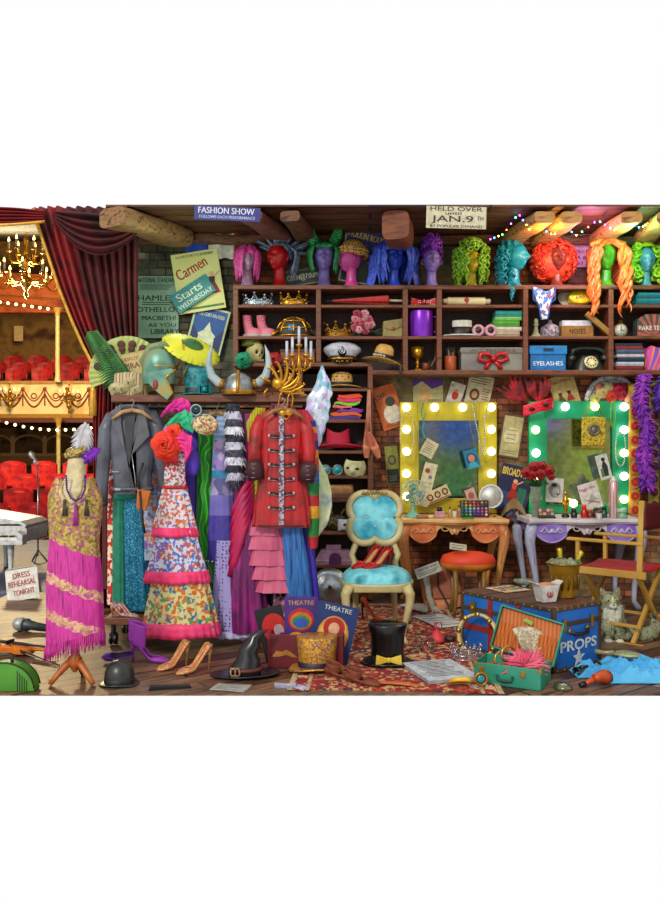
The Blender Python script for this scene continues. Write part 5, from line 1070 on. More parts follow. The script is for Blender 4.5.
drape('magenta_gown', 'thin magenta strip gown between the blue and indigo gowns', 303, 600, 5.26, [(600, 307, 2.6, 4), (524, 300, 2.6, 4), (470, 300, 2.4, 4)], M('a01870', .5), 3, .1)
t = drape('rainbow_shawl', 'diagonally striped rainbow shawl with crimson shoulder right of the red coat', 306, 548, 5.22, [(548, 313, 4, 4), (530, 313, 6, 5), (480, 311, 8, 6), (440, 309, 9, 6), (420, 306, 9, 6), (410, 301, 6, 5)], M('c81c3c', .6), 3, .05, cat='shawl',
  mats=[(548, M('c01828', .6)), (536, M('1c8a3c', .6)), (518, M('e0a820', .6)), (506, M('c02434', .6)), (495, M('208a48', .6)), (482, M('1c6ab8', .6)), (470, M('d84a20', .6)), (458, M('e89a28', .6)), (450, M('3a2a98', .6)), (441, M('c81c78', .6)), (433, M('e88a1c', .6)), (427, M('3a2c9c', .6)), (421, M('c8143c', .6))])
m = MB(M('b8c8d8', .3, .25, pat='cells', c2='d8dce8', c3='8ac4d4', c4='d0b8e0', sc=26))
def ir(u, v):
    y = 366+80*v; cx = interp([(366, 322), (385, 323), (400, 318), (420, 317), (446, 314)], y)[0]; hw = interp([(366, 1), (380, 6), (395, 11), (420, 11), (446, 5)], y)[0]; a = 2*PI*u
    k = 1+.15*math.sin(5*a+.1*y)+.06*math.sin(.5*y+a); return (cx-316+hw*k*math.cos(a), 4*k*math.sin(a), 446-y)
m.grid(ir, 36, 40, True); one('iridescent_wrap', 'pearly iridescent wrap rising to a point at the right rack end', 'wrap', 316, 446, 5.3, m)
m = MB(M('b8c88c', .35, .1, pat='noise', c2='dce4b4', c3='98a4b8', sc=9))
def tl(u, v):
    y = 455+88*v; cx = interp([(455, 314), (490, 319), (520, 318), (543, 312)], y)[0]; hw = interp([(455, 3), (475, 10), (505, 13), (525, 10), (543, 2)], y)[0]; a = 2*PI*u
    k = 1+.08*math.sin(7*a+.08*y); return (cx-316+hw*k*math.cos(a), 4*k*math.sin(a), 543-y)
m.grid(tl, 36, 40, True); m.use(M('9a96c0', .4)); m.grid(lambda u, v: (tl(u, v)[0]*.5-5, tl(u, v)[1]+2, tl(u, v)[2]), 30, 30, True); one('tulle_scarf', 'pale green and lilac tulle bundle hanging at the right rack end', 'scarf', 316, 543, 5.36, m)
for px, dy, c_ in ((148, 0, 'bare wooden hanger just right of the leather jacket hanger'), (157, .02, 'wooden hanger under the magenta ruffle'), (217, -.1, 'wooden hanger of the patchwork coat'), (245, .0, 'wooden hanger right of the fur stole'), (270, .05, 'wooden hanger left of the red coat hanger')): hanger(c_, px, 406, 26, dy)
# ---------------- on the rack shelf ----------------
def Tr(name, label, cat, px, dy=.12, **k):
    Y = 5.3+dy; return T(name, label, cat, 330+(px-330)*1.0, 450-(Z(395, 5.3)-1.3)*800/Y, Y, **k)
t = Tr('folding_fan', 'large cream hand fan with brown and blue leaf pattern', 'fan', 127, .3)
cx, cz, rr = 0, 30, 38
m = MB(M('b8c478', .6, pat='noise', c2='ccd690', sc=4))
sl = 26
def fa(u, v): a = PI*(-.12+1.24*u); r_ = lerp(8, rr, v); return (r_*math.cos(a), (.8 if int(u*sl*2) % 2 else -.8)*v, cz+r_*math.sin(a)-6)
m.grid(fa, sl*2+1, 6)
for q in range(len(m.sm)): m.sm[q] = False
mk('leaf', m, t, solid=.5)
m = MB(M('6a4a28', .5)); m.prism([(-2, 0), (2, 0), (4, 30), (-4, 30)], -1, 1); mk('handle', m, t)
for k in range(8):
    a = PI*(.02+.96*(k+.5)/8); c_, s_ = math.cos(a), math.sin(a); m = MB(M('6a2c14', .6))
    for q, w_ in ((30, 4), (25, 3.4), (21, 2.2)): m.ell((q*c_, -1.6, cz-6+q*s_), (w_, .5, w_), 12)
    m.use(M('3a8a9a', .6)); a2 = a+PI*.06; m.ell((16*math.cos(a2), -1.6, cz-6+16*math.sin(a2)), (2.4, .5, 2.4), 10); m.ell((12.5*math.cos(a2), -1.6, cz-6+12.5*math.sin(a2)), (1.8, .5, 1.8), 10); mk('painted_motif', m, t)
t = Tr('palm_frond', 'green palm frond leaning before the cream fan', 'leaf', 118, .18)
m = MB(M('3a7a34', .5)); st_ = lambda q: Vector((lerp(8, -26, q), -2+3*q, lerp(4, 66, q)+4*math.sin(PI*q)))
m.tube([st_(i/12) for i in range(13)], [1, .4], 6); mk('stem', m, t)
m = MB(M('1f5c2a', .5, pat='noise', c2='3c8434', sc=9))
for k in range(26):
    q = .12+.86*k/25; p = st_(q); Lk = 21*(1-.6*q)
    for s_ in (-1, 1): d = Vector((s_*.95, -.1, .35 if s_ > 0 else .1)); e = p+d*Lk+Vector((0, 0, -4)); m.tube([p, p+d*Lk*.5+Vector((0, 0, -1)), e+Vector((0, 0, -5))], [.7, 1.5, .1], 5, .4)
mk('leaflets', m, t)
paper('operetta_card', 'cream framed card reading PIRATES OF PENZANCE behind the helmets', 'poster', 143, 393, 5.52, 38, 42, 'c8bc80', [('b', -17, 17, 2, 40, 'd8c88c'), ('t', 'SAVOY', -6, 36, 3.6, 18, 'c03a20'), ('t', 'PIRATES', 1, 29, 5.5, 27, '7a2a1c'), ('t', 'OF', -12, 23, 3, 5, '4a6a4a'), ('t', 'PENZANCE', 1, 17.5, 4.6, 30, '7a2a1c')]+fig(-9, 2, .9, '5a6a3a', 'a83a28'), ry=-12)
t = Tr('beaded_headdress', 'squat cream and red beaded headdress with pale rosettes', 'headdress', 130, .1)
m = MB(M('b8ac88', .6, pat='stripe', c2='8a3a28', c3='c8bc94', sc=7)); m.grid(lambda u, v: (18*(1-.15*v)*math.copysign(abs(math.cos(2*PI*u))**.6, math.cos(2*PI*u)), 9*math.sin(2*PI*u), 22*v), 36, 8, True); m.ell((0, 0, 21), (15, 7.5, 3)); mk('body', m, t)
for x, z, r_ in ((-12, 6, 7), (-5, 6, 6), (2, 12, 7), (8, 5, 6)): m = MB(); rose(m, (x, -7.5, z), r_, M('cabf94', .6)); mk('rosette', m, t)
t = Tr('spartan_helmet', 'verdigris crested warrior helmet with gold edging facing right', 'helmet', 160, .05)
vg = M('5a8478', .4, .4, pat='noise', c2='7aa492', c3='a89a5a', sc=7)
m = MB(vg)
def hel(u, v):
    a = 2*PI*u; z = lerp(-.75, 1, v); r = math.sqrt(max(0, 1-z*z)) if z > 0 else 1-.18*z*z; return (17*r*math.cos(a)-1, 11*r*math.sin(a), 27+z*21)
m.grid(hel, 40, 20, True); mk('dome', m, t)
m = MB(vg); m.prism([(-10, 22), (14, 26), (18, 24), (8, 16), (15, 2), (10, -6), (0, 2), (-10, 12)], -11.5, -9.5); mk('cheek_guard', m, t, bevel=.8)
m = MB(goldm); m.tube([(18, -11, 25), (8, -12, 17), (15, -11, 2), (10, -11, -5)], 1, 6); m.tube([(-17+2*i, -11.4*math.sin(PI*i/17)**.5*.9, 27+2*math.sin(PI*i/17)) for i in range(18)], .9, 6); mk('gold_edging', m, t)
m = MB(M('8a9a6a', .5)); m.tube([(-14, 0, 20), (-18, 0, 34), (-10, 0, 48), (4, 0, 51), (15, 0, 42)], [1, 3, 4, 4, 1.2], 10, .5); m.use(agold); m.tube([(16, 0, 26), (24, 0, 44), (22, 0, 56)], [1.4, 1, .5], 6); m.tube([(18, 0, 10), (28, 0, 30), (26, 0, 42)], [1.4, 1, .5], 6); mk('crest', m, t)
m = MB(M('a83a28', .5)); m.ell((-2, -12, 10), (2.6, 1, 5)); mk('red_inlay', m, t)
t = Tr('top_hat', 'teal brocade top hat with turquoise bow', 'hat', 197, .1); tl_ = M('1c8088', .5, pat='cells', c2='2a9a9e', c3='14646c', sc=60)
hatp(t, [(11.5, 2), (12.4, 12), (14.2, 30), (13.6, 31), (.1, 31)], (11, 19, 1, 1.2), tl_, M('12484e', .5), [(11.9, 2.5), (12.2, 8), (11.8, 8.4)], sy=.6, wave=.8)
m = MB(M('2ab0b8', .5)); 
for s_ in (-1, 1): m.grid(lambda u, v: (9+s_*7*u, -9-2*math.sin(PI*u), 6+(1.5+3.6*u)*math.cos(2*PI*v)), 6, 12, False, True)
m.ell((9, -11, 6), (2, 1.6, 2.4)); mk('bow', m, t)
t = Tr('paper_parasol', 'open yellow paper parasol tilted above the teal top hat', 'parasol', 191, .16); q = TR(0, 0, 47, 29, 27, 0)
m = MB(M('c8c81c', .5, pat='noise', c2='dcdc3a', sc=6))
def pf(u, v): a = 2*PI*u; r_ = 30*v; return q @ Vector((r_*math.cos(a), r_*math.sin(a)*.95, 8-8*v**1.4+.5*math.cos(32*a)*v))
m.grid(pf, 96, 6, True); mk('canopy', m, t, solid=.4)
m = MB(M('3c7a2c', .5)); m.lathe([(.5, 8.3), (6, 8), (10, 7.2), (11, 6.4)], 20, q); m.tube([q @ Vector((0, 0, 12)), q @ Vector((0, 0, -24))], .9, 8); mk('handle', m, t)
for k in range(16): a = 2*PI*k/16; m = MB(M('8a8420', .5)); m.tube([Vector(pf(k/16, .3)), Vector(pf(k/16, .99))], .4, 5); mk('rib', m, t)
t = Tr('viking_helmet', 'hammered steel viking helmet with two long pale horns', 'helmet', 239, .0)
m = MB(M('a8acac', .35, .8, pat='noise', c2='84888a', sc=20, bump=.5)); m.lathe([(16, 0), (16.4, 2), (15.6, 9), (12, 17), (6, 21.5), (.1, 23)], 32, None, 1, .8); mk('dome', m, t)
m = MB(agold); m.tube([(0, -13.2*math.cos(q), 1+22.6*math.sin(q)) for q in [PI/2*i/8 for i in range(9)]], 1.8, 8); m.lathe([(16.8, 0), (17.2, 1), (17.2, 4), (16.6, 5)], 32, None, 1, .8); mk('bands', m, t)
for s_ in (-1, 1): m = MB(M('b4c0c0', .4, pat='noise', c2='98a8ac', sc=6)); m.tube([(s_*14, -2, 10), (s_*20, -3, 12), (s_*27, -3, 19), (s_*30, -3, 30), (s_*28.5, -3, 42), (s_*26, -3, 50)], [3.6, 4.6, 4.2, 3.4, 2, .2], 12); h_ = mk('horn', m, t); m = MB(agold); m.tube([(s_*15, -2, 10), (s_*19, -3, 11.5)], 5, 14); mk('socket', m, h_)
t = Tr('phoenix_mask', 'ornate golden bird mask with sweeping curled plumes', 'mask', 284, -.02)
m = MB(goldm); m.ell((-8, -2, 8), (8, 4, 7), 16, TR(0, 0, 0, 0, 20, 0)); m.tube([(-14, -3, 12), (-20, -4, 16), (-25, -4, 17)], [2.6, 1.4, .2], 8); m.tube([(-16, -3, 6), (-20, -3, 1), (-17, -3, -2)], [1.6, 1, .4], 8); mk('face', m, t)
for k in range(22):
    m = MB([goldm, agold][k % 2]); a = math.radians(-38+6.4*k); Lk = 21+6*math.sin(k*1.9)+4*math.sin(a+.5); pts = []; p_ = Vector((-5, -2-k % 3, 5))
    for i in range(9): pts.append(tuple(p_)); b_ = a+1.15*(i/8)**1.3*(1 if k % 3 else .55); p_ = p_+Vector((math.cos(b_), 0, math.sin(b_)))*Lk/8
    pts = [(x, y, max(z, .8)) for x, y, z in pts]; a = b_; e = Vector(pts[-1])
    pts += [e+Vector((2*math.cos(a+1.4), 0, 2*math.sin(a+1.4))), e+Vector((1*math.cos(a+3), 0, 2*math.sin(a+3)))]; m.tube(pts, [1.5, 1.8, 1.9, 1.8, 1.6, 1.5, 1.3, 1.1, .9, .7, .4], 7, .6); mk('plume', m, t)
t = Tr('candelabra', 'gilt five-branch candelabra with white candles behind the bird mask', 'candelabra', 299, .14)
m = MB(goldm); m.lathe([(9, 0), (9, 1.5), (4, 4), (2, 8), (3.6, 13), (1.6, 18), (1.4, 28), (3.2, 33), (1.4, 37), (1.3, 50), (2.4, 52)], 16); mk('stem', m, t)
for k, (x, z, hc) in enumerate([(-12, 38, 17), (-6.5, 42, 17), (0, 52, 18), (7, 42, 17), (12, 38, 17)]):
    m = MB(goldm)
    if x: m.tube([(0, 0, 30), (x*.4, -1, 25), (x*.9, -2, 29), (x, -2, z-3)], 1.1, 7); m.tube([(x*.3, 0, 34), (x*.6, 0, 38), (x*.3, 0, 41)], .7, 6)
    m.lathe([(.8, z-4), (3, z-2), (3.4, z), (1.6, z+.4)], 12, TR(x, -2 if x else 0, 0)); ar = mk('arm', m, t)
    m = MB(M('d4d8e0', .5)); m.cyl((x, -2 if x else 0, z), (x, -2 if x else 0, z+hc), 1.5, 1.3, 10); m.use(black); m.cyl((x, -2 if x else 0, z+hc), (x, -2 if x else 0, z+hc+1.4), .25, None, 5); mk('candle', m, ar)
# ---------------- dressing tables ----------------
def dressing_table(label, px, w_, ct, ca, cc, cl):
    t = T('dressing_table', label, 'dressing table', px, 610, 6.5); h = 91; hw = w_/2
    m = MB(ct); k = 40
    fr = lambda u: -3-5*math.sin(PI*u)**2-3.5*math.cos(4*PI*u)
    for (z0, z1, o) in ((h-3.4, h, 0), (h-5, h-3.4, -2)):
        vs = []; 
        for i in range(k+1): u = i/k; vs.append((-hw-o*0+(w_)*u, fr(u)-o, 0))
        top = [(v[0], v[1], z1) for v in vs]+[(hw, 66, z1), (-hw, 66, z1)]; bot = [(v[0], v[1], z0) for v in top]; n = len(top)
        m.add(bot+top, [list(range(n))[::-1], [n+i for i in range(n)]]+[(i, (i+1) % n, n+(i+1) % n, n+i) for i in range(n)])
    mk('tabletop', m, t, bevel=.5)
    for s_ in (-1, 1):
        m = MB(ca); A = 7; pts = [(s_*(hw-8), h-5)]+[(s_*(hw-8-q*.42*w_/1.0), h-5) for q in (1,)]
        xo, xi = hw-7, hw*.3; prof = [(xo, h-5), (xi, h-5), (xi, h-12)]+[(lerp(xi, xo, q), h-14-11*math.sin(PI*q)**.7) for q in [i/14 for i in range(1, 14)]]+[(xo, h-12)]
        pr = [(s_*x, z) for x, z in prof]
        if s_ > 0: pr = pr[::-1]
        m.prism(pr, 1, 6); d_ = mk('drawer', m, t, bevel=.8)
        m = MB(cc); xm = s_*(xo+xi)/2
        for q in (-1, 1): m.tube([(xm+q*(1+1.15*i*.9)+q*0, .2, h-11-3.2*math.sin(i*.8)*(1-i/22)) for i in range(12)], [1, .9, .8, .7, .6], 6); m.torus((xm+q*8, .2, h-12), 2.2, .6, 14, 6)
        m.ell((xm, 0, h-12), (2, 1, 2.6), 10); m.tube([(s_*x, .4, z+1.4) for x, z in prof[3:-1]], .6, 6); mk('carving', m, d_)
    m = MB(ct); xi = hw*.34; pr = [(-xi, h-5), (-xi, h-14)]+[(-xi+q*xi*.86, h-14+6.5*math.sin(PI*q)**.8-2*q) for q in [i/6 for i in range(1, 7)]]+[(0, h-15)]
    pr = pr+[(-x, z) for x, z in pr[::-1]][1:]; m.prism(pr[::-1], 0, 5); m.torus((-xi*.5, -.2, h-9.5), 3.4, .8, 16, 6, None, .8); m.torus((xi*.5, -.2, h-9.5), 3.4, .8, 16, 6, None, .8); m.ell((0, -1, h-12), (2.4, 1.6, 3.2), 12); mk('apron', m, t, bevel=.4)
    m = MB(ca); m.box(-hw+6, hw-6, 60, 62, h-14, h-5); m.box(-hw+5, -hw+7, 4, 62, h-14, h-5); m.box(hw-7, hw-5, 4, 62, h-14, h-5); mk('side_rail', m, t)
    for x, y in ((-1, 4), (1, 4), (-1, 58), (1, 58)):
        m = MB(cl); X_ = hw-6; m.tube([(x*X_, y, h-5), (x*(X_+2.5), y, h-14), (x*(X_+3), y, h-24), (x*(X_-.5), y, h-45), (x*(X_-4), y, h-68), (x*(X_-4.5), y, 8), (x*(X_-1), y-1, 2), (x*(X_+1), y-2, 0)], [5.5, 6, 5.2, 3.6, 2.7, 2.5, 3.2, 2.6], 12); lg = mk('leg', m, t)
        m = MB(cc); m.tube([(x*(X_+3), y-5.4, h-12), (x*(X_+4), y-5.6, h-20), (x*(X_+1), y-4.4, h-32), (x*(X_-1), y-3.4, h-46)], [1.2, 1, .8, .4], 6); m.torus((x*(X_+2.5), y-5.8, h-13), 2, .6, 12, 6); mk('carving', m, lg)
    return t
dressing_table('ornate orange and cream dressing table under the yellow bulb mirror', 454.5, 107, M('cfa062', .4, pat='noise', c2='dcb47c', sc=3), M('c8683a', .45, pat='noise', c2='d88850', sc=5), M('e0a070', .4), M('cc9c5c', .45, pat='noise', c2='c07844', sc=4))
dressing_table('ornate white and lilac dressing table under the green bulb mirror', 587, 118, M('c4bcc4', .4, pat='noise', c2='d4ccd0', sc=3), M('8a6ac4', .45, pat='noise', c2='a48cd0', sc=5), M('cabfe0', .4), M('98a0b8', .4, pat='noise', c2='b8bccc', sc=4))
tz = lambda Y, z=.741: 450-(z-1.3)*800/Y*1.0   # pixel row of the tabletop at depth Y
def bulbm(c='fff6c8', e=6): return M(c, .3, em=e)
def mirror(label, px, y0, w_, h, bw, c1, c2, bulbs, frame_bot):
    t = T('bulb_mirror', label, 'mirror', px, y0, 7.0); m = MB(M(c1, .4, pat='noise', c2=c2, sc=4)); hw = w_/2
    m.box(-hw, -hw+bw, 0, 6, 0, h); m.box(hw-bw, hw, 0, 6, 0, h); m.box(-hw+bw, hw-bw, 0, 6, h-bw, h); m.box(-hw+bw, hw-bw, 0, 6, 0, frame_bot); mk('frame', m, t, bevel=.6)
    m = MB(M(c1, .4, pat='noise', c2=c2, sc=4)); 
    for a in ((-hw+bw-1, -hw+bw+.6, frame_bot, h-bw), (hw-bw-.6, hw-bw+1, frame_bot, h-bw)): m.box(a[0], a[1], -.8, .6, a[2], a[3])
    m.box(-hw+bw, hw-bw, -.8, .6, h-bw-.6, h-bw+1); mk('inner_bead', m, t)
    m = MB(M('c8d4d0', .11, 1)); m.add([(-hw+bw, 3, frame_bot), (hw-bw, 3, frame_bot), (hw-bw, 3, h-bw), (-hw+bw, 3, h-bw)], [(0, 1, 2, 3)]); mk('mirror_glass', m, t)
    for x, z, c_ in bulbs:
        m = MB(bulbm(c_)); m.ell((x, -4.4, z), (4.1, 4.1, 4.1), 14); b_ = mk('bulb', m, t); m = MB(M('c8c8c0', .3, .8)); m.cyl((x, -1.5, z), (x, .4, z), 3, 3.4, 14); mk('socket', m, b_)
    return t
yb = 513.5
mirror('yellow-painted mirror framed with glowing round bulbs', 448.5, yb, 97, 111.5, 18, 'a09418', 'bcb024',
   [(x-448.5, yb-y, 'fff4c0') for x, y in ((406, 407.5), (434, 407.5), (462, 407.5), (490.5, 407.5), (406, 429.5), (490.5, 429.5), (406, 451.5), (490.5, 451.5), (406, 473.5), (490.5, 473.5), (406, 496), (490.5, 496))], 15)
mirror('emerald green mirror framed with white glowing bulbs', 579.5, yb, 101, 112.5, 17, '0c8a60', '18a878',
   [(x-579.5, yb-y, c_) for x, y, c_ in ((537, 407.5, 'ffffff'), (564, 407, 'ffffff'), (593.5, 407, 'fff2a0'), (622.5, 407, 'ffffff'), (534.5, 430, 'f4ffc0'), (622.5, 430, 'ffffff'), (535, 453, 'ffffff'), (622.5, 453, 'fff2b0'), (534.5, 476, 'fff0a0'), (622.5, 476, 'ffffff'), (534.5, 499, 'fff0b0'), (622.5, 499, 'fff2b0'), (572, 503, 'fff0a0'))], 9)
# papers around the mirrors
WALL = 7.085
paper('dancer_poster', 'orange poster with a white-gowned figure left of the yellow mirror', 'poster', 395, 428, WALL, 23, 44, 'd87830', [('c', 2, 14, 9, 'e8e0cc', 1.1), ('c', 3, 27, 5, '3a4a3a'), ('t', 'STAR', -5, 34, 5, 12, '2a3a2a', 15), ('l', -8, 8, 5, 3, 2, '8a4a20')], ry=-17)
paper('art_card', 'cream and purple landscape-shaped card above the yellow mirror', 'card', 428, 405, WALL, 30, 26, 'c8c08c', [('p', [(-15, 26), (15, 26), (15, 20), (4, 16), (-6, 24), (-15, 18)], '6a3aa0'), ('c', -3, 9, 6, 'ddb87c', 1.1), ('c', -4, 16, 2.6, 'e0b890'), ('l', 0, 13, 5, 3, 2, '5a4a30')])
paper('playing_card', 'white tilted playing card with red joker figure above the yellow mirror', 'card', 452, 405, 7.075, 15, 23, 'd8d2c8', [('c', 0, 10, 3.4, 'c83a20', 1.3), ('c', 0, 15, 2, 'e0a060'), ('t', 'K', -5, 19, 3, 2.4, 'a01c1c')], ry=18)
paper('portrait_flyer', 'cream flyer with dark-haired woman and lines of text above the yellow mirror', 'flyer', 476, 406, 7.08, 25, 31, 'd4cca8', [('c', -4, 11, 5, '6a4028', 1.2), ('c', -4, 11, 3, 'd8a880', 1.2), ('l', -10, 10, 28, 23, 3, '6a5a48'), ('l', 3, 11, 18, 8, 5, 'a04a38')], ry=12)
t = paper('framed_card', 'cream card in a brown frame right of the yellow mirror', 'card', 508, 458, WALL, 22, 44, '6a5a38', [('b', -9.5, 9.5, 2, 42, 'c8bc8c'), ('c', 0, 22, 7.5, 'ded4ac', 1.2), ('l', -5, 5, 28, 15, 4, '7a6a48'), ('l', -7, 7, 7, 5, 2, '8a7a50')], ry=9)
paper('portrait_card', 'olive portrait card low at the left of the yellow mirror', 'card', 394, 484, WALL, 13, 38, '9a9c48', [('b', -6, 6, .5, 15, '2c2c24'), ('c', 0, 24, 4, '5a5a3c', 1.3), ('c', 0, 24, 2.4, '8c8a60', 1.3), ('l', -4, 4, 8, 4, 3, '8a8a70')], ry=-5)
paper('small_card', 'small cream note tucked in the left edge of the yellow mirror', 'note', 425, 456, 6.93, 14, 17, 'd8d0a8', [('l', -5, 5, 13, 4, 5, '8a7a68')], ry=28)
paper('small_card', 'tall floral note card over the left bottom of the yellow mirror', 'note', 421, 506, 6.93, 13, 44, 'dcd4b0', [('c', -2, 36, 2.6, 'b0503c'), ('c', 2, 30, 2, '8a8a9a'), ('l', -5, 5, 24, 6, 5, 'b8a888')], ry=14)
paper('film_strip_card', 'cream strip of three small round portraits standing on the orange table', 'card', 440, 500, 6.92, 25, 12, 'd8cca0', [('c', -8, 6, 3.2, '6a3a28', 1.1), ('c', -8, 6, 1.8, 'e0b890', 1.2), ('c', 0, 6, 3.2, '6a3a28', 1.1), ('c', 0, 6, 1.8, 'e0b890', 1.2), ('c', 8, 6, 3.2, '6a3a28', 1.1), ('c', 8, 6, 1.8, 'e0b890', 1.2), ('b', -11, 11, .6, 1.6, 'b04a38')], ry=-24)
paper('picture_card', 'turquoise picture of a woman in a blue scarf on the yellow mirror', 'card', 474, 468, 6.92, 14, 19, '2a8ca8', [('c', 0, 9, 5.4, '1a5a8c', 1.2), ('c', 0, 10, 3.2, 'd89a78', 1.2), ('p', [(-6, 0), (6, 0), (3, 6), (-3, 6)], '48b8c8')], ry=-14)
paper('small_card', 'small pink drawing tucked at the lower right of the yellow mirror', 'note', 474, 503, 6.94, 10, 15, 'd4b0a0', [('c', 0, 8, 3, 'b07868', 1.2)], ry=-20)
paper('broadway_poster', 'night-blue BROADWAY poster leaning between the two mirrors', 'poster', 508, 512, 6.99, 33, 47, '1c2a5a', [('t', 'BROADWAY', 0, 40, 7.5, 30, 'e8cc50', 0), ('b', -13, -4, 3, 20, '28508a'), ('b', 4, 13, 3, 26, '2a7a6a'), ('b', -4, 4, 3, 14, '7a2a28')]+fig(0, 14, 1.5, 'b03020', 'd8543c'), ry=14)
m = MB(M('8a7450', .7, pat='noise', c2='a89068', sc=9)); m.grid(lambda u, v: (-14+30*u, -2-3*math.sin(PI*u), 22*math.sin(PI*u)**.7*(1-.3*v)*(1-v*.2)-2+6*v*0+(-6*abs(u-.5))), 16, 6); m.use(M('3c3444', .7, pat='cells', c2='6a5a78', c3='8a3a38', c4='a89878', sc=40)); m.prism([(-6, -1), (10, -6), (13, 4), (3, 14), (-5, 10)], -1, 1)
one('draped_shawl', 'brown and dark patterned shawl crumpled under the BROADWAY poster', 'shawl', 512, 518, 6.9, m)
paper('comic_card', 'cream card with small circus figures leaning above the green mirror', 'card', 569, 406, 7.05, 26, 32, 'ccb878', [('t', 'VAUDEVILLE', 0, 26, 3, 20, '8a4a28')]+fig(-5, 5, 1, '7a5a28', '3a4a3a')+fig(4, 5, 1, 'b03a28', '3a2a28'), ry=-17)
paper('sketch_card', 'black and white ink sketch of a face standing on the white table', 'drawing', 554, 502, 6.93, 17, 24, 'd4d4cc', [('c', 0, 12, 6, '9a9a94', 1.3), ('c', 1, 10, 3.4, 'd0d0c8', 1.4), ('c', -1, 17, 3, '2a2a2a', .6), ('c', 3, 8, 1, '2a2a2a', 1)], ry=4)
paper('magic_flyer', 'cream flyer with a pink title tilted on the lower green mirror', 'flyer', 594, 509, 6.92, 20, 27, 'e0dad0', [('t', 'Magic Fire', -1, 21, 4.4, 16, 'c04a90', 4), ('p', [(-6, 5), (6, 9), (2, 16)], 'b8b0a8'), ('p', [(-8, 12), (-2, 8), (8, 4), (7, 6)], '9a9088')], ry=-16)
paper('photo_card', 'black and white dance photo tucked in the right of the green mirror', 'photo', 607, 479, 6.92, 12, 25, 'dcdcd4', [('p', [(-2, 3), (3, 3), (4, 13), (1, 20), (-2, 13)], '2c3c2c'), ('c', 1, 20, 2, '3a2c24'), ('p', [(-4, 3), (-1, 3), (-1, 12), (-4, 11)], '6a8a5a')], ry=-15)
# necklaces on frames
def strand_neck(label, px, py, Y, pts, r, c_, n=20, cat='necklace', metal=.2):
    t = T('bead_necklace', label, cat, px, py, Y); m = MB(M(c_, .25, metal)); P_ = [Vector((x, 0, z)) for x, z in pts]
    L_ = [0]
    for a, b_ in zip(P_, P_[1:]): L_.append(L_[-1]+(b_-a).length)
    m.tube(P_, r*.35, 5)
    for i in range(n):
        d = L_[-1]*i/(n-1); j = max(k for k in range(len(L_)) if L_[k] <= d+1e-6); j = min(j, len(P_)-2); q = (d-L_[j])/max(1e-6, L_[j+1]-L_[j]); m.ell(P_[j].lerp(P_[j+1], q), r, 8)
    mk('beads', m, t); return t
def loop(w_, h, k=14): return [(w_/2*math.copysign(abs(math.sin(q))**.7, math.sin(q)), h/2*(1-math.cos(q))) for q in [2*PI*i/k for i in range(k+1)]]
strand_neck('long pale pearl necklace looped over the top left bulb of the yellow mirror', 407, 457, 6.88, loop(14, 45), .9, 'e0dca8', 40)
strand_neck('turquoise bead strand hanging inside the yellow mirror at left', 421, 438, 6.9, [(2, 34), (0, 26), (3, 16), (2, 6), (4, 0)], 1.1, '5ab0a0', 16)
strand_neck('silver sparkling chain draped down the right of the yellow mirror', 480, 455, 6.88, [(-7, 52), (-5, 36), (-2, 22), (1, 6), (3, 0), (5, 14), (4, 34), (8, 50)], .9, 'd0d4dc', 44, metal=.7)
strand_neck('yellow-green bead loop on the green mirror frame', 613, 428, 6.88, loop(4.6, 27), .7, 'a8d838', 30)
strand_neck('white pearl loop around the right bulbs of the green mirror', 620.5, 466, 6.87, loop(10, 34), .9, 'e8ece4', 34)
t = T('evening_purse', 'gold beaded tasselled purse hanging on the green mirror by a chain', 'bag', 593.5, 450, 6.88); m = MB(M('b8a030', .4, .3, pat='cells', c2='d4c050', c3='8a7420', c4='c8b048', sc=80)); m.box(-12, 12, -1.4, 1.4, 4, 33); mk('body', m, t, bevel=1)
m = MB(M('8a8470', .4, .4)); m.torus((0, -1.8, 20), 5, 1.2, 16, 6); m.ell((0, -2, 20), (3, 1, 3.4), 10); m.prism(star(7, 6, .6, 0, 20), -2, -1.4); mk('medallion', m, t)
m = MB(goldm)
for k in range(13): m.cyl((-11+1.85*k, 0, 5), (-11+1.85*k, 0, 0), .6, .4, 5)
mk('fringe', m, t); m = MB(goldm); m.tube([(-10, 0, 33), (-4, -1, 43), (0, -1, 46), (4, -1, 43), (10, 0, 33)], .5, 6); mk('chain', m, t)
# floral arch above green mirror
t = T('flower_fan', 'arched silver lace fan filled with red and cream flowers above the green mirror', 'wreath', 612, 405, 7.03); m = MB(M('a8aca8', .5, .2, pat='cells', c2='c8ccc8', c3='8a8e8c', sc=60))
m.tube([(25*math.cos(PI*i/24), 0, 2+26*math.sin(PI*i/24)) for i in range(25)], 3, 8, .6); m.prism([(24*math.cos(PI*i/20), 2+25*math.sin(PI*i/20)) for i in range(21)], 1, 2.5); mk('lace_arch', m, t)
for x, z, r_, c_ in ((-18, 6, 5, 'd0d078'), (-11, 12, 6, 'dcc88c'), (-2, 8, 6, 'd84828'), (-4, 18, 5, 'd8d0a0'), (5, 16, 6, 'c01c4c'), (9, 10, 6, 'b82438'), (15, 7, 5, 'e0b088'), (18, 3, 4, 'd84a30'), (-14, 18, 4, 'e4a08c'), (12, 18, 4, 'a83038'), (-20, 1, 4, 'e4e0b0')):
    m = MB(); rose(m, (x, -2, z), r_, M(c_, .6)); mk('flower', m, t)
m = MB(M('3c6a34', .6)); 
for k in range(16): a = PI*k/15; m.tube([(10*math.cos(a), -.5, 8+5*math.sin(a)), (20*math.cos(a), -1, 6+17*math.sin(a))], [1.4, .3], 5, .5)
mk('leaves', m, t)
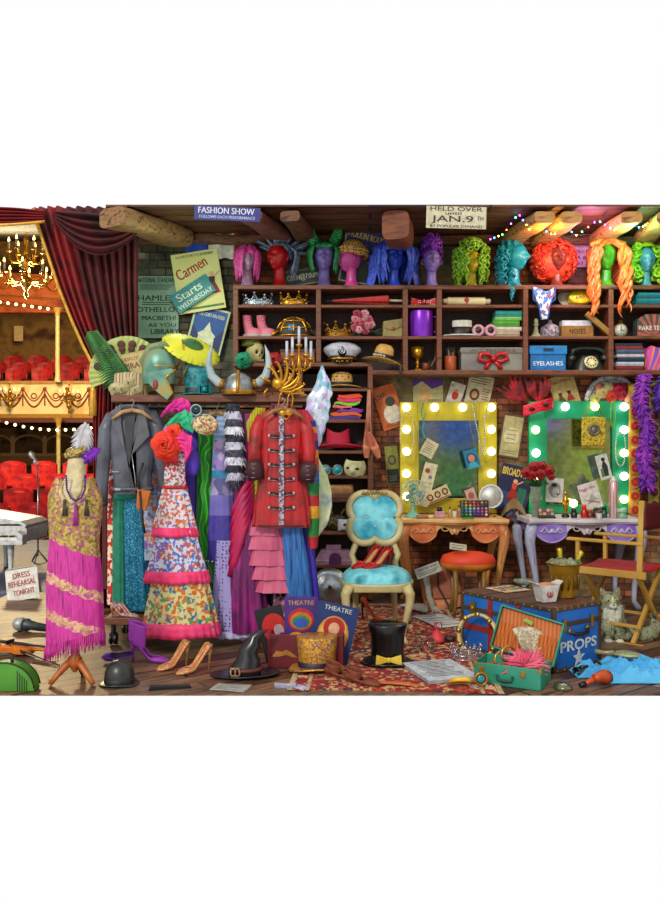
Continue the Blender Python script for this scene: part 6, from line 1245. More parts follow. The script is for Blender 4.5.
# red feather mask
t = T('feather_mask', 'red glitter eye mask with black-red feather plumes between the mirrors', 'mask', 538, 413, 6.93); m = MB(M('d81438', .4, .2, pat='glitter', c2='f0405c', c3='a80c28', c4='e02848', sc=140))
m.grid(lambda u, v: (15*(2*u-1), -3*math.cos(PI*(u-.5)), 4+10*(v-.5)*(1-.35*math.cos(2*PI*(u-.5))**8*0)*(1+.5*abs(2*u-1))*(.75+.25*math.cos(PI*(u-.5)))+.28*15*(2*u-1)+2), 24, 8); mk('mask_shell', m, t, solid=.6)
m = MB(M('2c0c14', .5)); 
for s_ in (-1, 1): m.ell((s_*7, -3.8, 6+s_*2.2), (3.2, .8, 2), 12, None)
mk('eye_hole', m, t)
m = MB(M('cc1430', .6, pat='noise', c2='6a0c1c', sc=12))
for k in range(26):
    a = math.radians(66+R.uniform(-3, 3)+4.6*k) if k < 13 else math.radians(100+R.uniform(-3, 3)+5.2*(k-13)); Lk = R.uniform(24, 38) if k % 2 else R.uniform(18, 28); b0 = Vector((-4+(4 if k < 13 else -8), -1, 12))
    m.tube([b0+Vector((Lk*q*math.cos(a)+3*math.sin(3*q)*(1 if a < 1.6 else -1), -2*q, Lk*q*math.sin(a)*.9)) for q in [i/8 for i in range(9)]], [.7, 1.6, 2.2, 2.5, 2.4, 2.1, 1.6, .9, .1], 6, .35)
mk('feathers', m, t)
# right-edge textiles
t = T('hanging_rail', 'dark rail holding scarves at the right picture edge', 'rail', 660, 382, 6.75); m = MB('2a2420'); m.cyl((-16, 0, 0), (30, 0, 0), 1); mk('bar', m, t); m = MB('2a2420'); m.box(28, 30, 0, 50, -1, 2); m.box(-14, -12, 0, 30, -1, 2); mk('bracket', m, t)
def circ_strip(label, px, y0, y1, Y, w_, c1, c2, c3, c4):
    t = T('patterned_scarf', label, 'scarf', px, y1, Y); h = y1-y0; m = MB(M(c1, .7, pat='noise', c2=c2, sc=6)); m.grid(lambda u, v: (w_*(u-.5), 1.2*math.sin(6*u+.1*h*v), h*v), 10, 30); mk('cloth', m, t, solid=.5)
    m = MB()
    z = 7
    while z < h-3:
        for r_, c_, y in ((w_*.46, c2, -1.6), (w_*.36, c3, -1.9), (w_*.27, c4, -2.2), (w_*.14, c3, -2.5)): m.use(M(c_, .7)); m.prism(circ(r_, 20, 0, z, 1.15), y, y+.2)
        z += w_*1.22
    mk('ring_pattern', m, t)
circ_strip('ochre scarf with red-orange rings just right of the green mirror', 634.5, 384, 517, 6.96, 11.5, 'b89438', 'd0ac48', 'e0602c', 'c0281c')
circ_strip('olive scarf with dark red rings between the two purple boas', 654, 380, 512, 6.92, 10.5, '8a8438', 'a89c48', '5a2a20', '7a1818')
def boa(label, px, y0, y1, Y, w_, c1, c2, n=620):
    m = MB(M(c1, .7, pat='noise', c2=c2, sc=20)); h = y1-y0; cxf = lambda z: 2*math.sin(z*.05)+2.2*math.sin(z*.11+1)+(-6*max(0, (z-h*.55)/h)*0)+6*(z/h)**2*-0
    m.tube([(cxf(z), 0, z) for z in range(3, int(h), 5)], w_*.22, 8)
    for k in range(n):
        z = R.uniform(2, h-1); a = R.uniform(0, 2*PI); d = Vector((math.cos(a), .7*math.sin(a), R.uniform(-.8, .3))).normalized(); Lk = w_*.5*R.uniform(.7, 1.15); p = Vector((cxf(z), 0, z)); m.tube([p, p+d*Lk*.6, p+d*Lk+Vector((0, 0, -1.5))], [1, 1.3, .1], 4, .4)
    return one('feather_boa', label, 'boa', px, y1, Y, m)
boa('thick purple feather boa hanging right of the green mirror', 644.5, 373, 490, 6.78, 19, '5a1aa0', 'b04ac8')
boa('purple feather boa cut by the right picture edge', 664, 377, 485, 6.78, 16, '4a1a90', '6a34b4', 420)
# things on the orange table
def Tt(name, label, cat, px, Y, **k): return T(name, label, cat, px, tz(Y), Y, **k)
t = Tt('desk_fan', 'mint green desk fan on the left of the orange dressing table', 412, None) if False else Tt('desk_fan', 'mint green desk fan on the left of the orange dressing table', 'fan', 413, 6.68, rz=14)
mint = M('8cc8ac', .35); m = MB(mint); m.lathe([(9, 0), (9, 1.4), (6, 3), (3, 5), (2, 8), (1.6, 20)], 20); mk('base', m, t)
m = MB(M('c8dccc', .3, .3)); 
for r_ in (12.5, 9, 5): m.torus((0, -4, 25), r_, .4, 36, 5)
m.torus((0, 1, 25), 12.5, .4, 36, 5)
for k in range(20): a = 2*PI*k/20; m.tube([(2*math.cos(a), -5.6, 25+2*math.sin(a)), (9*math.cos(a), -5, 25+9*math.sin(a)), (12.5*math.cos(a), -2, 25+12.5*math.sin(a)), (9*math.cos(a), 2.4, 25+9*math.sin(a))], .25, 4)
mk('cage', m, t)
for k in range(3): a = 2*PI*k/3+.5; m = MB(M('7ab8a8', .35)); q = TR(0, -2, 25, 0, math.degrees(a), 0); m.grid(lambda u, v: q @ Vector((1.5+9*u, 1.6*(v-.5), (u*(1-u)*4+.3)**.6*5*(v-.3))), 8, 6); mk('blade', m, t, solid=.3)
m = MB(mint); m.ell((0, 2, 25), (3.6, 5, 3.6)); m.ell((0, -5, 25), (2, 1.4, 2)); mk('motor', m, t)
def O2(name, label, cat, px, Y, mb, **k): return one(name, label, cat, px, tz(Y), Y, mb, **k)
m = MB(M('b0806a', .7)); m.lathe([(5, 0), (6, 1.4), (5.4, 3), (.1, 3.8)], 20); O2('powder_puff', 'flat rosy brown powder puff beside the mint desk fan', 'powder puff', 422, 6.56, m)
m = MB(M('d8c49c', .7)); m.lathe([(4, 0), (4.6, 1), (4, 2.6), (.1, 3)], 20); O2('powder_puff', 'small cream powder puff on the orange table', 'powder puff', 430, 6.6, m)
t = Tt('nail_polish', 'square pale pink bottle with black cap on the orange table', 'bottle', 439.5, 6.62); m = MB(M('d0a0a8', .2)); m.box(-5, 5, -3.5, 3.5, 0, 6.5); mk('bottle', m, t, bevel=.8); m = MB(black); m.cyl((0, 0, 6.4), (0, 0, 10.5), 2.6); mk('cap', m, t)
for px, c_, h, lb in ((450, 'c8a868', 12, 'amber glass perfume bottle on the orange table'), (454.5, 'dcd8c8', 9, 'short cream bottle beside the amber perfume bottle'), (459, 'b08a68', 14, 'slim tan tube bottle next to the palette')):
    t = Tt('bottle', lb, 'bottle', px, 6.66); m = MB(M(c_, .2)); m.lathe([(2, 0), (2.3, .6), (2.3, h*.6), (1, h*.7), (.9, h*.75)], 14); mk('body', m, t); m = MB(agold); m.cyl((0, 0, h*.72), (0, 0, h), 1.1, None, 12); mk('cap', m, t)
t = Tt('eyeshadow_palette', 'black eyeshadow palette of rainbow pans standing open on the orange table', 'makeup palette', 474.5, 6.66, rx=-10); m = MB(M('14141a', .4)); m.box(-14.5, 14.5, 0, 1.6, 0, 17); m.box(-14.5, 14.5, -1.5, 0, 0, 1); mk('case', m, t, bevel=.3)
rows = [['a87840', 'c08858', 'b05a40', 'c87860', '8a4a38', 'c0a080', '9a6a48'], ['48a048', 'c8c040', 'e0a030', 'd86a28', 'c83a2c', '8a3038', '5a2a30'], ['2a8878', '5ac8a0', '98d8c0', 'a8c8e0', 'c0a8d8', 'b078c0', 'd0b0b8'], ['2058a0', '3a80d0', '70b0e8', '8a60c8', 'b048c0', 'e048a8', 'f080c0'], ['308838', '60b040', 'a8c850', '5058b8', '7038a0', 'a03098', 'e8d0e0']]
for r_ in range(5):
    for c_ in range(7): m = MB(M(rows[r_][c_], .4)); m.cyl((-12+4*c_, -.3, 14.6-3.05*r_), (-12+4*c_, .1, 14.6-3.05*r_), 1.35, None, 10); mk('colour_pan', m, t)
t = Tt('vanity_mirror', 'round white tabletop mirror on a stand at the right of the orange table', 'mirror', 491, 6.72); m = MB(M('dcdcd8', .3)); m.torus((0, 0, 20), 11.2, 1.1, 32, 8); mk('rim', m, t); m = MB(M('e4e4e0', .5, .5)); m.cyl((0, -.4, 20), (0, .6, 20), 11, None, 32); mk('mirror_glass', m, t, label='silvery round glass'); m = MB(agold); m.cyl((0, 0, 8.6), (0, 0, 1), 1); m.lathe([(5, 0), (5, 1), (1, 2)], 18); mk('stand', m, t)
m = MB(M('3ca83c', .4)); m.lathe([(.1, 0), (5, .2), (5, 1.2), (.1, 1.3)], 18, None, 1.2, .8); O2('makeup_sponge', 'flat bright green sponge before the palette', 'sponge', 468, 6.5, m)
# things on the white table
t = Tt('rose_vase', 'glass vase of dark red roses on the left of the white table', 'vase', 536, 6.72); m = MB(M('c4d0bc', .1, tr=.6)); m.lathe([(4, 0), (4.6, 1), (4, 5), (3, 9), (5, 15), (6, 20), (5, 26), (6, 30)], 22); mk('glass', m, t)
m = MB(M('2f6a34', .5)); 
for k in range(7): a = k*.9; m.tube([(1.5*math.cos(a), 1.5*math.sin(a), 3), (2*math.cos(a), 2*math.sin(a), 26), (9*math.cos(a), 3*math.sin(a), 40)], .6, 5)
for k in range(10): a = k*.63; m.tube([(3*math.cos(a), 3*math.sin(a), 30), (8*math.cos(a), 5*math.sin(a), 36), (13*math.cos(a), 6*math.sin(a), 32)], [.5, 2.4, .2], 6, .4)
mk('stems', m, t)
for x, z, r_ in ((-11, 44, 5.4), (-3, 50, 5.4), (5, 51, 5), (12, 46, 5.4), (-5, 42, 5.6), (4, 43, 6), (14, 40, 4)): m = MB(); rose(m, (x, -4, z), r_, M('a80c1c', .5)); m.ell((x, -2.5, z), (r_*.9, r_*.6, r_*.9)); mk('rose', m, t)
t = Tt('eyeshadow_palette', 'open white-edged makeup palette of brown pans on the white table', 'makeup palette', 547, 6.58); m = MB(M('3a342c', .4)); m.box(-9, 8, -4, 4, 0, 1.6); m.box(-9, 8, -.8, .2, 0, 8.5, TR(1, 4, 1.2, -24, 0, 0)); mk('case', m, t, bevel=.3)
for i in range(2):
    for j in range(4): m = MB(M(['b89068', 'd0a888', '8a5a48', 'c8b098'][(i+j) % 4], .4)); q = TR(1, 4, 1.2, -24, 0, 0); m.box(-8+4*j, -4.8+4*j, -1.1, -.7, 1+3.8*i, 4+3.8*i, q); mk('colour_pan', m, t)
t = Tt('statuette', 'small golden figure statuette on a dark base on the white table', 'statuette', 565.5, 6.66); m = MB(goldm); m.lathe([(1.6, 3), (2, 6), (2.2, 12), (2.8, 17), (1.6, 20), (.8, 21.4), (1.7, 23), (1.6, 25.2), (.1, 26.6)], 14); m.tube([(-2.4, 0, 18), (-3, -1.5, 14), (0, -2.6, 12), (3, -1.5, 14), (2.4, 0, 18)], .8, 6); mk('figure', m, t); m = MB('2a2420'); m.lathe([(4, 0), (4, 1.6), (2.8, 3.2)], 16); mk('base', m, t)
for px, c_, h, cc2, lb in ((574, '243028', 9, '2c2c28', 'short dark green jar beside the golden statuette'), (584, 'c8281c', 13, 'e04a28', 'red lipstick tube standing on the white table'), (590, '8a3a24', 8, 'c8683a', 'brown and orange jar beside the lipstick'), (596, '5a3a28', 10, '3a4a3a', 'dark brown bottle behind the small white cup'), (604, '2f5a48', 11, '1a2a24', 'dark green bottle left of the spray can')):
    t = Tt('cosmetic_jar', lb, 'jar', px, 6.62); m = MB(M(c_, .3)); m.lathe([(3, 0), (3.2, .6), (3.2, h*.65), (2.2, h*.7)], 14); mk('body', m, t); m = MB(M(cc2, .35)); m.cyl((0, 0, h*.68), (0, 0, h), 2.4, None, 14); mk('cap', m, t)
m = MB(M('d0ccc4', .4)); m.lathe([(2.4, 0), (3.2, 5.6), (2.8, 5.6), (2.2, 1)], 16); m.use(M('8a5a3c', .5)); m.ell((0, 0, 6.4), (2.4, 2.4, 2.6)); O2('brush_cup', 'tiny white cup with a brown puff on the white table', 'cup', 599, 6.5, m)
t = Tt('hairspray_can', 'tall pale pink spray can on the right of the white table', 'spray can', 613.5, 6.62); m = MB(M('c8b8ac', .25, .2, pat='stripe', c2='b88a94', sc=14)); m.lathe([(4.4, 0), (4.6, .6), (4.6, 35), (3.2, 37)], 20); mk('body', m, t); m = MB(M('dcdcd4', .3)); m.lathe([(3.2, 36.8), (3.2, 38), (2, 39.6), (1.6, 41), (.1, 41.4)], 16); mk('cap', m, t)
t = Tt('cream_jar', 'sage green ridged jar right of the tall spray can', 'jar', 622, 6.58); m = MB(M('8ab494', .35)); m.lathe([(5, 0), (5.2, 3), (4.4, 4), (4.4, 6)], 20); mk('body', m, t); m = MB(M('a8c8b0', .35)); m.lathe([(5.2, 6), (5.2, 9), (4.6, 9.6), (.1, 9.7)], 20); mk('lid', m, t)
# ---------------- chair with turquoise upholstery ----------------
cf_ = M('b8a878', .4, pat='noise', c2='d0c498', sc=5); tqm = M('1f9cb4', .6, pat='noise', c2='8ad4dc', c3='128a98', sc=5)  # pale patches paint white highlights into the turquoise cloth
t = T('upholstered_chair', 'ornate cream chair with tufted turquoise seat and quatrefoil back', 'chair', 378.5, 645, 5.33)
def qf(r, k=.19): return [(r*(.83+.33*abs(math.sin(2*a))**.8)*math.cos(a)*1.02, r*(.83+.33*abs(math.sin(2*a))**.8)*math.sin(a)) for a in [2*PI*i/64 for i in range(65)]]
bm = TR(0, 70, 121, -8, 0, 0)
m = MB(tqm); P_ = qf(23.5)
m.grid(lambda u, v: bm @ Vector((P_[int(round(u*64)) % 65][0]*v, -3-4*(1-v**3)+1.6*math.exp(-((abs(P_[int(round(u*64)) % 65][0]*v)-9)**2+(P_[int(round(u*64)) % 65][1]*v)**2)/6), P_[int(round(u*64)) % 65][1]*v)), 65, 12); mk('backrest', m, t)
m = MB(cf_); m.tube([bm @ Vector((x, -1, z)) for x, z in qf(27)], 4, 10); m.prism([(x, z) for x, z in qf(25)[:-1]], 0, 3, bm); bf_ = mk('back_frame', m, t)
m = MB(M('a8965c', .4)); 
for k in range(7): a = (k-3)*.5; m.tube([bm @ Vector((3.2*(k-3)*.9, -4, 25)), bm @ Vector((3.2*(k-3)*1.25, -5, 30-abs(k-3)*.9)), bm @ Vector((3.2*(k-3)*1.5, -4, 29-abs(k-3)*1.1))], [1.2, 2, .8], 8)
mk('crest_carving', m, bf_)
m = MB(M('d8dcc8', .3)); 
for x, z in ((-9, 0), (9, 0), (0, 8), (0, -9)): m.ell(bm @ Vector((x, -6.2, z)), 1.1, 10)
mk('button', m, t)
for s_ in (-1, 1): m = MB(cf_); m.tube([(s_*24, 64, 62), (s_*22, 66, 74), (s_*25, 67, 82), (s_*20, 68, 94), (s_*14, 69, 100)], [3.4, 3.2, 3.6, 3.4, 2.6], 10); mk('back_post', m, t)
m = MB(tqm)
def st(u, v): a = 2*PI*u; e = .82; r_ = math.sin(PI/2*v)**.8; x = 36*r_*math.copysign(abs(math.cos(a))**e, math.cos(a)); y = 34+34*r_*math.copysign(abs(math.sin(a))**e, math.sin(a)); return (x, y, 58+16*math.cos(PI/2*v)**.55-2.2*math.exp(-((abs(x)-13)**2+(y-34)**2)/16)-1*math.cos(4*a)*v)
m.grid(st, 48, 16, True); mk('seat', m, t)
m = MB(cf_); m.grid(lambda u, v: ((37-1.5*v)*math.copysign(abs(math.cos(2*PI*u))**.82, math.cos(2*PI*u)), 34+(36-1.5*v)*math.copysign(abs(math.sin(2*PI*u))**.82, math.sin(2*PI*u)), 60-9*v-1.6*math.cos(4*PI*u)*v), 60, 6, True); mk('seat_rail', m, t, solid=2)
for x, y, fx in ((-29, 5, -1), (28, 5, 1)): m = MB(cf_); m.tube([(x, y, 58), (x+fx*4, y-2, 50), (x+fx*3.5, y-2, 40), (x-fx*.5, y, 22), (x-fx*3, y, 8), (x-fx*1, y-2, 2), (x+fx*1.5, y-4, 1.4)], [5.2, 5, 4.2, 3, 2.3, 2.8, 1.8], 12); mk('leg', m, t)
for x in (-20, 20): m = MB(cf_); m.tube([(x, 62, 58), (x*1.05, 64, 30), (x*1.15, 70, 0)], [3.6, 3, 2.6], 10); mk('leg', m, t)
def shoe(name, label, px, py, Y, L, hh, co, ci, rz=0, rx=0, ry=0, hc=None, group=None, wd=1, z0=0, point=1, solec=None, cat='shoe', dz=0):
    t = T(name, label, cat, px, py, Y, group=group, rx=rx, ry=ry, rz=rz); co = M(co, .4) if isinstance(co, str) else co; ci = M(ci, .6) if isinstance(ci, str) else ci
    def hz(u): q = min(1, u/.66); return hh*(1-(q*q*(3-2*q)))
    def wv(u): return wd*L*interp([(0, .05), (.06, .105), (.25, .105), (.45, .1), (.7, .15), (.88, .11), (1, .02 if point else .06)], u)[0]
    def tv(u): return L*interp([(0, .2), (.1, .26), (.3, .17), (.5, .12), (.66, .15), (.85, .1), (1, .03)], u)[0]
    def fn(u, v):
        op = interp([(0, 1.05), (.55, 1.1), (.68, .75), (.74, .02), (1, .0)], u)[0]; ph = lerp(op, 2*PI-op, v); T_ = tv(u)
        return (L*(.5-u), wv(u)*math.sin(ph), hz(u)+T_*.5*(1+math.cos(ph))+.4)
    m = MB(co); m.grid(fn, 30, 20); mk('upper', m, t, solid=.035*L)
    m = MB(ci); m.grid(lambda u, v: (L*(.48-.7*u), wv(u*.74)*.8*(2*v-1), hz(u*.74)+.055*L+.4), 20, 5); mk('insole', m, t)
    m = MB(hc if hc else co)
    if hh > 3: m.tube([(L*.44, 0, hh+.6), (L*.45, 0, hh*.6), (L*.43, 0, 0)], [L*.085, L*.035, L*.028], 8)
    else: m.box(L*.3, L*.49, -L*.08, L*.08, 0, hh+.4)
    mk('heel', m, t); return t
sy = lambda z, Y: 450-(z-1.3)*800/Y
zs = (72)*5.33/800
for px, Y, lb in ((367, 5.6, 'left bright red court shoe with bow resting on the turquoise seat'), (378, 5.55, 'right bright red court shoe with bow resting on the turquoise seat')):
    t = shoe('court_shoe', lb, px, sy(zs, Y), Y, 37, 14, 'b81418', 'd0b070', rz=40, group='red shoes on the chair', wd=1.2, point=0)
    m = MB(M('d42020', .35)); 
    for s_ in (-1, 1): m.ell((-9, s_*2.4, 5.4), (2.2, 2.8, 1.6))
    m.ell((-9, 0, 5.8), (1.6, 1.4, 1.6)); mk('bow', m, t)
# stool
t = T('dressing_stool', 'round vanity stool with orange-red cushion under the orange dressing table', 'stool', 468, 615, 6.3)
m = MB(M('c83a1c', .6, pat='noise', c2='dc5428', sc=4)); m.lathe([(27, 52), (28, 54), (25, 60), (15, 63), (.1, 64)], 36, None, 1, .75); mk('cushion', m, t)
m = MB(M('a8601c', .5, pat='noise', c2='c88430', sc=8)); m.lathe([(20, 45), (26, 48), (27.6, 50), (27.4, 53)], 36, None, 1, .75); mk('seat_frame', m, t)
for k in range(4): a = PI/4+PI/2*k; m = MB(M('9a7434', .5)); m.tube([(20*math.cos(a), 15*math.sin(a), 46), (19*math.cos(a), 14*math.sin(a), 20), (22*math.cos(a), 16*math.sin(a), 0)], [2.6, 2, 1.8], 8); mk('leg', m, t)
paper('name_card', 'small printed card lying on the orange-red stool cushion', 'card', 458, 550, 6.15, 17, 7, 'c0b8a0', [('l', -6, 6, 5, 2, 2, '6a5a50')], ry=8, rx=-30)
# ---------------- director's chair ----------------
wdm = M('b08a3c', .5, pat='noise', c2='c8a454', sc=4); red = M('b80c28', .6); mar = M('6c0c22', .6)
t = T('director_chair', 'folding wooden director chair with maroon back and crimson seat', 'chair', 619, 638, 5.62, rz=-42); t.scale = (1.25, 1.1, 1)
def bar(a, b_, w_=3, h=2, mt=wdm):
    a, b_ = Vector(a), Vector(b_); d = b_-a; q = Matrix.Translation(a) @ d.to_track_quat('X', 'Z').to_matrix().to_4x4(); m = MB(mt); m.box(0, d.length, -w_/2, w_/2, -h/2, h/2, q); return m
NY, FYY = -26, 34
for y in (NY, FYY):
    mk('seat_rail', bar((-30, y, 69), (30, y, 69), 3.4, 7), t, bevel=.5)
    mk('armrest', bar((-33, y, 99), (28, y, 99), 6, 3), t, bevel=.8)
    mk('arm_post', bar((-24, y, 66), (-24, y, 98), 4, 3), t, bevel=.5)
    mk('back_post', bar((25, y, 66), (27, y, 140), 4, 4), t, bevel=.5)
    mk('floor_rail', bar((-28, y, 1.8), (28, y, 1.8), 3.4, 3.6), t, bevel=.5)
    mk('stretcher', bar((-26, y, 20), (26, y, 20), 2, 3), t, bevel=.4)
for x in (-23, 20): mk('cross_leg', bar((x, NY, 3), (x+2, FYY, 68), 3, 4.4), t, bevel=.4); mk('cross_leg', bar((x+4, NY, 68), (x+4, FYY, 3), 3, 4.4), t, bevel=.4)
m = MB(red); m.grid(lambda u, v: (-28+54*u, lerp(NY, FYY, v), 73-3*math.sin(PI*v)), 8, 10); mk('seat', m, t, solid=1, label='crimson canvas seat')
m = MB(mar); m.grid(lambda u, v: (28+2*math.sin(PI*u), lerp(NY-1, FYY+1, u), 112+25*v), 10, 6); mk('backrest', m, t, solid=1.4, label='maroon canvas backrest')
# purple swag of cloth at the lower right of the textiles
# ---------------- tall things on the floor ----------------
t = F('cymbal', 'silver cymbal disc leaning against the shelving behind the programmes', 'cymbal', 330, 607, rx=-12); m = MB(M('b8bcc0', .3, .9, pat='rings', c2='9ca0a4', sc=30, ax=((0, 0, 0), (1, 0, 1)))); m.lathe([(.1, 4.6), (3, 4.4), (5, 2), (12, 1.2), (19.5, 0), (19.4, -.6), (12, .6)], 44, TR(0, 0, 19.5, 90, 0, 0)); mk('disc', m, t); m = MB(M('5a5c60', .4, .8)); m.ell((0, -5, 19.5), (2, 1.4, 2), 12); mk('bell_cap', m, t)
# ---------------- rug ----------------
m = MB(M('9a2420', .9, pat='floral', c2='c8a878', c3='3a3c50', c4='b85840', sc=26)); m.box(-.16, 1.0, 4.31, 6.7, 0, .008)
m.use(M('c8b48c', .9))
for x0, x1, y0, y1 in ((-.16, 1.0, 6.66, 6.7), (.97, 1.0, 4.27, 6.66), (-.16, -.13, 4.27, 6.66), (-.06, .9, 6.5, 6.52), (.88, .9, 4.27, 6.5), (-.06, -.04, 4.27, 6.5)): m.box(x0, x1, y0, y1, .008, .0095)
m.use(M('9a2420', .9, pat='cells', c2='d0b48c', c3='2c3448', c4='b04a30', sc=26))
for x0, x1, y0, y1 in ((-.12, .96, 6.53, 6.65), (.91, .965, 4.27, 6.52), (-.125, -.07, 4.27, 6.52)): m.box(x0, x1, y0, y1, .008, .009)
m.use(M('c89060', .9, pat='cells', c2='7a1c1c', c3='d8c4a0', c4='4a5068', sc=30))
for (cx, cy, rx_, ry_) in ((.42, 5.0, .22, .3), (.42, 6.0, .2, .26)):
    n = 36; m.add([(cx+rx_*math.cos(2*PI*i/n)*(1+.12*math.cos(16*PI*i/n)), cy+ry_*math.sin(2*PI*i/n)*(1+.12*math.cos(16*PI*i/n)), .0092) for i in range(n)], [list(range(n))])
S = 1; c0 = Vector((.42, 5.5, 0)); m.v = [c0+Matrix.Rotation(-.06, 3, 'Z') @ (v-c0) for v in m.v]; o = mk('persian_rug', m); tag(o, 'worn red Persian rug with cream border under the turquoise chair', 'rug')
RU = .0095
# ---------------- mannequin and dress ----------------
wn = M('b0622a', .4, pat='wood', c2='c87a38', sc=8)
t = F('dress_form', 'dress form with cream neck on a turned wooden tripod under the fringed dress', 'mannequin', 75, 682)
m = MB(M('e0d0a8', .45)); m.grid(lambda u, v: (lambda p: (p[0]+p[1]*math.cos(2*PI*u), p[2]*math.sin(2*PI*u), lerp(70, 222, v)))(interp([(70, 0, 20, 12), (100, 0, 23, 14), (130, 0, 19, 12), (165, 0, 23, 14), (192, 0, 24, 12), (199, 0, 14, 9), (203, 0, 10, 8), (218, 2, 9, 8), (222, 2, 9, 8)], lerp(70, 222, v))), 40, 60, True); m.ell((2, 0, 222), (9, 8, 3)); mk('torso', m, t)
m = MB(wn); m.lathe([(3, 72), (3, 40), (4.5, 37), (3, 34), (4, 28), (7, 24), (7, 18), (4, 14), (2, 10)], 20); mk('pole', m, t)
for a in (215, 330, 90): a = math.radians(a); c_, s_ = math.cos(a), math.sin(a); m = MB(wn); m.tube([(4*c_, 4*s_, 22), (10*c_, 10*s_, 17), (18*c_, 18*s_, 9), (25*c_, 25*s_, 1.6)], [4, 3.6, 2.8, 2.4], 10); mk('leg', m, t)
t = F('fringed_dress', 'gold and magenta beaded flapper dress with diagonal fringe on the dress form', 'dress', 75, 682)
gd_ = M('a8904c', .5, .2, pat='cells', c2='c4a862', c3='b05a90', c4='8a7440', sc=70); mg = M('b01880', .5, pat='noise', c2='d03aa0', c3='8a0c68', sc=14, ax=((0, 0, 0), (7, 7, .5))); cr_ = M('c89a80', .5, .1, pat='cells', c2='d8b090', c3='c05a98', c4='b09058', sc=60)
DT = [(40, 0, 29, 15), (100, -1, 28, 16), (140, -1, 24.5, 15), (170, 0, 27, 15.5), (192, 0, 27, 13), (205, 0, 23, 10)]
m = MB(); nu, nv = 72, 90
def dfn(u, v):
    z = lerp(40, 205, v); cx, hw, hd = interp(DT, z); a = 2*PI*u; k = 1+.03*math.sin(9*a)*(1-v)
    z2 = z+(8*math.cos(a) if v == 0 else 0)
    if v > .8: c_ = abs(math.cos(a)); dr = (26 if math.sin(a) < 0 else 8)*(1-(c_/.62)**2) if c_ < .62 else 11*((c_-.62)/.38)**2; z2 = z-dr*(v-.8)/.2
    return (cx+hw*k*math.cos(a), hd*k*math.sin(a), z2)
for mt in (gd_, mg, cr_): m.use(mt)
m.grid(dfn, nu, nv, True)
for i, f in enumerate(m.f):
    c = sum((m.v[j] for j in f), Vector())/4; q = c.z+.42*c.x+.8*math.sin(c.x*.5)
    m.fm[i] = 1 if (q < 55 or 66 < q < 92 or 102 < q < 135) else (2 if q < 108 else 0)
mk('body', m, t)
m = MB(mg)
for k in range(90): a = 2*PI*k/90; z = 42+8*math.cos(a); x, y = 29*math.cos(a), 15*math.sin(a); m.tube([(x, y, z+3), (x*1.03, y*1.05, z-5), (x*1.04+R.uniform(-1, 1), y*1.05, z-11-R.uniform(0, 4))], [.9, .8, .2], 4)
mk('fringe', m, t)
m = MB(M('c8b070', .4, .2)); 
for s_ in (-1, 1): m.tube([(s_*11, -9.5, 203), (s_*9, -12, 190), (s_*4, -13.5, 181), (0, -14, 178)], 1, 6)
mk('neckline_trim', m, t)
t = strand_neck('long violet bead necklace with three tassels on the dress form', 75, 682, FY(682)-.09, [(x, z) for x, z in ((-9, 206), (-8, 192), (-4, 184), (1, 181), (6, 184), (10, 193), (10, 206))], 1.3, '6a2a8a', 26)
for x, z, c_, L_ in ((1, 180, 'b83a9a', 24), (-10, 184, '5a5438', 18), (12, 184, '5a5438', 18)):
    m = MB(M(c_, .5)); m.ell((x, -1, z-3), 2, 8)
    for k in range(8): a = k*.8; m.tube([(x+.6*math.cos(a), -1+.6*math.sin(a), z-4), (x+2.4*math.cos(a), -1+1.2*math.sin(a), z-L_)], [.7, .7], 4)
    mk('tassel', m, t)
t = F('feather_headband', 'gold headband with white ostrich plume and purple feather on the neck top', 'headpiece', 77, 682, ); 
m = MB(M('b8a060', .4, .4, pat='cells', c2='8a7440', c3='d0bc80', sc=90)); m.ell((-3, 0, 229), (9, 7, 6)); m.tube([(-10, -6, 226), (0, -8, 229), (10, -5, 234)], 3, 8, .5); mk('band', m, t)
def plume(m, base, d, Lk, wd, n=90):
    base, d = Vector(base), Vector(d).normalized(); sd = d.cross(Vector((0, 1, 0))).normalized()
    for k in range(n):
        q = k/n; p = base+d*Lk*q+sd*math.sin(q*2)*3; s_ = 1 if k % 2 else -1; ww = wd*math.sin(PI*min(.95, .15+q*.85))**.6*R.uniform(.7, 1.1)
        m.tube([p, p+sd*s_*ww*.6+d*ww*.4, p+sd*s_*ww+d*ww*.2+Vector((0, R.uniform(-2, 2), -ww*.35))], [1.1, 1.5, .3], 4, .5)
    m.tube([base, base+d*Lk*.9], [1, .4], 6)
m = MB(M('d8d4d8', .8)); plume(m, (3, -2, 228), (.35, 0, 1), 30, 11); mk('white_plume', m, t)
m = MB(M('8a2ac0', .7)); plume(m, (6, -3, 222), (1, 0, .45), 20, 6, 60); mk('purple_feather', m, t)
# ---------------- left floor ----------------
t = F('microphone', 'silver handheld microphone lying on the planks beside the dress', 'microphone', 20, 631, rz=-14); m = MB(M('b8bcb8', .4, .4, pat='dots', c2='6a6c6c', sc=160)); m.ell((0, 0, 7), (7, 7, 7), 20); mk('grille', m, t)
m = MB(M('5a6464', .35, .6)); m.tube([(5, 0, 7), (9, 0, 6.6), (12, 0, 6.2), (34, 0, 4)], [6.4, 6.6, 4.6, 3.4], 16); mk('handle', m, t)
vn = M('c06a1c', .25, pat='noise', c2='d8842c', sc=4)
t = F('violin', 'orange-brown violin lying at the left picture edge', 'violin', 14, 653, rz=-24)
out = []; 
for i in range(48):
    a = 2*PI*i/48; x = 24*math.cos(a); w_ = (13.5 if x < 0 else 11)*(1-.42*math.exp(-((x-1)/6)**2)); out.append((x, w_*math.copysign(abs(math.sin(a))**.75, math.sin(a))))
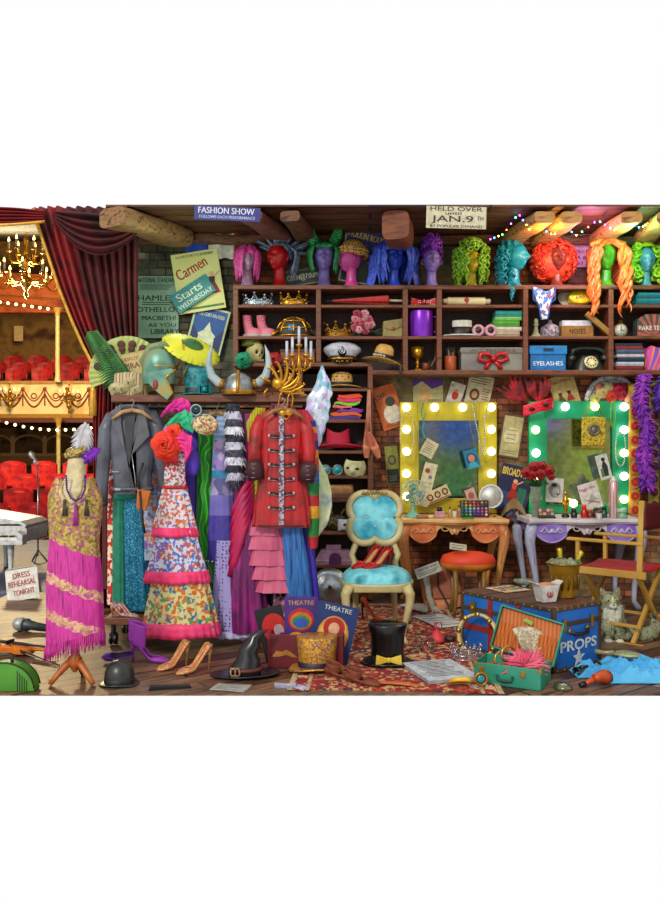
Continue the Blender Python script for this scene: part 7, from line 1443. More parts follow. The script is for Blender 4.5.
m = MB(vn); n = 48; m.add([(x, y, 2) for x, y in out]+[(x, y, 7) for x, y in out]+[(x*.6, y*.6, 9) for x, y in out], [list(range(n))[::-1]]+[(i, (i+1) % n, n+(i+1) % n, n+i) for i in range(n)]+[(n+i, n+(i+1) % n, 2*n+(i+1) % n, 2*n+i) for i in range(n)]+[[2*n+i for i in range(n)]]); mk('body', m, t, bevel=.5)
m = MB('2a1a12'); m.box(0, 42, -1.6, 1.6, 8.5, 10.5, TR(0, 0, 0, 0, -2, 0)); mk('fingerboard', m, t); m = MB(vn); m.cyl((22, 0, 6), (44, 0, 8), 1.8); m.tube([(44, 0, 8), (48, 0, 9), (52, 0, 8), (52, 0, 4.6), (49, 0, 5), (50, 0, 7)], [2.2, 2, 1.7, 1.3, 1, .8], 8); mk('neck', m, t)
m = MB('1c120c'); m.box(-6, -4.5, -5, 5, 9, 13); m.box(-22, -8, -1.6, 1.6, 9, 10.4); 
for s_ in (-1, 1): m.tube([(-8, s_*6, 8.6), (-3, s_*5.2, 8.9), (2, s_*5.8, 8.6)], .6, 5)
for y in (-1.2, -.4, .4, 1.2): m.cyl((-20, y, 11), (44, y*.6, 11.4), .15, None, 4)
mk('fittings', m, t)
t = F('violin_bow', 'thin dark violin bow lying across the violin', 'bow', 40, 662, rz=-36); m = MB('4a2416'); m.cyl((-34, 0, 7), (32, 0, 1.5), .7); m.box(-32, -26, -1, 1, 4, 7); mk('stick', m, t); m = MB('d8d0b8'); m.cyl((-30, .6, 4.6), (31, .6, .5), .35, None, 5); mk('hair', m, t)
t = T('vanity_case', 'green domed case with dark edging and handle in the lower left corner', 'suitcase', 3, 450+1040/4.3, 4.3); gg = M('4a8a1c', .5, pat='noise', c2='5a9c28', sc=5)
arch = [(-30, 0), (31, 0), (31, 4)]+[(31*math.cos(q), 2+27*math.sin(q)) for q in [PI*i/20 for i in range(1, 20)]]+[(-31, 4)]
m = MB(gg); m.prism(arch, 0, 16); mk('body', m, t, bevel=1); m = MB('15300c'); 
for k in range(5): m.box(14+2.3*k, 14.8+2.3*k, -.4, 0, 1, 21-2.4*k)
m.tube([(x, 0, z) for x, z in arch[2:]], 1, 6); m.tube([(x, 16, z) for x, z in arch[2:]], 1, 6); mk('edging', m, t)
m = MB(M('4a4440', .4)); m.tube([(-8, 6, 28), (-7, 6, 35), (0, 6, 36.5), (6, 6, 35), (7, 6, 28)], 1.6, 8); mk('handle', m, t)
def hat(name, label, px, py, crp, brp, mt, bandmt, band, rz=0, rx=0, ry=0, sy_=.85, dz=0, **k):
    t = F(name, label, 'hat', px, py, rx=rx, ry=ry, rz=rz); t.location.z += dz; hatp(t, crp, brp, M(*mt) if isinstance(mt, tuple) else mt, bandmt, band, sy=sy_, **k); return t
bk = M('2c2e2c', .35, pat='noise', c2='3e403a', sc=5)
hat('bowler_hat', 'black bowler hat on the planks right of the dress form tripod', 119.5, 684, [(14.5, 1), (15, 6), (14.6, 12), (12, 19), (7, 23), (.1, 24.5)], (13, 21, .6, 1.4), bk, M('1a1a18', .5), [(15, 1.5), (15.4, 6), (15, 6.4)], wave=1.6)
t = hat('top_hat', 'shiny black top hat with yellow bow tie on the rug', 387.5, 664, [(17, 1.5), (16.4, 14), (17.2, 28), (19.6, 38), (19.4, 39), (.1, 39)], (15, 28, .8, 1.5), M('1a1a1c', .22), M('0a0a0a', .6), [(17.2, 2), (17, 8), (16.6, 8.2)], wave=1.5, dz=RU)
m = MB(M('c8a828', .5, pat='noise', c2='e0c850', sc=9)); 
for s_ in (-1, 1): m.prism([(0, 5.5), (s_*13, 1.5), (s_*12, 12), (0, 8.5)][::s_], -19.5, -16.6)
m.ell((0, -18.6, 7), (2.4, 1.8, 2.8)); mk('bow_tie', m, t, bevel=.6)
hat('sequin_hat', 'gold and violet sequinned top hat with purple band before the red box', 317, 671, [(19, 2), (18.6, 12), (20.5, 31), (20, 32), (.1, 31.4)], (17, 29, 1, 1.6), M('b8862c', .35, .4, pat='glitter', c2='d8a83c', c3='7a5a80', c4='c09a48', sc=130), M('3a1c48', .5), [(19.3, 2.4), (19.2, 7.5), (18.7, 8)], wave=2.4, rz=8, dz=.02)
t = F('witch_hat', 'crooked black witch hat with brown buckled belt', 'hat', 245, 675); wb = M('222226', .25, pat='noise', c2='34343a', sc=6)
m = MB(wb); m.grid(lambda u, v: (lerp(14, 35, v)*math.cos(2*PI*u), lerp(11, 24, v)*math.sin(2*PI*u), .6+2*v*math.cos(2*PI*u+1)+1.5*v), 44, 8, True); mk('brim', m, t, solid=1)
m = MB(wb); m.tube([(0, 0, 0), (1, 0, 8), (4, 0, 17), (3, 0, 25), (9, 0, 32), (10, 0, 38), (17, 0, 43), (23, 0, 45)], [16.5, 14.5, 11.5, 9.5, 7.6, 5, 3.2, .4], 22, .85); mk('crown', m, t)
m = MB(M('6a3018', .5)); m.tube([(1+15.6*math.cos(2*PI*i/30), 13.4*math.sin(2*PI*i/30), 7) for i in range(31)], 2.4, 8); mk('belt', m, t); m = MB(M('d8b898', .3, .5)); 
for a in ((-5, 5, 3, 4.2), (-5, 5, 10, 11.2), (-5, -3.8, 3, 11), (3.8, 5, 3, 11), (-.5, .5, 4, 11)): m.box(a[0]-8, a[1]-8, -16.2, -14.6, a[2], a[3])
mk('buckle', m, t)
# shoes
def on(t, z): t.location.z += z; return t
PZ = lambda z, Y: 450-(z-1.3)*800/Y
for px, Y, lb in ((121, 5.36, 'left'), (129, 5.33, 'right')): shoe('pump', '%s floral high-heeled pump standing on the rack base board' % lb, px, PZ(Z(618, 5.3), Y), Y, 24, 9, M('c8b0a0', .5, pat='floral', c2='c85a70', c3='d88a40', c4='7a8ac0', sc=50), 'c8a888', rz=158, group='floral pumps')
def F2(py): return FY(py)
t = shoe('ankle_boot', 'glossy purple high-heeled ankle boot on the planks', 150, 662, F2(662), 40, 17, 'ae46c0', '6a1878', rz=172, wd=1.05)
m = MB(M('ae46c0', .3, pat='noise', c2='c25cd0', sc=6)); m.grid(lambda u, v: (14-1.5*v+(8+1.2*v)*math.cos(2*PI*u), (4.8+1.2*v)*math.sin(2*PI*u), 17-5*(1-v)*math.cos(2*PI*u)*-1+22*v+3*v*math.cos(2*PI*u)), 24, 12, True); mk('shaft', m, t, solid=.6)
shoe('pump', 'left peach and gold glitter stiletto pump lying toes forward', 173, 668, F2(668), 36, 19, M('c8985c', .35, .2, pat='glitter', c2='e0b480', c3='d87a80', c4='b88a50', sc=120), 'd08a48', rz=42, wd=1.25, group='peach stiletto pumps')
shoe('pump', 'right peach and gold glitter stiletto pump lying toes forward', 194, 672, F2(672), 38, 20, M('c8985c', .35, .2, pat='glitter', c2='e0b480', c3='d87a80', c4='b88a50', sc=120), 'd08a48', rz=36, wd=1.25, group='peach stiletto pumps')
t = shoe('pump', 'purple pump tipped over showing its black sole beside the bowler hat', 116, 661, F2(661), 28, 10, '7a3ab0', '3a1c58', rz=20, rx=72, hc=M('0c0c10', .4)); on(t, .03)
shoe('sandal', 'orange spotted high-heeled sandal under the turquoise chair', 374, 621, F2(621), 27, 18, M('d05a20', .5, pat='dots', c2='8a2a10', sc=60), '2a1a1c', rz=160, hc=M('1a1418', .4), point=0)
br_ = M('7a3c22', .7, pat='noise', c2='91502e', sc=6)
for px, py, rz_, lb in ((342, 679, 148, 'left'), (363, 685, 150, 'right')):
    t = shoe('suede_shoe', '%s brown suede slip-on shoe at the front edge of the rug' % lb, px, py, F2(py), 38, 1.5, br_, '4a2012', rz=rz_, wd=1.5, point=0, group='brown suede shoes'); on(t, RU)
    m = MB(br_); m.grid(lambda u, v: (10+7.5*math.cos(2*PI*u), 6.4*math.sin(2*PI*u), 4+9*v+2*math.cos(2*PI*u)*v), 22, 6, True); mk('collar', m, t, solid=.8)
t = F('folded_fan', 'closed black folding fan lying on the planks', 'fan', 170, 689, rz=12); m = MB(M('2a2c30', .5)); m.prism([(-20, 0), (20, 0), (20, 3.4), (-20, 5)], -2, 2); mk('fan_leaf', m, t, bevel=.8); m = MB('16161a'); m.box(-21, 21, -2.6, -2, .2, 2); m.ell((-19, -2.4, 2), 1.4, 8); mk('guard_stick', m, t)
def flat(name, label, cat, px, py, w_, d_, c_, rz=0, z=0, lines=6, th=.3, lc='8a8a86', items=None):
    m = MB(M(c_, .7)); m.grid(lambda u, v: (w_*(u-.5), d_*(v-.5), .25+.5*math.sin(3*u+4*v)), 10, 10); k = lines
    m.use(M(lc, .7))
    for i in range(k): v = .14+.72*i/max(1, k-1); y = d_*(.5-v); m.grid(lambda u, q: (w_*(-.38+.7*u*(1 if i % 3 else .8)), y+d_*.018*(q-.5)*2, .36+.5*math.sin(3*(.12+.7*u)+4*(1-v))), 8, 2)
    o = one(name, label, cat, px, py, FY(py), m, rz=rz, solid=th); o.location.z += z+.002; return o
flat('paper_sheet', 'pale grey sheet of paper at the floor edge below the witch hat', 'paper', 231, 688, 36, 26, 'b8b8b0', rz=-14, lines=5)
t = F('satin_glove', 'pale lilac satin glove lying below the gold sequinned hat', 'glove', 292, 689, rz=-6); m = MB(M('b8b4cc', .4)); m.tube([(-18, 4, 1.4), (-6, 2, 2), (4, 0, 2.2)], [3.4, 3, 4], 10, .4)
m.M = TR(0, 0, 0)
for k, (a, L_) in enumerate([(38, 9), (14, 14), (2, 15), (-10, 14), (-22, 11)]): q = math.radians(a); m.tube([(3, 2.4-1.3*k, 2), (3+L_*.5*math.cos(q), 2.4-1.3*k+L_*.5*math.sin(q), 2.2), (3+L_*math.cos(q), 2.4-1.3*k+L_*math.sin(q), .9)], [1.5, 1.3, .8], 8, .7)
mk('glove', m, t)
# programme box
t = T('programme_box', 'dark red open box with a gold emblem holding theatre programmes', 'box', 306, PZ(0, 4.75), 4.75, rz=-3); dr = M('7a0c24', .5); m = MB(dr); m.box(-38, 38, 0, 1.5, 0, 34); m.box(-38, 38, 26, 27.5, 0, 34); m.box(-38, 38, 0, 27, 0, 1.5); m.box(36.5, 38, 0, 27, 0, 34); mk('body', m, t, bevel=.4)
m = MB(M('b01434', .5)); m.box(-38.4, -36.5, -.2, 27.5, 0, 34.5); mk('side_panel', m, t, bevel=.4); m = MB(M('c08a3c', .4, .4)); m.prism([(-34, 12), (-30, 18), (-24, 17), (-20, 19), (-14, 16), (-8, 11), (-14, 12), (-20, 14), (-27, 12)], -.6, 0); mk('gold_emblem', m, t)
def prog(label, px, Y, w_, h_, c_, items, ry): 
    return paper('theatre_programme', label, 'programme', px, PZ(.02, Y), Y, w_, h_, c_, items, ry=ry, th=1.6, group='theatre programmes')
prog('purple THEATRE programme with a rainbow hot-air shape standing in the red box', 301, 4.86, 33, 64, '5a2a8a', [('t', 'THEATRE', 0, 58, 4.4, 26, 'c0a050'), ('c', 0, 41, 13, 'c02a3a', .9), ('c', 0, 40, 11, 'e07a2a', .8), ('c', 0, 39, 9, '3a9a4a', .75), ('c', 0, 38, 7, '3a6ac0', .7), ('c', -5, 18, 10, 'e0a828', 1.1), ('c', 9, 20, 6, 'c08a5a', 1.2)], 0)
prog('blue THEATRE programme with a red-haired figure in a gold oval standing in the red box', 326, 4.81, 42, 60, '143a7a', [('t', 'THEATRE', 0, 55, 4.6, 28, 'c8d0c8'), ('c', 0, 28, 16, 'd89a3c', 1.25), ('c', 0, 28, 14.4, 'e8b868', 1.25), ('c', 0, 36, 11, 'b83420', .95), ('c', 0, 35, 5.5, 'e8b898', 1.15), ('p', [(-9, 12), (9, 12), (5, 28), (-5, 28)], 'c8906a')], 13)
prog('black programme with a red disc leaning at the left in the red box', 280, 4.9, 28, 53, '15121c', [('c', 2, 32, 12, 'd02418', 1.2), ('c', 6, 28, 5, 'c8b0b8', 1.3), ('c', 8, 20, 4, '8a2a4a', 1.4)], -14)
t = T('floral_handbag', 'dusty pink floral bag with lilac zigzag straps behind the programmes', 'bag', 279, PZ(Z(618, 5.3), 5.33), 5.33); fp = M('8a5a70', .6, pat='cells', c2='c08aa0', c3='6a4258', c4='d0a8b4', sc=50)
m = MB(fp); m.box(-7, 11, -4, 4, 0, 20, TR(0, 0, 0, 0, 5, 0)); mk('body', m, t, bevel=1.5); m = MB(M('c8b4cc', .5))
for dx in (-5, 1, 7): m.tube([(dx, -2, 18), (dx+1, -3, 24), (dx-4, -3, 28), (dx+3, -3, 32), (dx-2, -2, 33)], .9, 6)
mk('strap', m, t)
m = MB(fp); m.cyl((0, -3, 7), (0, 6, 7), 7, None, 22); m.use(M('c88aa8', .6)); m.torus((0, -3, 7), 6.6, .8, 22, 6); one('round_purse', 'round pink floral purse beside the floral bag on the rack board', 'bag', 264, PZ(Z(618, 5.3), 5.34), 5.34, m)
# ---------------- on the rug ----------------
t = flat('paper_sheet', 'white sheet of paper lying on the rug behind the red tasselled pouch', 'paper', 440, 622, 36, 62, 'd0d0cc', rz=20, z=RU, lines=5)
m = MB(M('d0ccc4', .7)); 
m.grid(lambda u, v: ((4+46*v)*math.cos(math.radians(55+70*u))*.55, (4+46*v)*math.sin(math.radians(55+70*u))*.9-20, 3+(1.4 if int(round(u*23)) % 2 else -.4)), 24, 4)
for q in range(len(m.sm)): m.sm[q] = False
o = one('folding_fan', 'white pleated paper fan lying open at the rear of the rug', 'fan', 420, 613, FY(613), m, rz=16, solid=.3); o.location.z += RU
t = F('script_pages', 'thick stack of white script pages at the front of the rug', 'script', 440, 674, rz=17); t.location.z += RU
m = MB(M('b8bcc4', .6))
for k in range(4): m.box(-27+.4*(k % 3), 27+.3*(k % 2), -34, 34, .7*k, .7*k+.6)
mk('page_block', m, t); m = MB(M('d0d4d8', .6)); m.box(-27, 27, -34, 34, 2.8, 3.2); tp = mk('top_page', m, t); m = MB('5a5c64')
for k in range(12): y = 28-4.6*k; x0 = -20+(k*7) % 5; m.box(x0, 19-(k*11) % 9, y, y+1.3, 3.2, 3.35)
m.use('b83a3a'); m.box(-2, 4, 8, 9.6, 3.35, 3.4); mk('printed_lines', m, tp)
t = F('bangle', 'yellow and orange enamel bangle on the rug beside the script', 'bracelet', 461, 688, rx=64); t.location.z += RU+.03; t.scale = (1.15,)*3; m = MB(M('d8a828', .35, pat='noise', c2='e0c040', sc=14)); m.torus((0, 0, 0), 8.4, 1.9, 30, 8, None, .85); mk('ring', m, t); m = MB(M('8a3a1c', .4)); m.torus((0, 0, 0), 7.2, .9, 30, 6, None, .85); mk('inner_band', m, t)
crown('tiara', 'sparkling silver and rose openwork tiara on the rug by the tambourine', 'tiara', 466, 660, 29, 15, M('c8b8bc', .2, .7), 11, M('d88a98', .2), Tf=lambda n, l, c, px, py, **k: on(F(n, l, c, px, py, **k), RU))
t = on(F('tassel_pouch', 'coral red drawstring pouch with bow on the rug', 'pouch', 437, 644), RU); m = MB(M('c83a44', .6, pat='noise', c2='e05a60', sc=9)); m.lathe([(4, 0), (8, 2), (7, 6), (3, 11), (1.6, 13), (3, 15.5)], 20); mk('body', m, t); m = MB(M('a82434', .5)); m.torus((2, 0, 17), 3, .6, 16, 6); m.tube([(-2, 0, 13), (-4, 0, 16), (-1, 0, 20)], .6, 6); mk('cord', m, t)
m = MB(M('4a302c', .6)); m.ell((0, 0, 3.5), (6, 5, 3.6)); m.use(M('8a4a3c', .5)); m.torus((0, 0, 3.5), 4.5, .8, 16, 6, TR(0, 0, 3.5, 90, 0, 0) @ TR(0, 0, -3.5)); on(one('pin_cushion', 'small dark round pin cushion beside the red pouch', 'cushion', 450, 643, FY(643), m), RU)
for px, py, r_, lb in ((418, 650, 6, 'small clear glass bauble on the rug right of the black top hat'), (429, 653, 7.5, 'larger clear glass bauble on the rug near the script')):
    m = MB(M('f4f8f8', .04, tr=1.0)); m.ell((0, 0, r_), r_, 20); m.use(M('a8a8a0', .3, .6)); m.torus((0, 0, r_), r_*.96, .35, 24, 5, TR(0, 0, 0, 0, 0, 30)); on(one('glass_bauble', lb, 'bauble', px, py, FY(py), m), RU)
t = on(F('leather_strap', 'orange leather strap curling at the front of the rug', 'strap', 395, 687), RU); m = MB(M('c8742c', .5)); m.tube([(-26, 8, 1), (-16, 3, 2), (-4, 1, 2.4), (8, -1, 2), (18, -3, 1), (22, -9, 1)], 1.6, 8, 2); mk('strap', m, t); m = MB(M('a85a20', .5)); m.ell((-24, 7, 2), (3, 2.4, 1.4)); mk('tab', m, t)
t = F('white_cord', 'tangled white cord necklace between bangle and teal suitcase', 'necklace', 478, 688); m = MB(M('d8d8d8', .4))
for k in range(3): m.tube([(-10+20*q+2*math.sin(9*q+k), (3-k)*3*math.cos(7*q+k), 1) for q in [i/16 for i in range(17)]], .7, 6)
mk('cord', m, t); m = MB(silver); m.ell((9, 2, 1.6), (2, 2, 1.6)); mk('clasp', m, t)
# leather bag group at the wall
t = F('leather_satchel', 'worn orange-brown leather satchel leaning under the orange table', 'bag', 447, 609, rz=-12, ry=-14, rx=-8); t.scale = (1.15,)*3; lt = M('b05c24', .55, pat='noise', c2='d08440', c3='8c4420', sc=6, bump=.1)
m = MB(lt); m.grid(lambda u, v: (19*math.copysign(abs(math.cos(2*PI*u))**.45, math.cos(2*PI*u))*(1-.08*v), 7*(1-.4*v)*math.copysign(abs(math.sin(2*PI*u))**.6, math.sin(2*PI*u)), 34*v+1), 36, 8, True); m.box(-17, 17, -3.6, 3.6, 34, 36.5); m.box(-17, 17, -6, 6, 0, 1.6); mk('body', m, t); m = MB(M('a85c2c', .5)); m.prism([(-18, 35), (18, 35), (17, 12), (6, 8), (-16, 12)], -8.4, -6.4); mk('flap', m, t, bevel=.8)
m = MB(M('3a1c10', .5)); m.tube([(1, -9, 38), (-2, -9.4, 20), (3, -9, 2), (4, -12, -4), (0, -16, -7)], .9, 6); mk('strap', m, t)
t = paper('newspaper', 'folded grey newspaper lying over the leather satchel', 'newspaper', 430, 575, 6.3, 26, 11, 'a8a89c', [('t', 'THEATRE NEWS', 0, 8, 2.2, 20, '3a3a38'), ('l', -11, 11, 5, 2, 3, '6a6a64')], ry=-20, rx=-30, th=1.6)
t = F('long_glove', 'long pale grey glove hanging beside the leather satchel', 'glove', 427, 611); m = MB(M('b0b0a4', .6)); m.tube([(-1, 0, 34), (1, 0, 24), (2, -1, 14), (5, -1, 8), (6, -2, 3)], [3.4, 3, 2.8, 3.4, 2.6], 10, .5)
for k in range(4): m.tube([(4+1.4*k, -2, 5), (5+2*k, -4, 2), (5+2.6*k, -8, 1)], [1, .9, .5], 6)
mk('glove', m, t)
# ---------------- trunk ----------------
tb = M('1a62ac', .5, pat='noise', c2='2478c4', sc=3); tk = M('4a3a2e', .5, pat='wood', c2='5c4a38', sc=6); br = M('b09040', .35, .7)
t = T('travel_chest', 'big blue steamer trunk lettered PROPS with a pale star', 'trunk', 554, 450+1040/4.64, 4.64, rz=35)
LX, LY, HT = 76, 132, 65
m = MB(tb); m.box(1, LX-1, 1, LY-1, 0, HT-18); bd_ = mk('body', m, t)
m = MB(tb); m.box(1, LX-1, 1, LY-1, HT-17.4, HT-1); m.use(M('6a3c30', .6, pat='stripe', c2='4c4440', c3='7a4a38', sc=6)); m.box(2, LX-2, 2, LY-2, HT-1, HT-.2); mk('lid', m, t)
m = MB(tk)
for x in (0, LX-4.5):
    for y in (0, LY-4.5): m.box(x, x+4.5, y, y+4.5, 0, HT)
for z0, z1 in ((0, 4), (HT-20, HT-15.5), (HT-4, HT)):
    m.box(0, LX, -.2, 3, z0, z1); m.box(0, LX, LY-3, LY+.2, z0, z1); m.box(-.2, 3, 0, LY, z0, z1); m.box(LX-3, LX+.2, 0, LY, z0, z1)
for y in (30, 62, 96): m.box(0, LX, y, y+7, HT-1, HT+.6)
mk('wooden_edges', m, t, bevel=.5)
m = MB(M('a8382c', .5)); m.box(-.5, 1, 4.5, LY-4.5, 24, 30); m.box(-.6, 1, 44, 50, 4, HT-4); m.box(-.6, 1, 84, 90, 4, HT-4); mk('red_strap', m, t)
m = MB(br)
for k in range(7): x = 5+11*k; m.ell((x, -.4, HT-2), (1.3, .8, 1.3), 8); m.ell((x, -.4, 2), (1.3, .8, 1.3), 8); m.box(x-1.6, x+1.6, -.5, 3, HT-1, HT+.7)
for k in range(12): y = 6+11*k; m.ell((-.4, y, HT-2), (.8, 1.3, 1.3), 8); m.ell((-.4, y, 2), (.8, 1.3, 1.3), 8)
mk('brass_studs', m, t)
for y in (18, 66, 112): m = MB(br); m.box(-2.2, -.2, y-3.5, y+3.5, HT-24, HT-10); m.ell((-2.4, y, HT-17), (1.6, 2.6, 3.4), 10); mk('latch', m, t, bevel=.4)
for x in (16, 60): m = MB(br); m.box(x-2, x+2, -1.6, 0, HT-25, HT-12); mk('latch', m, t, bevel=.4)
m = MB(M('241c18', .4)); m.tube([(24, -1, HT-25), (28, -4, HT-28), (38, -5, HT-29), (48, -4, HT-28), (52, -1, HT-25)], 2, 8); m.use(br); m.ell((24, -1, HT-25), (3, 1.6, 3)); m.ell((52, -1, HT-25), (3, 1.6, 3)); mk('handle', m, t)
m = MB(M('c8d4dc', .6)); m.text('PROPS', 38, 25, 11, 58, -.6, bold=.03, rot=0); m.prism(star(10, 5, .42, 38, 11), -.9, -.2); mk('lettering', m, t, label='white lettering PROPS above a star')
TZ = .378+.004
def TP(name, label, cat, px, Y, **k): return T(name, label, cat, px, PZ(TZ, Y), Y, **k)
t = TP('champagne_bucket', 'gold ice bucket with two green bottles on the blue trunk', 'bucket', 564, 5.02); m = MB(M('b8902c', .35, .6, pat='noise', c2='d0a844', sc=9)); m.lathe([(10.5, 0), (11, 1), (15.5, 32), (17, 33), (16.4, 34), (14.8, 33), (13.5, 24), (.1, 24)], 30); mk('bucket', m, t)
m = MB(M('8a6a1c', .4, .5)); 
for k in range(7): a = PI*1.1+k*.42; m.tube([(13.4*math.cos(a), 13.4*math.sin(a), 8), (14.6*math.cos(a+.1), 14.6*math.sin(a+.1), 16), (15*math.cos(a), 15*math.sin(a), 24)], .8, 6)
m.torus((0, 0, 0), 17, .9, 30, 6, TR(0, 0, 33, 90, 0, 0)); mk('relief', m, t)
m = MB(M('d0d4bc', .1, tr=.5)); 
for k in range(40): a = R.uniform(0, 6.3); r_ = 13*math.sqrt(R.random()); m.cb((0, 0, 0), (4.6, 4.6, 4.6), TR(r_*math.cos(a), r_*math.sin(a), 31+R.uniform(-2, 4), R.uniform(0, 90), R.uniform(0, 90), 0))
mk('ice_cubes', m, t)
for x, tl_, lb in ((-3, -6, 'upright green champagne bottle in the gold bucket'), (8, 28, 'green champagne bottle tilted right in the gold bucket')):
    b_ = TP('champagne_bottle', lb, 'bottle', 564+x*.6, 5.02, ry=tl_); b_.location.z += .13; m = MB(M('4a6a1c', .15, pat='noise', c2='6a8a28', sc=4)); m.lathe([(5, 0), (5, 10), (2.4, 17), (2, 25)], 18); mk('bottle', m, b_); m = MB(M('d0c040', .3, .5)); m.lathe([(2.3, 18), (2.5, 25), (2.8, 27), (.1, 28)], 16); mk('foil', m, b_)
t = TP('takeout_box', 'white folded takeout box with red emblem on the trunk corner', 'box', 546, 4.86, rz=20); m = MB(M('d4d0cc', .6)); w0, w1, hh = 7.5, 10.5, 17
m.add([(-w0, -w0*.8, 0), (w0, -w0*.8, 0), (w0, w0*.8, 0), (-w0, w0*.8, 0), (-w1, -w1*.8, hh), (w1, -w1*.8, hh), (w1, w1*.8, hh), (-w1, w1*.8, hh)], [(0, 3, 2, 1), (0, 1, 5, 4), (1, 2, 6, 5), (2, 3, 7, 6), (3, 0, 4, 7)]); mk('carton', m, t)
m = MB(M('dcd8d2', .6)); m.add([(-w1, -8, hh), (-w1, 8, hh), (-17, 5, hh+3), (-17, -5, hh+3)], [(0, 1, 2, 3)]); m.add([(w1, -8, hh), (w1, 8, hh), (17, 5, hh+3), (17, -5, hh+3)], [(0, 1, 2, 3)]); mk('flap', m, t, solid=.4); m = MB(M('a8704a', .7, pat='noise', c2='c89464', sc=20)); m.ell((0, 0, hh-2), (9.6, 7.8, 4)); mk('noodles', m, t)
m = MB('b83a30'); m.torus((0, -7.6, 8), 3.2, .8, 18, 5, TR(0, 0, 0, -4, 0, 0)); m.box(-.6, .6, -8.4, -7.4, 6, 10); mk('emblem', m, t)
m = MB(M('d8d0b0', .6)); m.box(-16, 16, -15, 15, 0, .5)
for k, c_ in enumerate(['b83a28', 'd89a30', '6a8a38', '8a3a50', 'c8783a', '3a6a6a', 'a85a38', '4a4a38']): m.use(M(c_, .5)); m.ell((-11+(k % 4)*7.2, -5+10*(k//4), .6), (3, 4.4, .7), 10)
one('makeup_card', 'cream card of painted colour swatches lying on the trunk lid', 'card', 508, PZ(TZ, 5.28), 5.28, m, rz=30)
m = MB(M('c8d8cc', .08, tr=.7)); m.lathe([(4, 0), (9, 1.6), (11, 4), (10.6, 4.4), (8, 2.6), (.1, 1.6)], 24); one('glass_saucer', 'shallow glass saucer at the far corner of the trunk lid', 'dish', 524, PZ(TZ, 5.46), 5.46, m)
# tambourine
t = T('tambourine', 'cream wooden tambourine with brass jingles leaning on the trunk', 'tambourine', 477, 450+1040/5.0, 5.0, rz=-38, rx=-8)
m = MB(M('c8b078', .4, pat='noise', c2='dcc890', sc=6)); q = TR(0, 0, 22, 90, 0, 0); m.lathe([(21, -4), (22, -4), (22, 4), (21, 4), (20, 4), (19.6, 0), (20, -4), (21, -4)], 48, q); mk('hoop', m, t)
for k in range(9): a = 2*PI*k/9+.2; m = MB(M('d0b868', .25, .8)); c_ = Vector((20.8*math.cos(a), 0, 22+20.8*math.sin(a))); m.cyl(c_+Vector((0, -4.6, 0)), c_+Vector((0, -3.8, 0)), 2.6, None, 12); m.cyl(c_+Vector((0, -5.8, 0)), c_+Vector((0, -5, 0)), 2.6, None, 12); mk('jingle', m, t)
# ---------------- teal suitcase ----------------
tc = M('2a8a72', .5, pat='noise', c2='38a088', sc=4); lin_ = M('b0601c', .6, pat='stripe', c2='c8782c', sc=14)
t = T('open_suitcase', 'open teal suitcase with orange pleated lining spilling props', 'suitcase', 507, 450+1040/4.39, 4.39, rz=-28); W_ = 34
m = MB(tc); m.box(-W_, W_, 0, 1.4, 0, 21); m.box(-W_, W_, 40, 41.4, 0, 21); m.box(-W_, -W_+1.4, 0, 41, 0, 21); m.box(W_-1.4, W_, 0, 41, 0, 21); m.box(-W_, W_, 0, 41, 0, 1.4); m.use(lin_); m.box(-W_+1.5, W_-1.5, 1.5, 39.8, 1.4, 12); mk('base', m, t, bevel=.6)
q = TR(3, 42, 21, -14, 12, 0); m = MB(tc); m.box(-W_, W_, -1, 9, 0, 1.6, q); m.box(-W_, W_, 7.6, 9, 0, 46, q); m.box(-W_, -W_+1.6, -1, 9, 0, 46, q); m.box(W_-1.6, W_, -1, 9, 0, 46, q); m.box(-W_, W_, -1, 9, 44.4, 46, q); ld_ = mk('lid', m, t, bevel=.8)
m = MB(lin_); m.box(-W_+2, W_-2, 5.6, 7.4, 2, 44, q); m.grid(lambda u, v: q @ Vector((-W_+3+(2*W_-6)*u, 3.6+1*math.sin(60*u), 2+26*v)), 80, 4); mk('lining', m, ld_)
m = MB(M('98a83c', .5)); m.prism([(-8, 36), (2, 34), (3, 38), (-6, 40)], 2.4, 4, q); mk('luggage_tag', m, ld_, label='lime green tag')
for x in (-26, 16): m = MB(br); m.box(x-2.6, x+2.6, -1, .2, 11, 18); mk('latch', m, t, bevel=.3)
for x in (-W_, W_-3): m = MB(br); m.box(x-.4, x+3.4, -.5, 2, 17, 21.4); mk('corner_guard', m, t, bevel=.3)
m = MB(M('1c5a4c', .5)); m.tube([(-10, -1, 11), (-9, -3, 7), (-2, -3.6, 6), (5, -3, 7), (6, -1, 11)], 1.4, 8); mk('handle', m, t)
SY = 4.36
m = MB(M('c8bca4', .6, pat='cells', c2='a89c84', c3='d8ccb4', c4='b0a48c', sc=90)); m.grid(lambda u, v: ((6+24*v)*math.cos(math.radians(20+120*u)), (1 if int(round(u*27)) % 2 else -.2), (6+24*v)*math.sin(math.radians(20+120*u))), 28, 6)
one('lace_fan', 'grey-cream lace fan spread inside the open suitcase lid', 'fan', 526, 657, 4.56, m, ry=26, rx=-12, solid=.4)
m = MB(M('d85a78', .7, pat='noise', c2='ec8098', sc=14))
for k in range(300):
    a = math.radians(R.uniform(-10, 190)); Lk = R.uniform(9, 24); d = Vector((math.cos(a), R.uniform(-.4, .2), math.sin(a)*.75)).normalized(); p = Vector((R.uniform(-5, 5), 0, R.uniform(-2, 3))); m.tube([p, p+d*Lk*.5, p+d*Lk+Vector((0, 0, -3))], [1, 1.6, .3], 4, .5)
m.use(M('d0a030', .4, .4)); m.ell((-2, -6, -5), (5, 3, 4)); one('feather_fan', 'fluffy pink feather fan with gold handle in the teal suitcase', 'fan', 525, 668, 4.42, m)
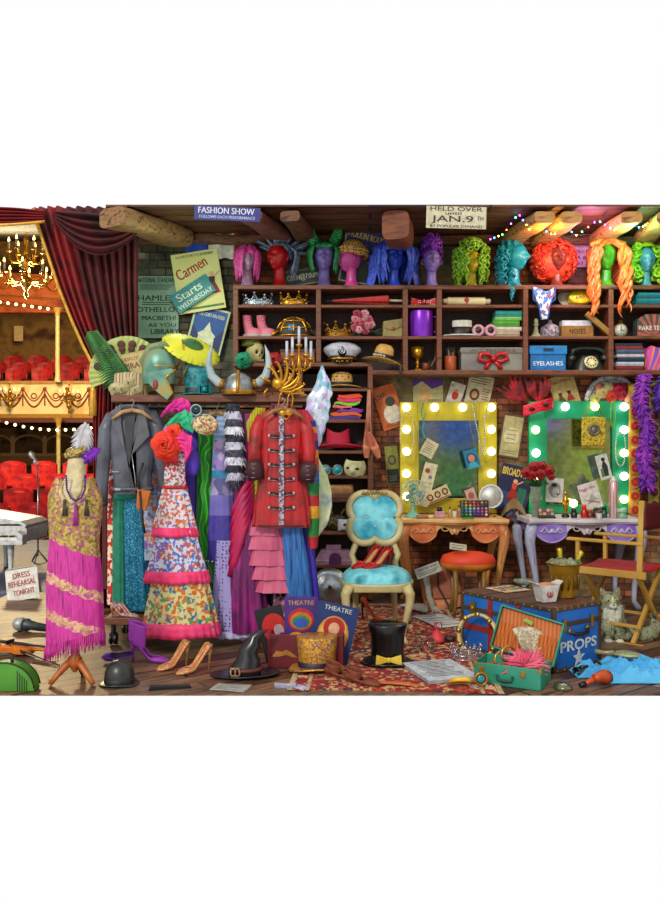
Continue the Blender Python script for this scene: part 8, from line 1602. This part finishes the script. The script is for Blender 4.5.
for px, py, r_, sz_, lb in ((507, 668, 9, .9, 'large gold bangle standing among the suitcase props'), (513, 662, 8, 1, 'thin gold bangle behind the larger one in the suitcase')):
    m = MB(M('d0a058', .25, .8)); m.torus((0, 0, r_), r_, 1.3, 26, 8, None, sz_); one('gold_bangle', lb, 'bracelet', px-5, py, 4.45, m, rz=25)
t = T('jewelled_brooch', 'round brooch with turquoise centre against the front of the teal suitcase', 'brooch', 481, 686, 4.33); m = MB(agold); m.torus((0, 0, 7), 6, 1.4, 24, 8); m.cyl((0, .4, 7), (0, 1.4, 7), 6, None, 24); mk('setting', m, t); m = MB(M('2a9aa8', .15)); m.ell((0, 0, 7), (4, 1.6, 4), 16); mk('stone', m, t)
t = F('powder_compact', 'small round metal compact on the planks right of the teal suitcase', 'compact', 563, 689); m = MB(M('8a8a70', .25, .7)); m.lathe([(9, 0), (9.6, 1.5), (9, 4), (7, 5), (.1, 5.6)], 28); mk('case', m, t); m = MB(M('c0c4b0', .15, .9)); m.lathe([(6, 5.2), (5.4, 6), (.1, 6.2)], 24); mk('mirror_disc', m, t)
# ---------------- cat ----------------
t = T('cat', 'fluffy grey tabby cat with white chest sitting under the director chair', 'cat', 610, 640, 5.52, rz=-4); t.scale = (1.1,)*3
m = MB(M('7c7e64', .9, pat='noise', c2='a0a488', c3='484c3c', sc=22)); 
for c_, r_ in (((0, 4, 13), (15, 14, 14)), ((2, 2, 24), (11.5, 10, 13)), ((0, -1, 36), (9.4, 8, 8.4)), ((0, -7, 33.5), (4.4, 4, 3.4)), ((-5, -7, 9), (4, 4.4, 10)), ((5, -7, 9), (4, 4.4, 10)), ((-5, -10, 2.4), (4, 5, 2.6)), ((5, -10, 2.4), (4, 5, 2.6)), ((11, -1, 5), (8, 9, 6)), ((-11, 1, 5), (7, 8, 6)), ((0, 0, 29), (8.4, 7, 6))): m.ell(c_, r_, 18)
for s_ in (-1, 1): m.tube([(s_*5.4, 0, 41), (s_*7.4, 0, 45.5), (s_*8.2, 0, 49)], [4, 2.6, .5], 8, .6)
m.tube([(10, 8, 6), (20, 6, 5), (30, 2, 5), (37, -2, 8), (40, -2, 14), (38, 0, 20)], [5, 6, 6.6, 6.4, 5.4, 3], 12)
bdy = mk('body', m, t); md = bdy.modifiers.new('r', 'REMESH'); md.mode = 'VOXEL'; md.voxel_size = .007; md.use_smooth_shade = True; md = bdy.modifiers.new('s', 'SMOOTH'); md.iterations = 4
fur = lambda mt, gen, n, L_, r_: [mt.tube([p, p+d*L_*.6, p+d*L_+Vector((0, 0, -1.6))], [r_, r_*.8, .1], 4) for p, d in (gen() for _ in range(n))]
def bodyp():
    a = R.uniform(0, 2*PI); z = R.uniform(3, 34); hw = interp([(3, 17), (12, 15.5), (22, 12), (30, 9), (34, 9)], z)[0]; d = Vector((math.cos(a), math.sin(a), -.5)); return Vector((hw*math.cos(a)*.96, 3+hw*.85*math.sin(a)*.96, z)), d.normalized()
m = MB(M('747858', .9, pat='noise', c2='9aa080', c3='44483a', sc=22)); fur(m, bodyp, 420, 3.6, .9)
def tailp(): q = R.random(); p = Vector(interp([(0, 14, 7, 5), (.4, 30, 2, 5), (.7, 38, -2, 9), (1, 38, 0, 20)], q)); a = R.uniform(0, 6.3); d = Vector((.3*math.cos(a), math.sin(a), math.cos(a))); return p+d*4.6, d.normalized()
fur(m, tailp, 130, 4, .9); mk('fur', m, t)
m = MB(M('dcdccc', .9)); 
def chestp(): x = R.uniform(-7, 7); z = R.uniform(12, 31); y = -8.4+abs(x)*.35+abs(z-22)*.12; return Vector((x*(z/31)**.5, y, z)), Vector((x*.05, -.45, -1)).normalized()
fur(m, chestp, 150, 5, 1.3); m.ell((0, -9.6, 32.6), (3.6, 2.6, 2.6)); m.ell((0, -8.2, 37), (1.6, 1.6, 4)); m.ell((-5, -13.4, 2), (3.6, 2.4, 2)); m.ell((5, -13.4, 2), (3.6, 2.4, 2)); mk('white_chest', m, t)
for s_ in (-1, 1): m = MB(M('c8c860', .2)); m.ell((s_*3.7, -8, 37.6), (1.7, 1.2, 1.5), 12); m.use(black); m.ell((s_*3.7, -9, 37.6), (.7, .5, 1.2), 8); mk('eye', m, t)
m = MB(M('b87068', .5)); m.ell((0, -12, 34.2), (1.2, .8, .9), 8); mk('nose', m, t)
for s_ in (-1, 1): m = MB(M('c88a78', .7)); m.prism([(s_*5, 42.5), (s_*7.4, 43), (s_*7.6, 47.4)][::s_], -2.6, -1.6); mk('inner_ear', m, t)
for s_ in (-1, 1):
    m = MB(M('e8e8dc', .5))
    for k in range(4): m.tube([(s_*3, -11, 33-k*.5), (s_*10, -12.5, 34.5-k*1.8)], [.18, .08], 4)
    mk('whiskers', m, t)
# ---------------- blue shirt etc ----------------
sh = M('4aa4d4', .75, pat='noise', c2='64b8e0', sc=4)
m = MB(sh); nx, ny = 120, 80
def shf(u, v):
    x = -44+104*u; y = -26+62*v*(1-.25*math.sin(PI*u)); x += 10*(v-.5)*math.sin(2*u)
    p = Vector((x*.05, y*.06, 3.1)); z = 5+8*noise.noise(p)+9*(.5-abs(noise.noise(Vector((p.x*1.6+p.y, p.y*2.4-p.x*.6, 7)))))**2*1.6+5*(.5-abs(noise.noise(p*3.2+Vector((4, 0, 0)))))**2; e = min(u, 1-u, v, 1-v); z = .8+1.25*max(0, z)*min(1, e*7); 
    if u < .22: y *= .5; y += 6
    return (x, y, z+ (7*max(0, v-.55) if u > .3 else 0))
m.grid(shf, nx, ny); t = F('shirt', 'crumpled sky-blue shirt spread on the floor at the right front', 'shirt', 625, 682); 
t.location.y += .1; mk('cloth', m, t, solid=.8); m = MB(sh); m.tube([(-6, 34, 4), (6, 38, 9), (20, 36, 6), (34, 40, 10), (48, 36, 6)], [4, 5, 4.4, 5, 4], 10, .7); mk('collar', m, t)
t = F('hairbrush', 'pale oval hairbrush lying on the blue shirt', 'hairbrush', 620, 669, rz=-26); t.location.z += .075; hb = M('b8b088', .35, .2); m = MB(hb); m.ell((6, 0, 2.6), (14, 9, 2.6)); m.tube([(-6, 0, 2.4), (-14, 0, 2), (-24, 0, 2.4)], [3.2, 1.8, 2.6], 10, .6); mk('back', m, t); m = MB(M('8a9a78', .7, pat='dots', c2='4a5a48', sc=120)); m.ell((6, 0, 4.2), (11.6, 6.8, 2)); mk('bristle_pad', m, t)
t = F('hair_dryer', 'orange hair dryer with dark nozzle and grip on the planks', 'hair dryer', 601, 685, rz=16); t.scale = (.85,)*3; og = M('c85a14', .35); m = MB(og); m.tube([(10, 0, 9), (4, 0, 10), (-6, 0, 9), (-10, 0, 8.6)], [7.4, 8, 5.6, 4.6], 18); mk('body', m, t); m = MB(M('2a2624', .4)); m.cyl((10, 0, 9), (12, 0, 9), 6.4, None, 18); m.use(M('6a6460', .4)); m.ell((12, 0, 9), (.8, 4, 4)); mk('air_intake', m, t)
m = MB(og); m.tube([(-9, 0, 8), (-16, -1, 6), (-24, -2, 3.4)], [4, 3.2, 2.6], 12); mk('handle', m, t); m = MB(M('1a1a1c', .4)); m.tube([(-23, -2, 3.6), (-30, -3, 3)], [3.6, 2.6], 12); mk('nozzle', m, t)
t = F('hair_clip', 'black claw hair clip beside the orange hair dryer', 'hair clip', 584, 676, rz=10); m = MB(M('1c1e22', .3))
for s_ in (-1, 1):
    m.grid(lambda u, v: (-9+18*u, s_*(1+6*math.sin(PI*v)), 9*(1-v)), 10, 8)
    for k in range(6): m.tube([(-8+3.2*k, s_*3, 4), (-8+3.2*k, s_*5, 1.6), (-8+3.2*k, s_*1.5, .6)], .7, 5)
m.tube([(-4, 0, 9), (4, 0, 9)], 1.6, 8); mk('claw', m, t, solid=.6)
# rainbow light string along the right rafters
t = T('party_lights', 'string of tiny multicoloured party bulbs woven through the right rafters', 'string lights', 500, 240, 6.55); pts = [Vector((x, R.uniform(-25, 20), z)) for x, z in ((-8, 4), (6, 10), (14, 22), (26, 8), (40, 16), (54, 6), (66, 20), (80, 8), (94, 18), (108, 6), (120, 16), (134, 8), (148, 18), (160, 8))]
m = MB('1a2018'); m.tube(pts, .25, 5); mk('cable', m, t)
for k in range(44):
    q = k/43*(len(pts)-1.001); i = int(q); p = pts[i].lerp(pts[i+1], q-i); m = MB(M(['ff50d0', '50a0ff', 'ffd850', '60ff70', 'ff6040', 'b060ff', '60fff0'][k % 7], .4, em=20)); m.ell(p+Vector((0, 0, -1)), .8, 8); mk('bulb', m, t)
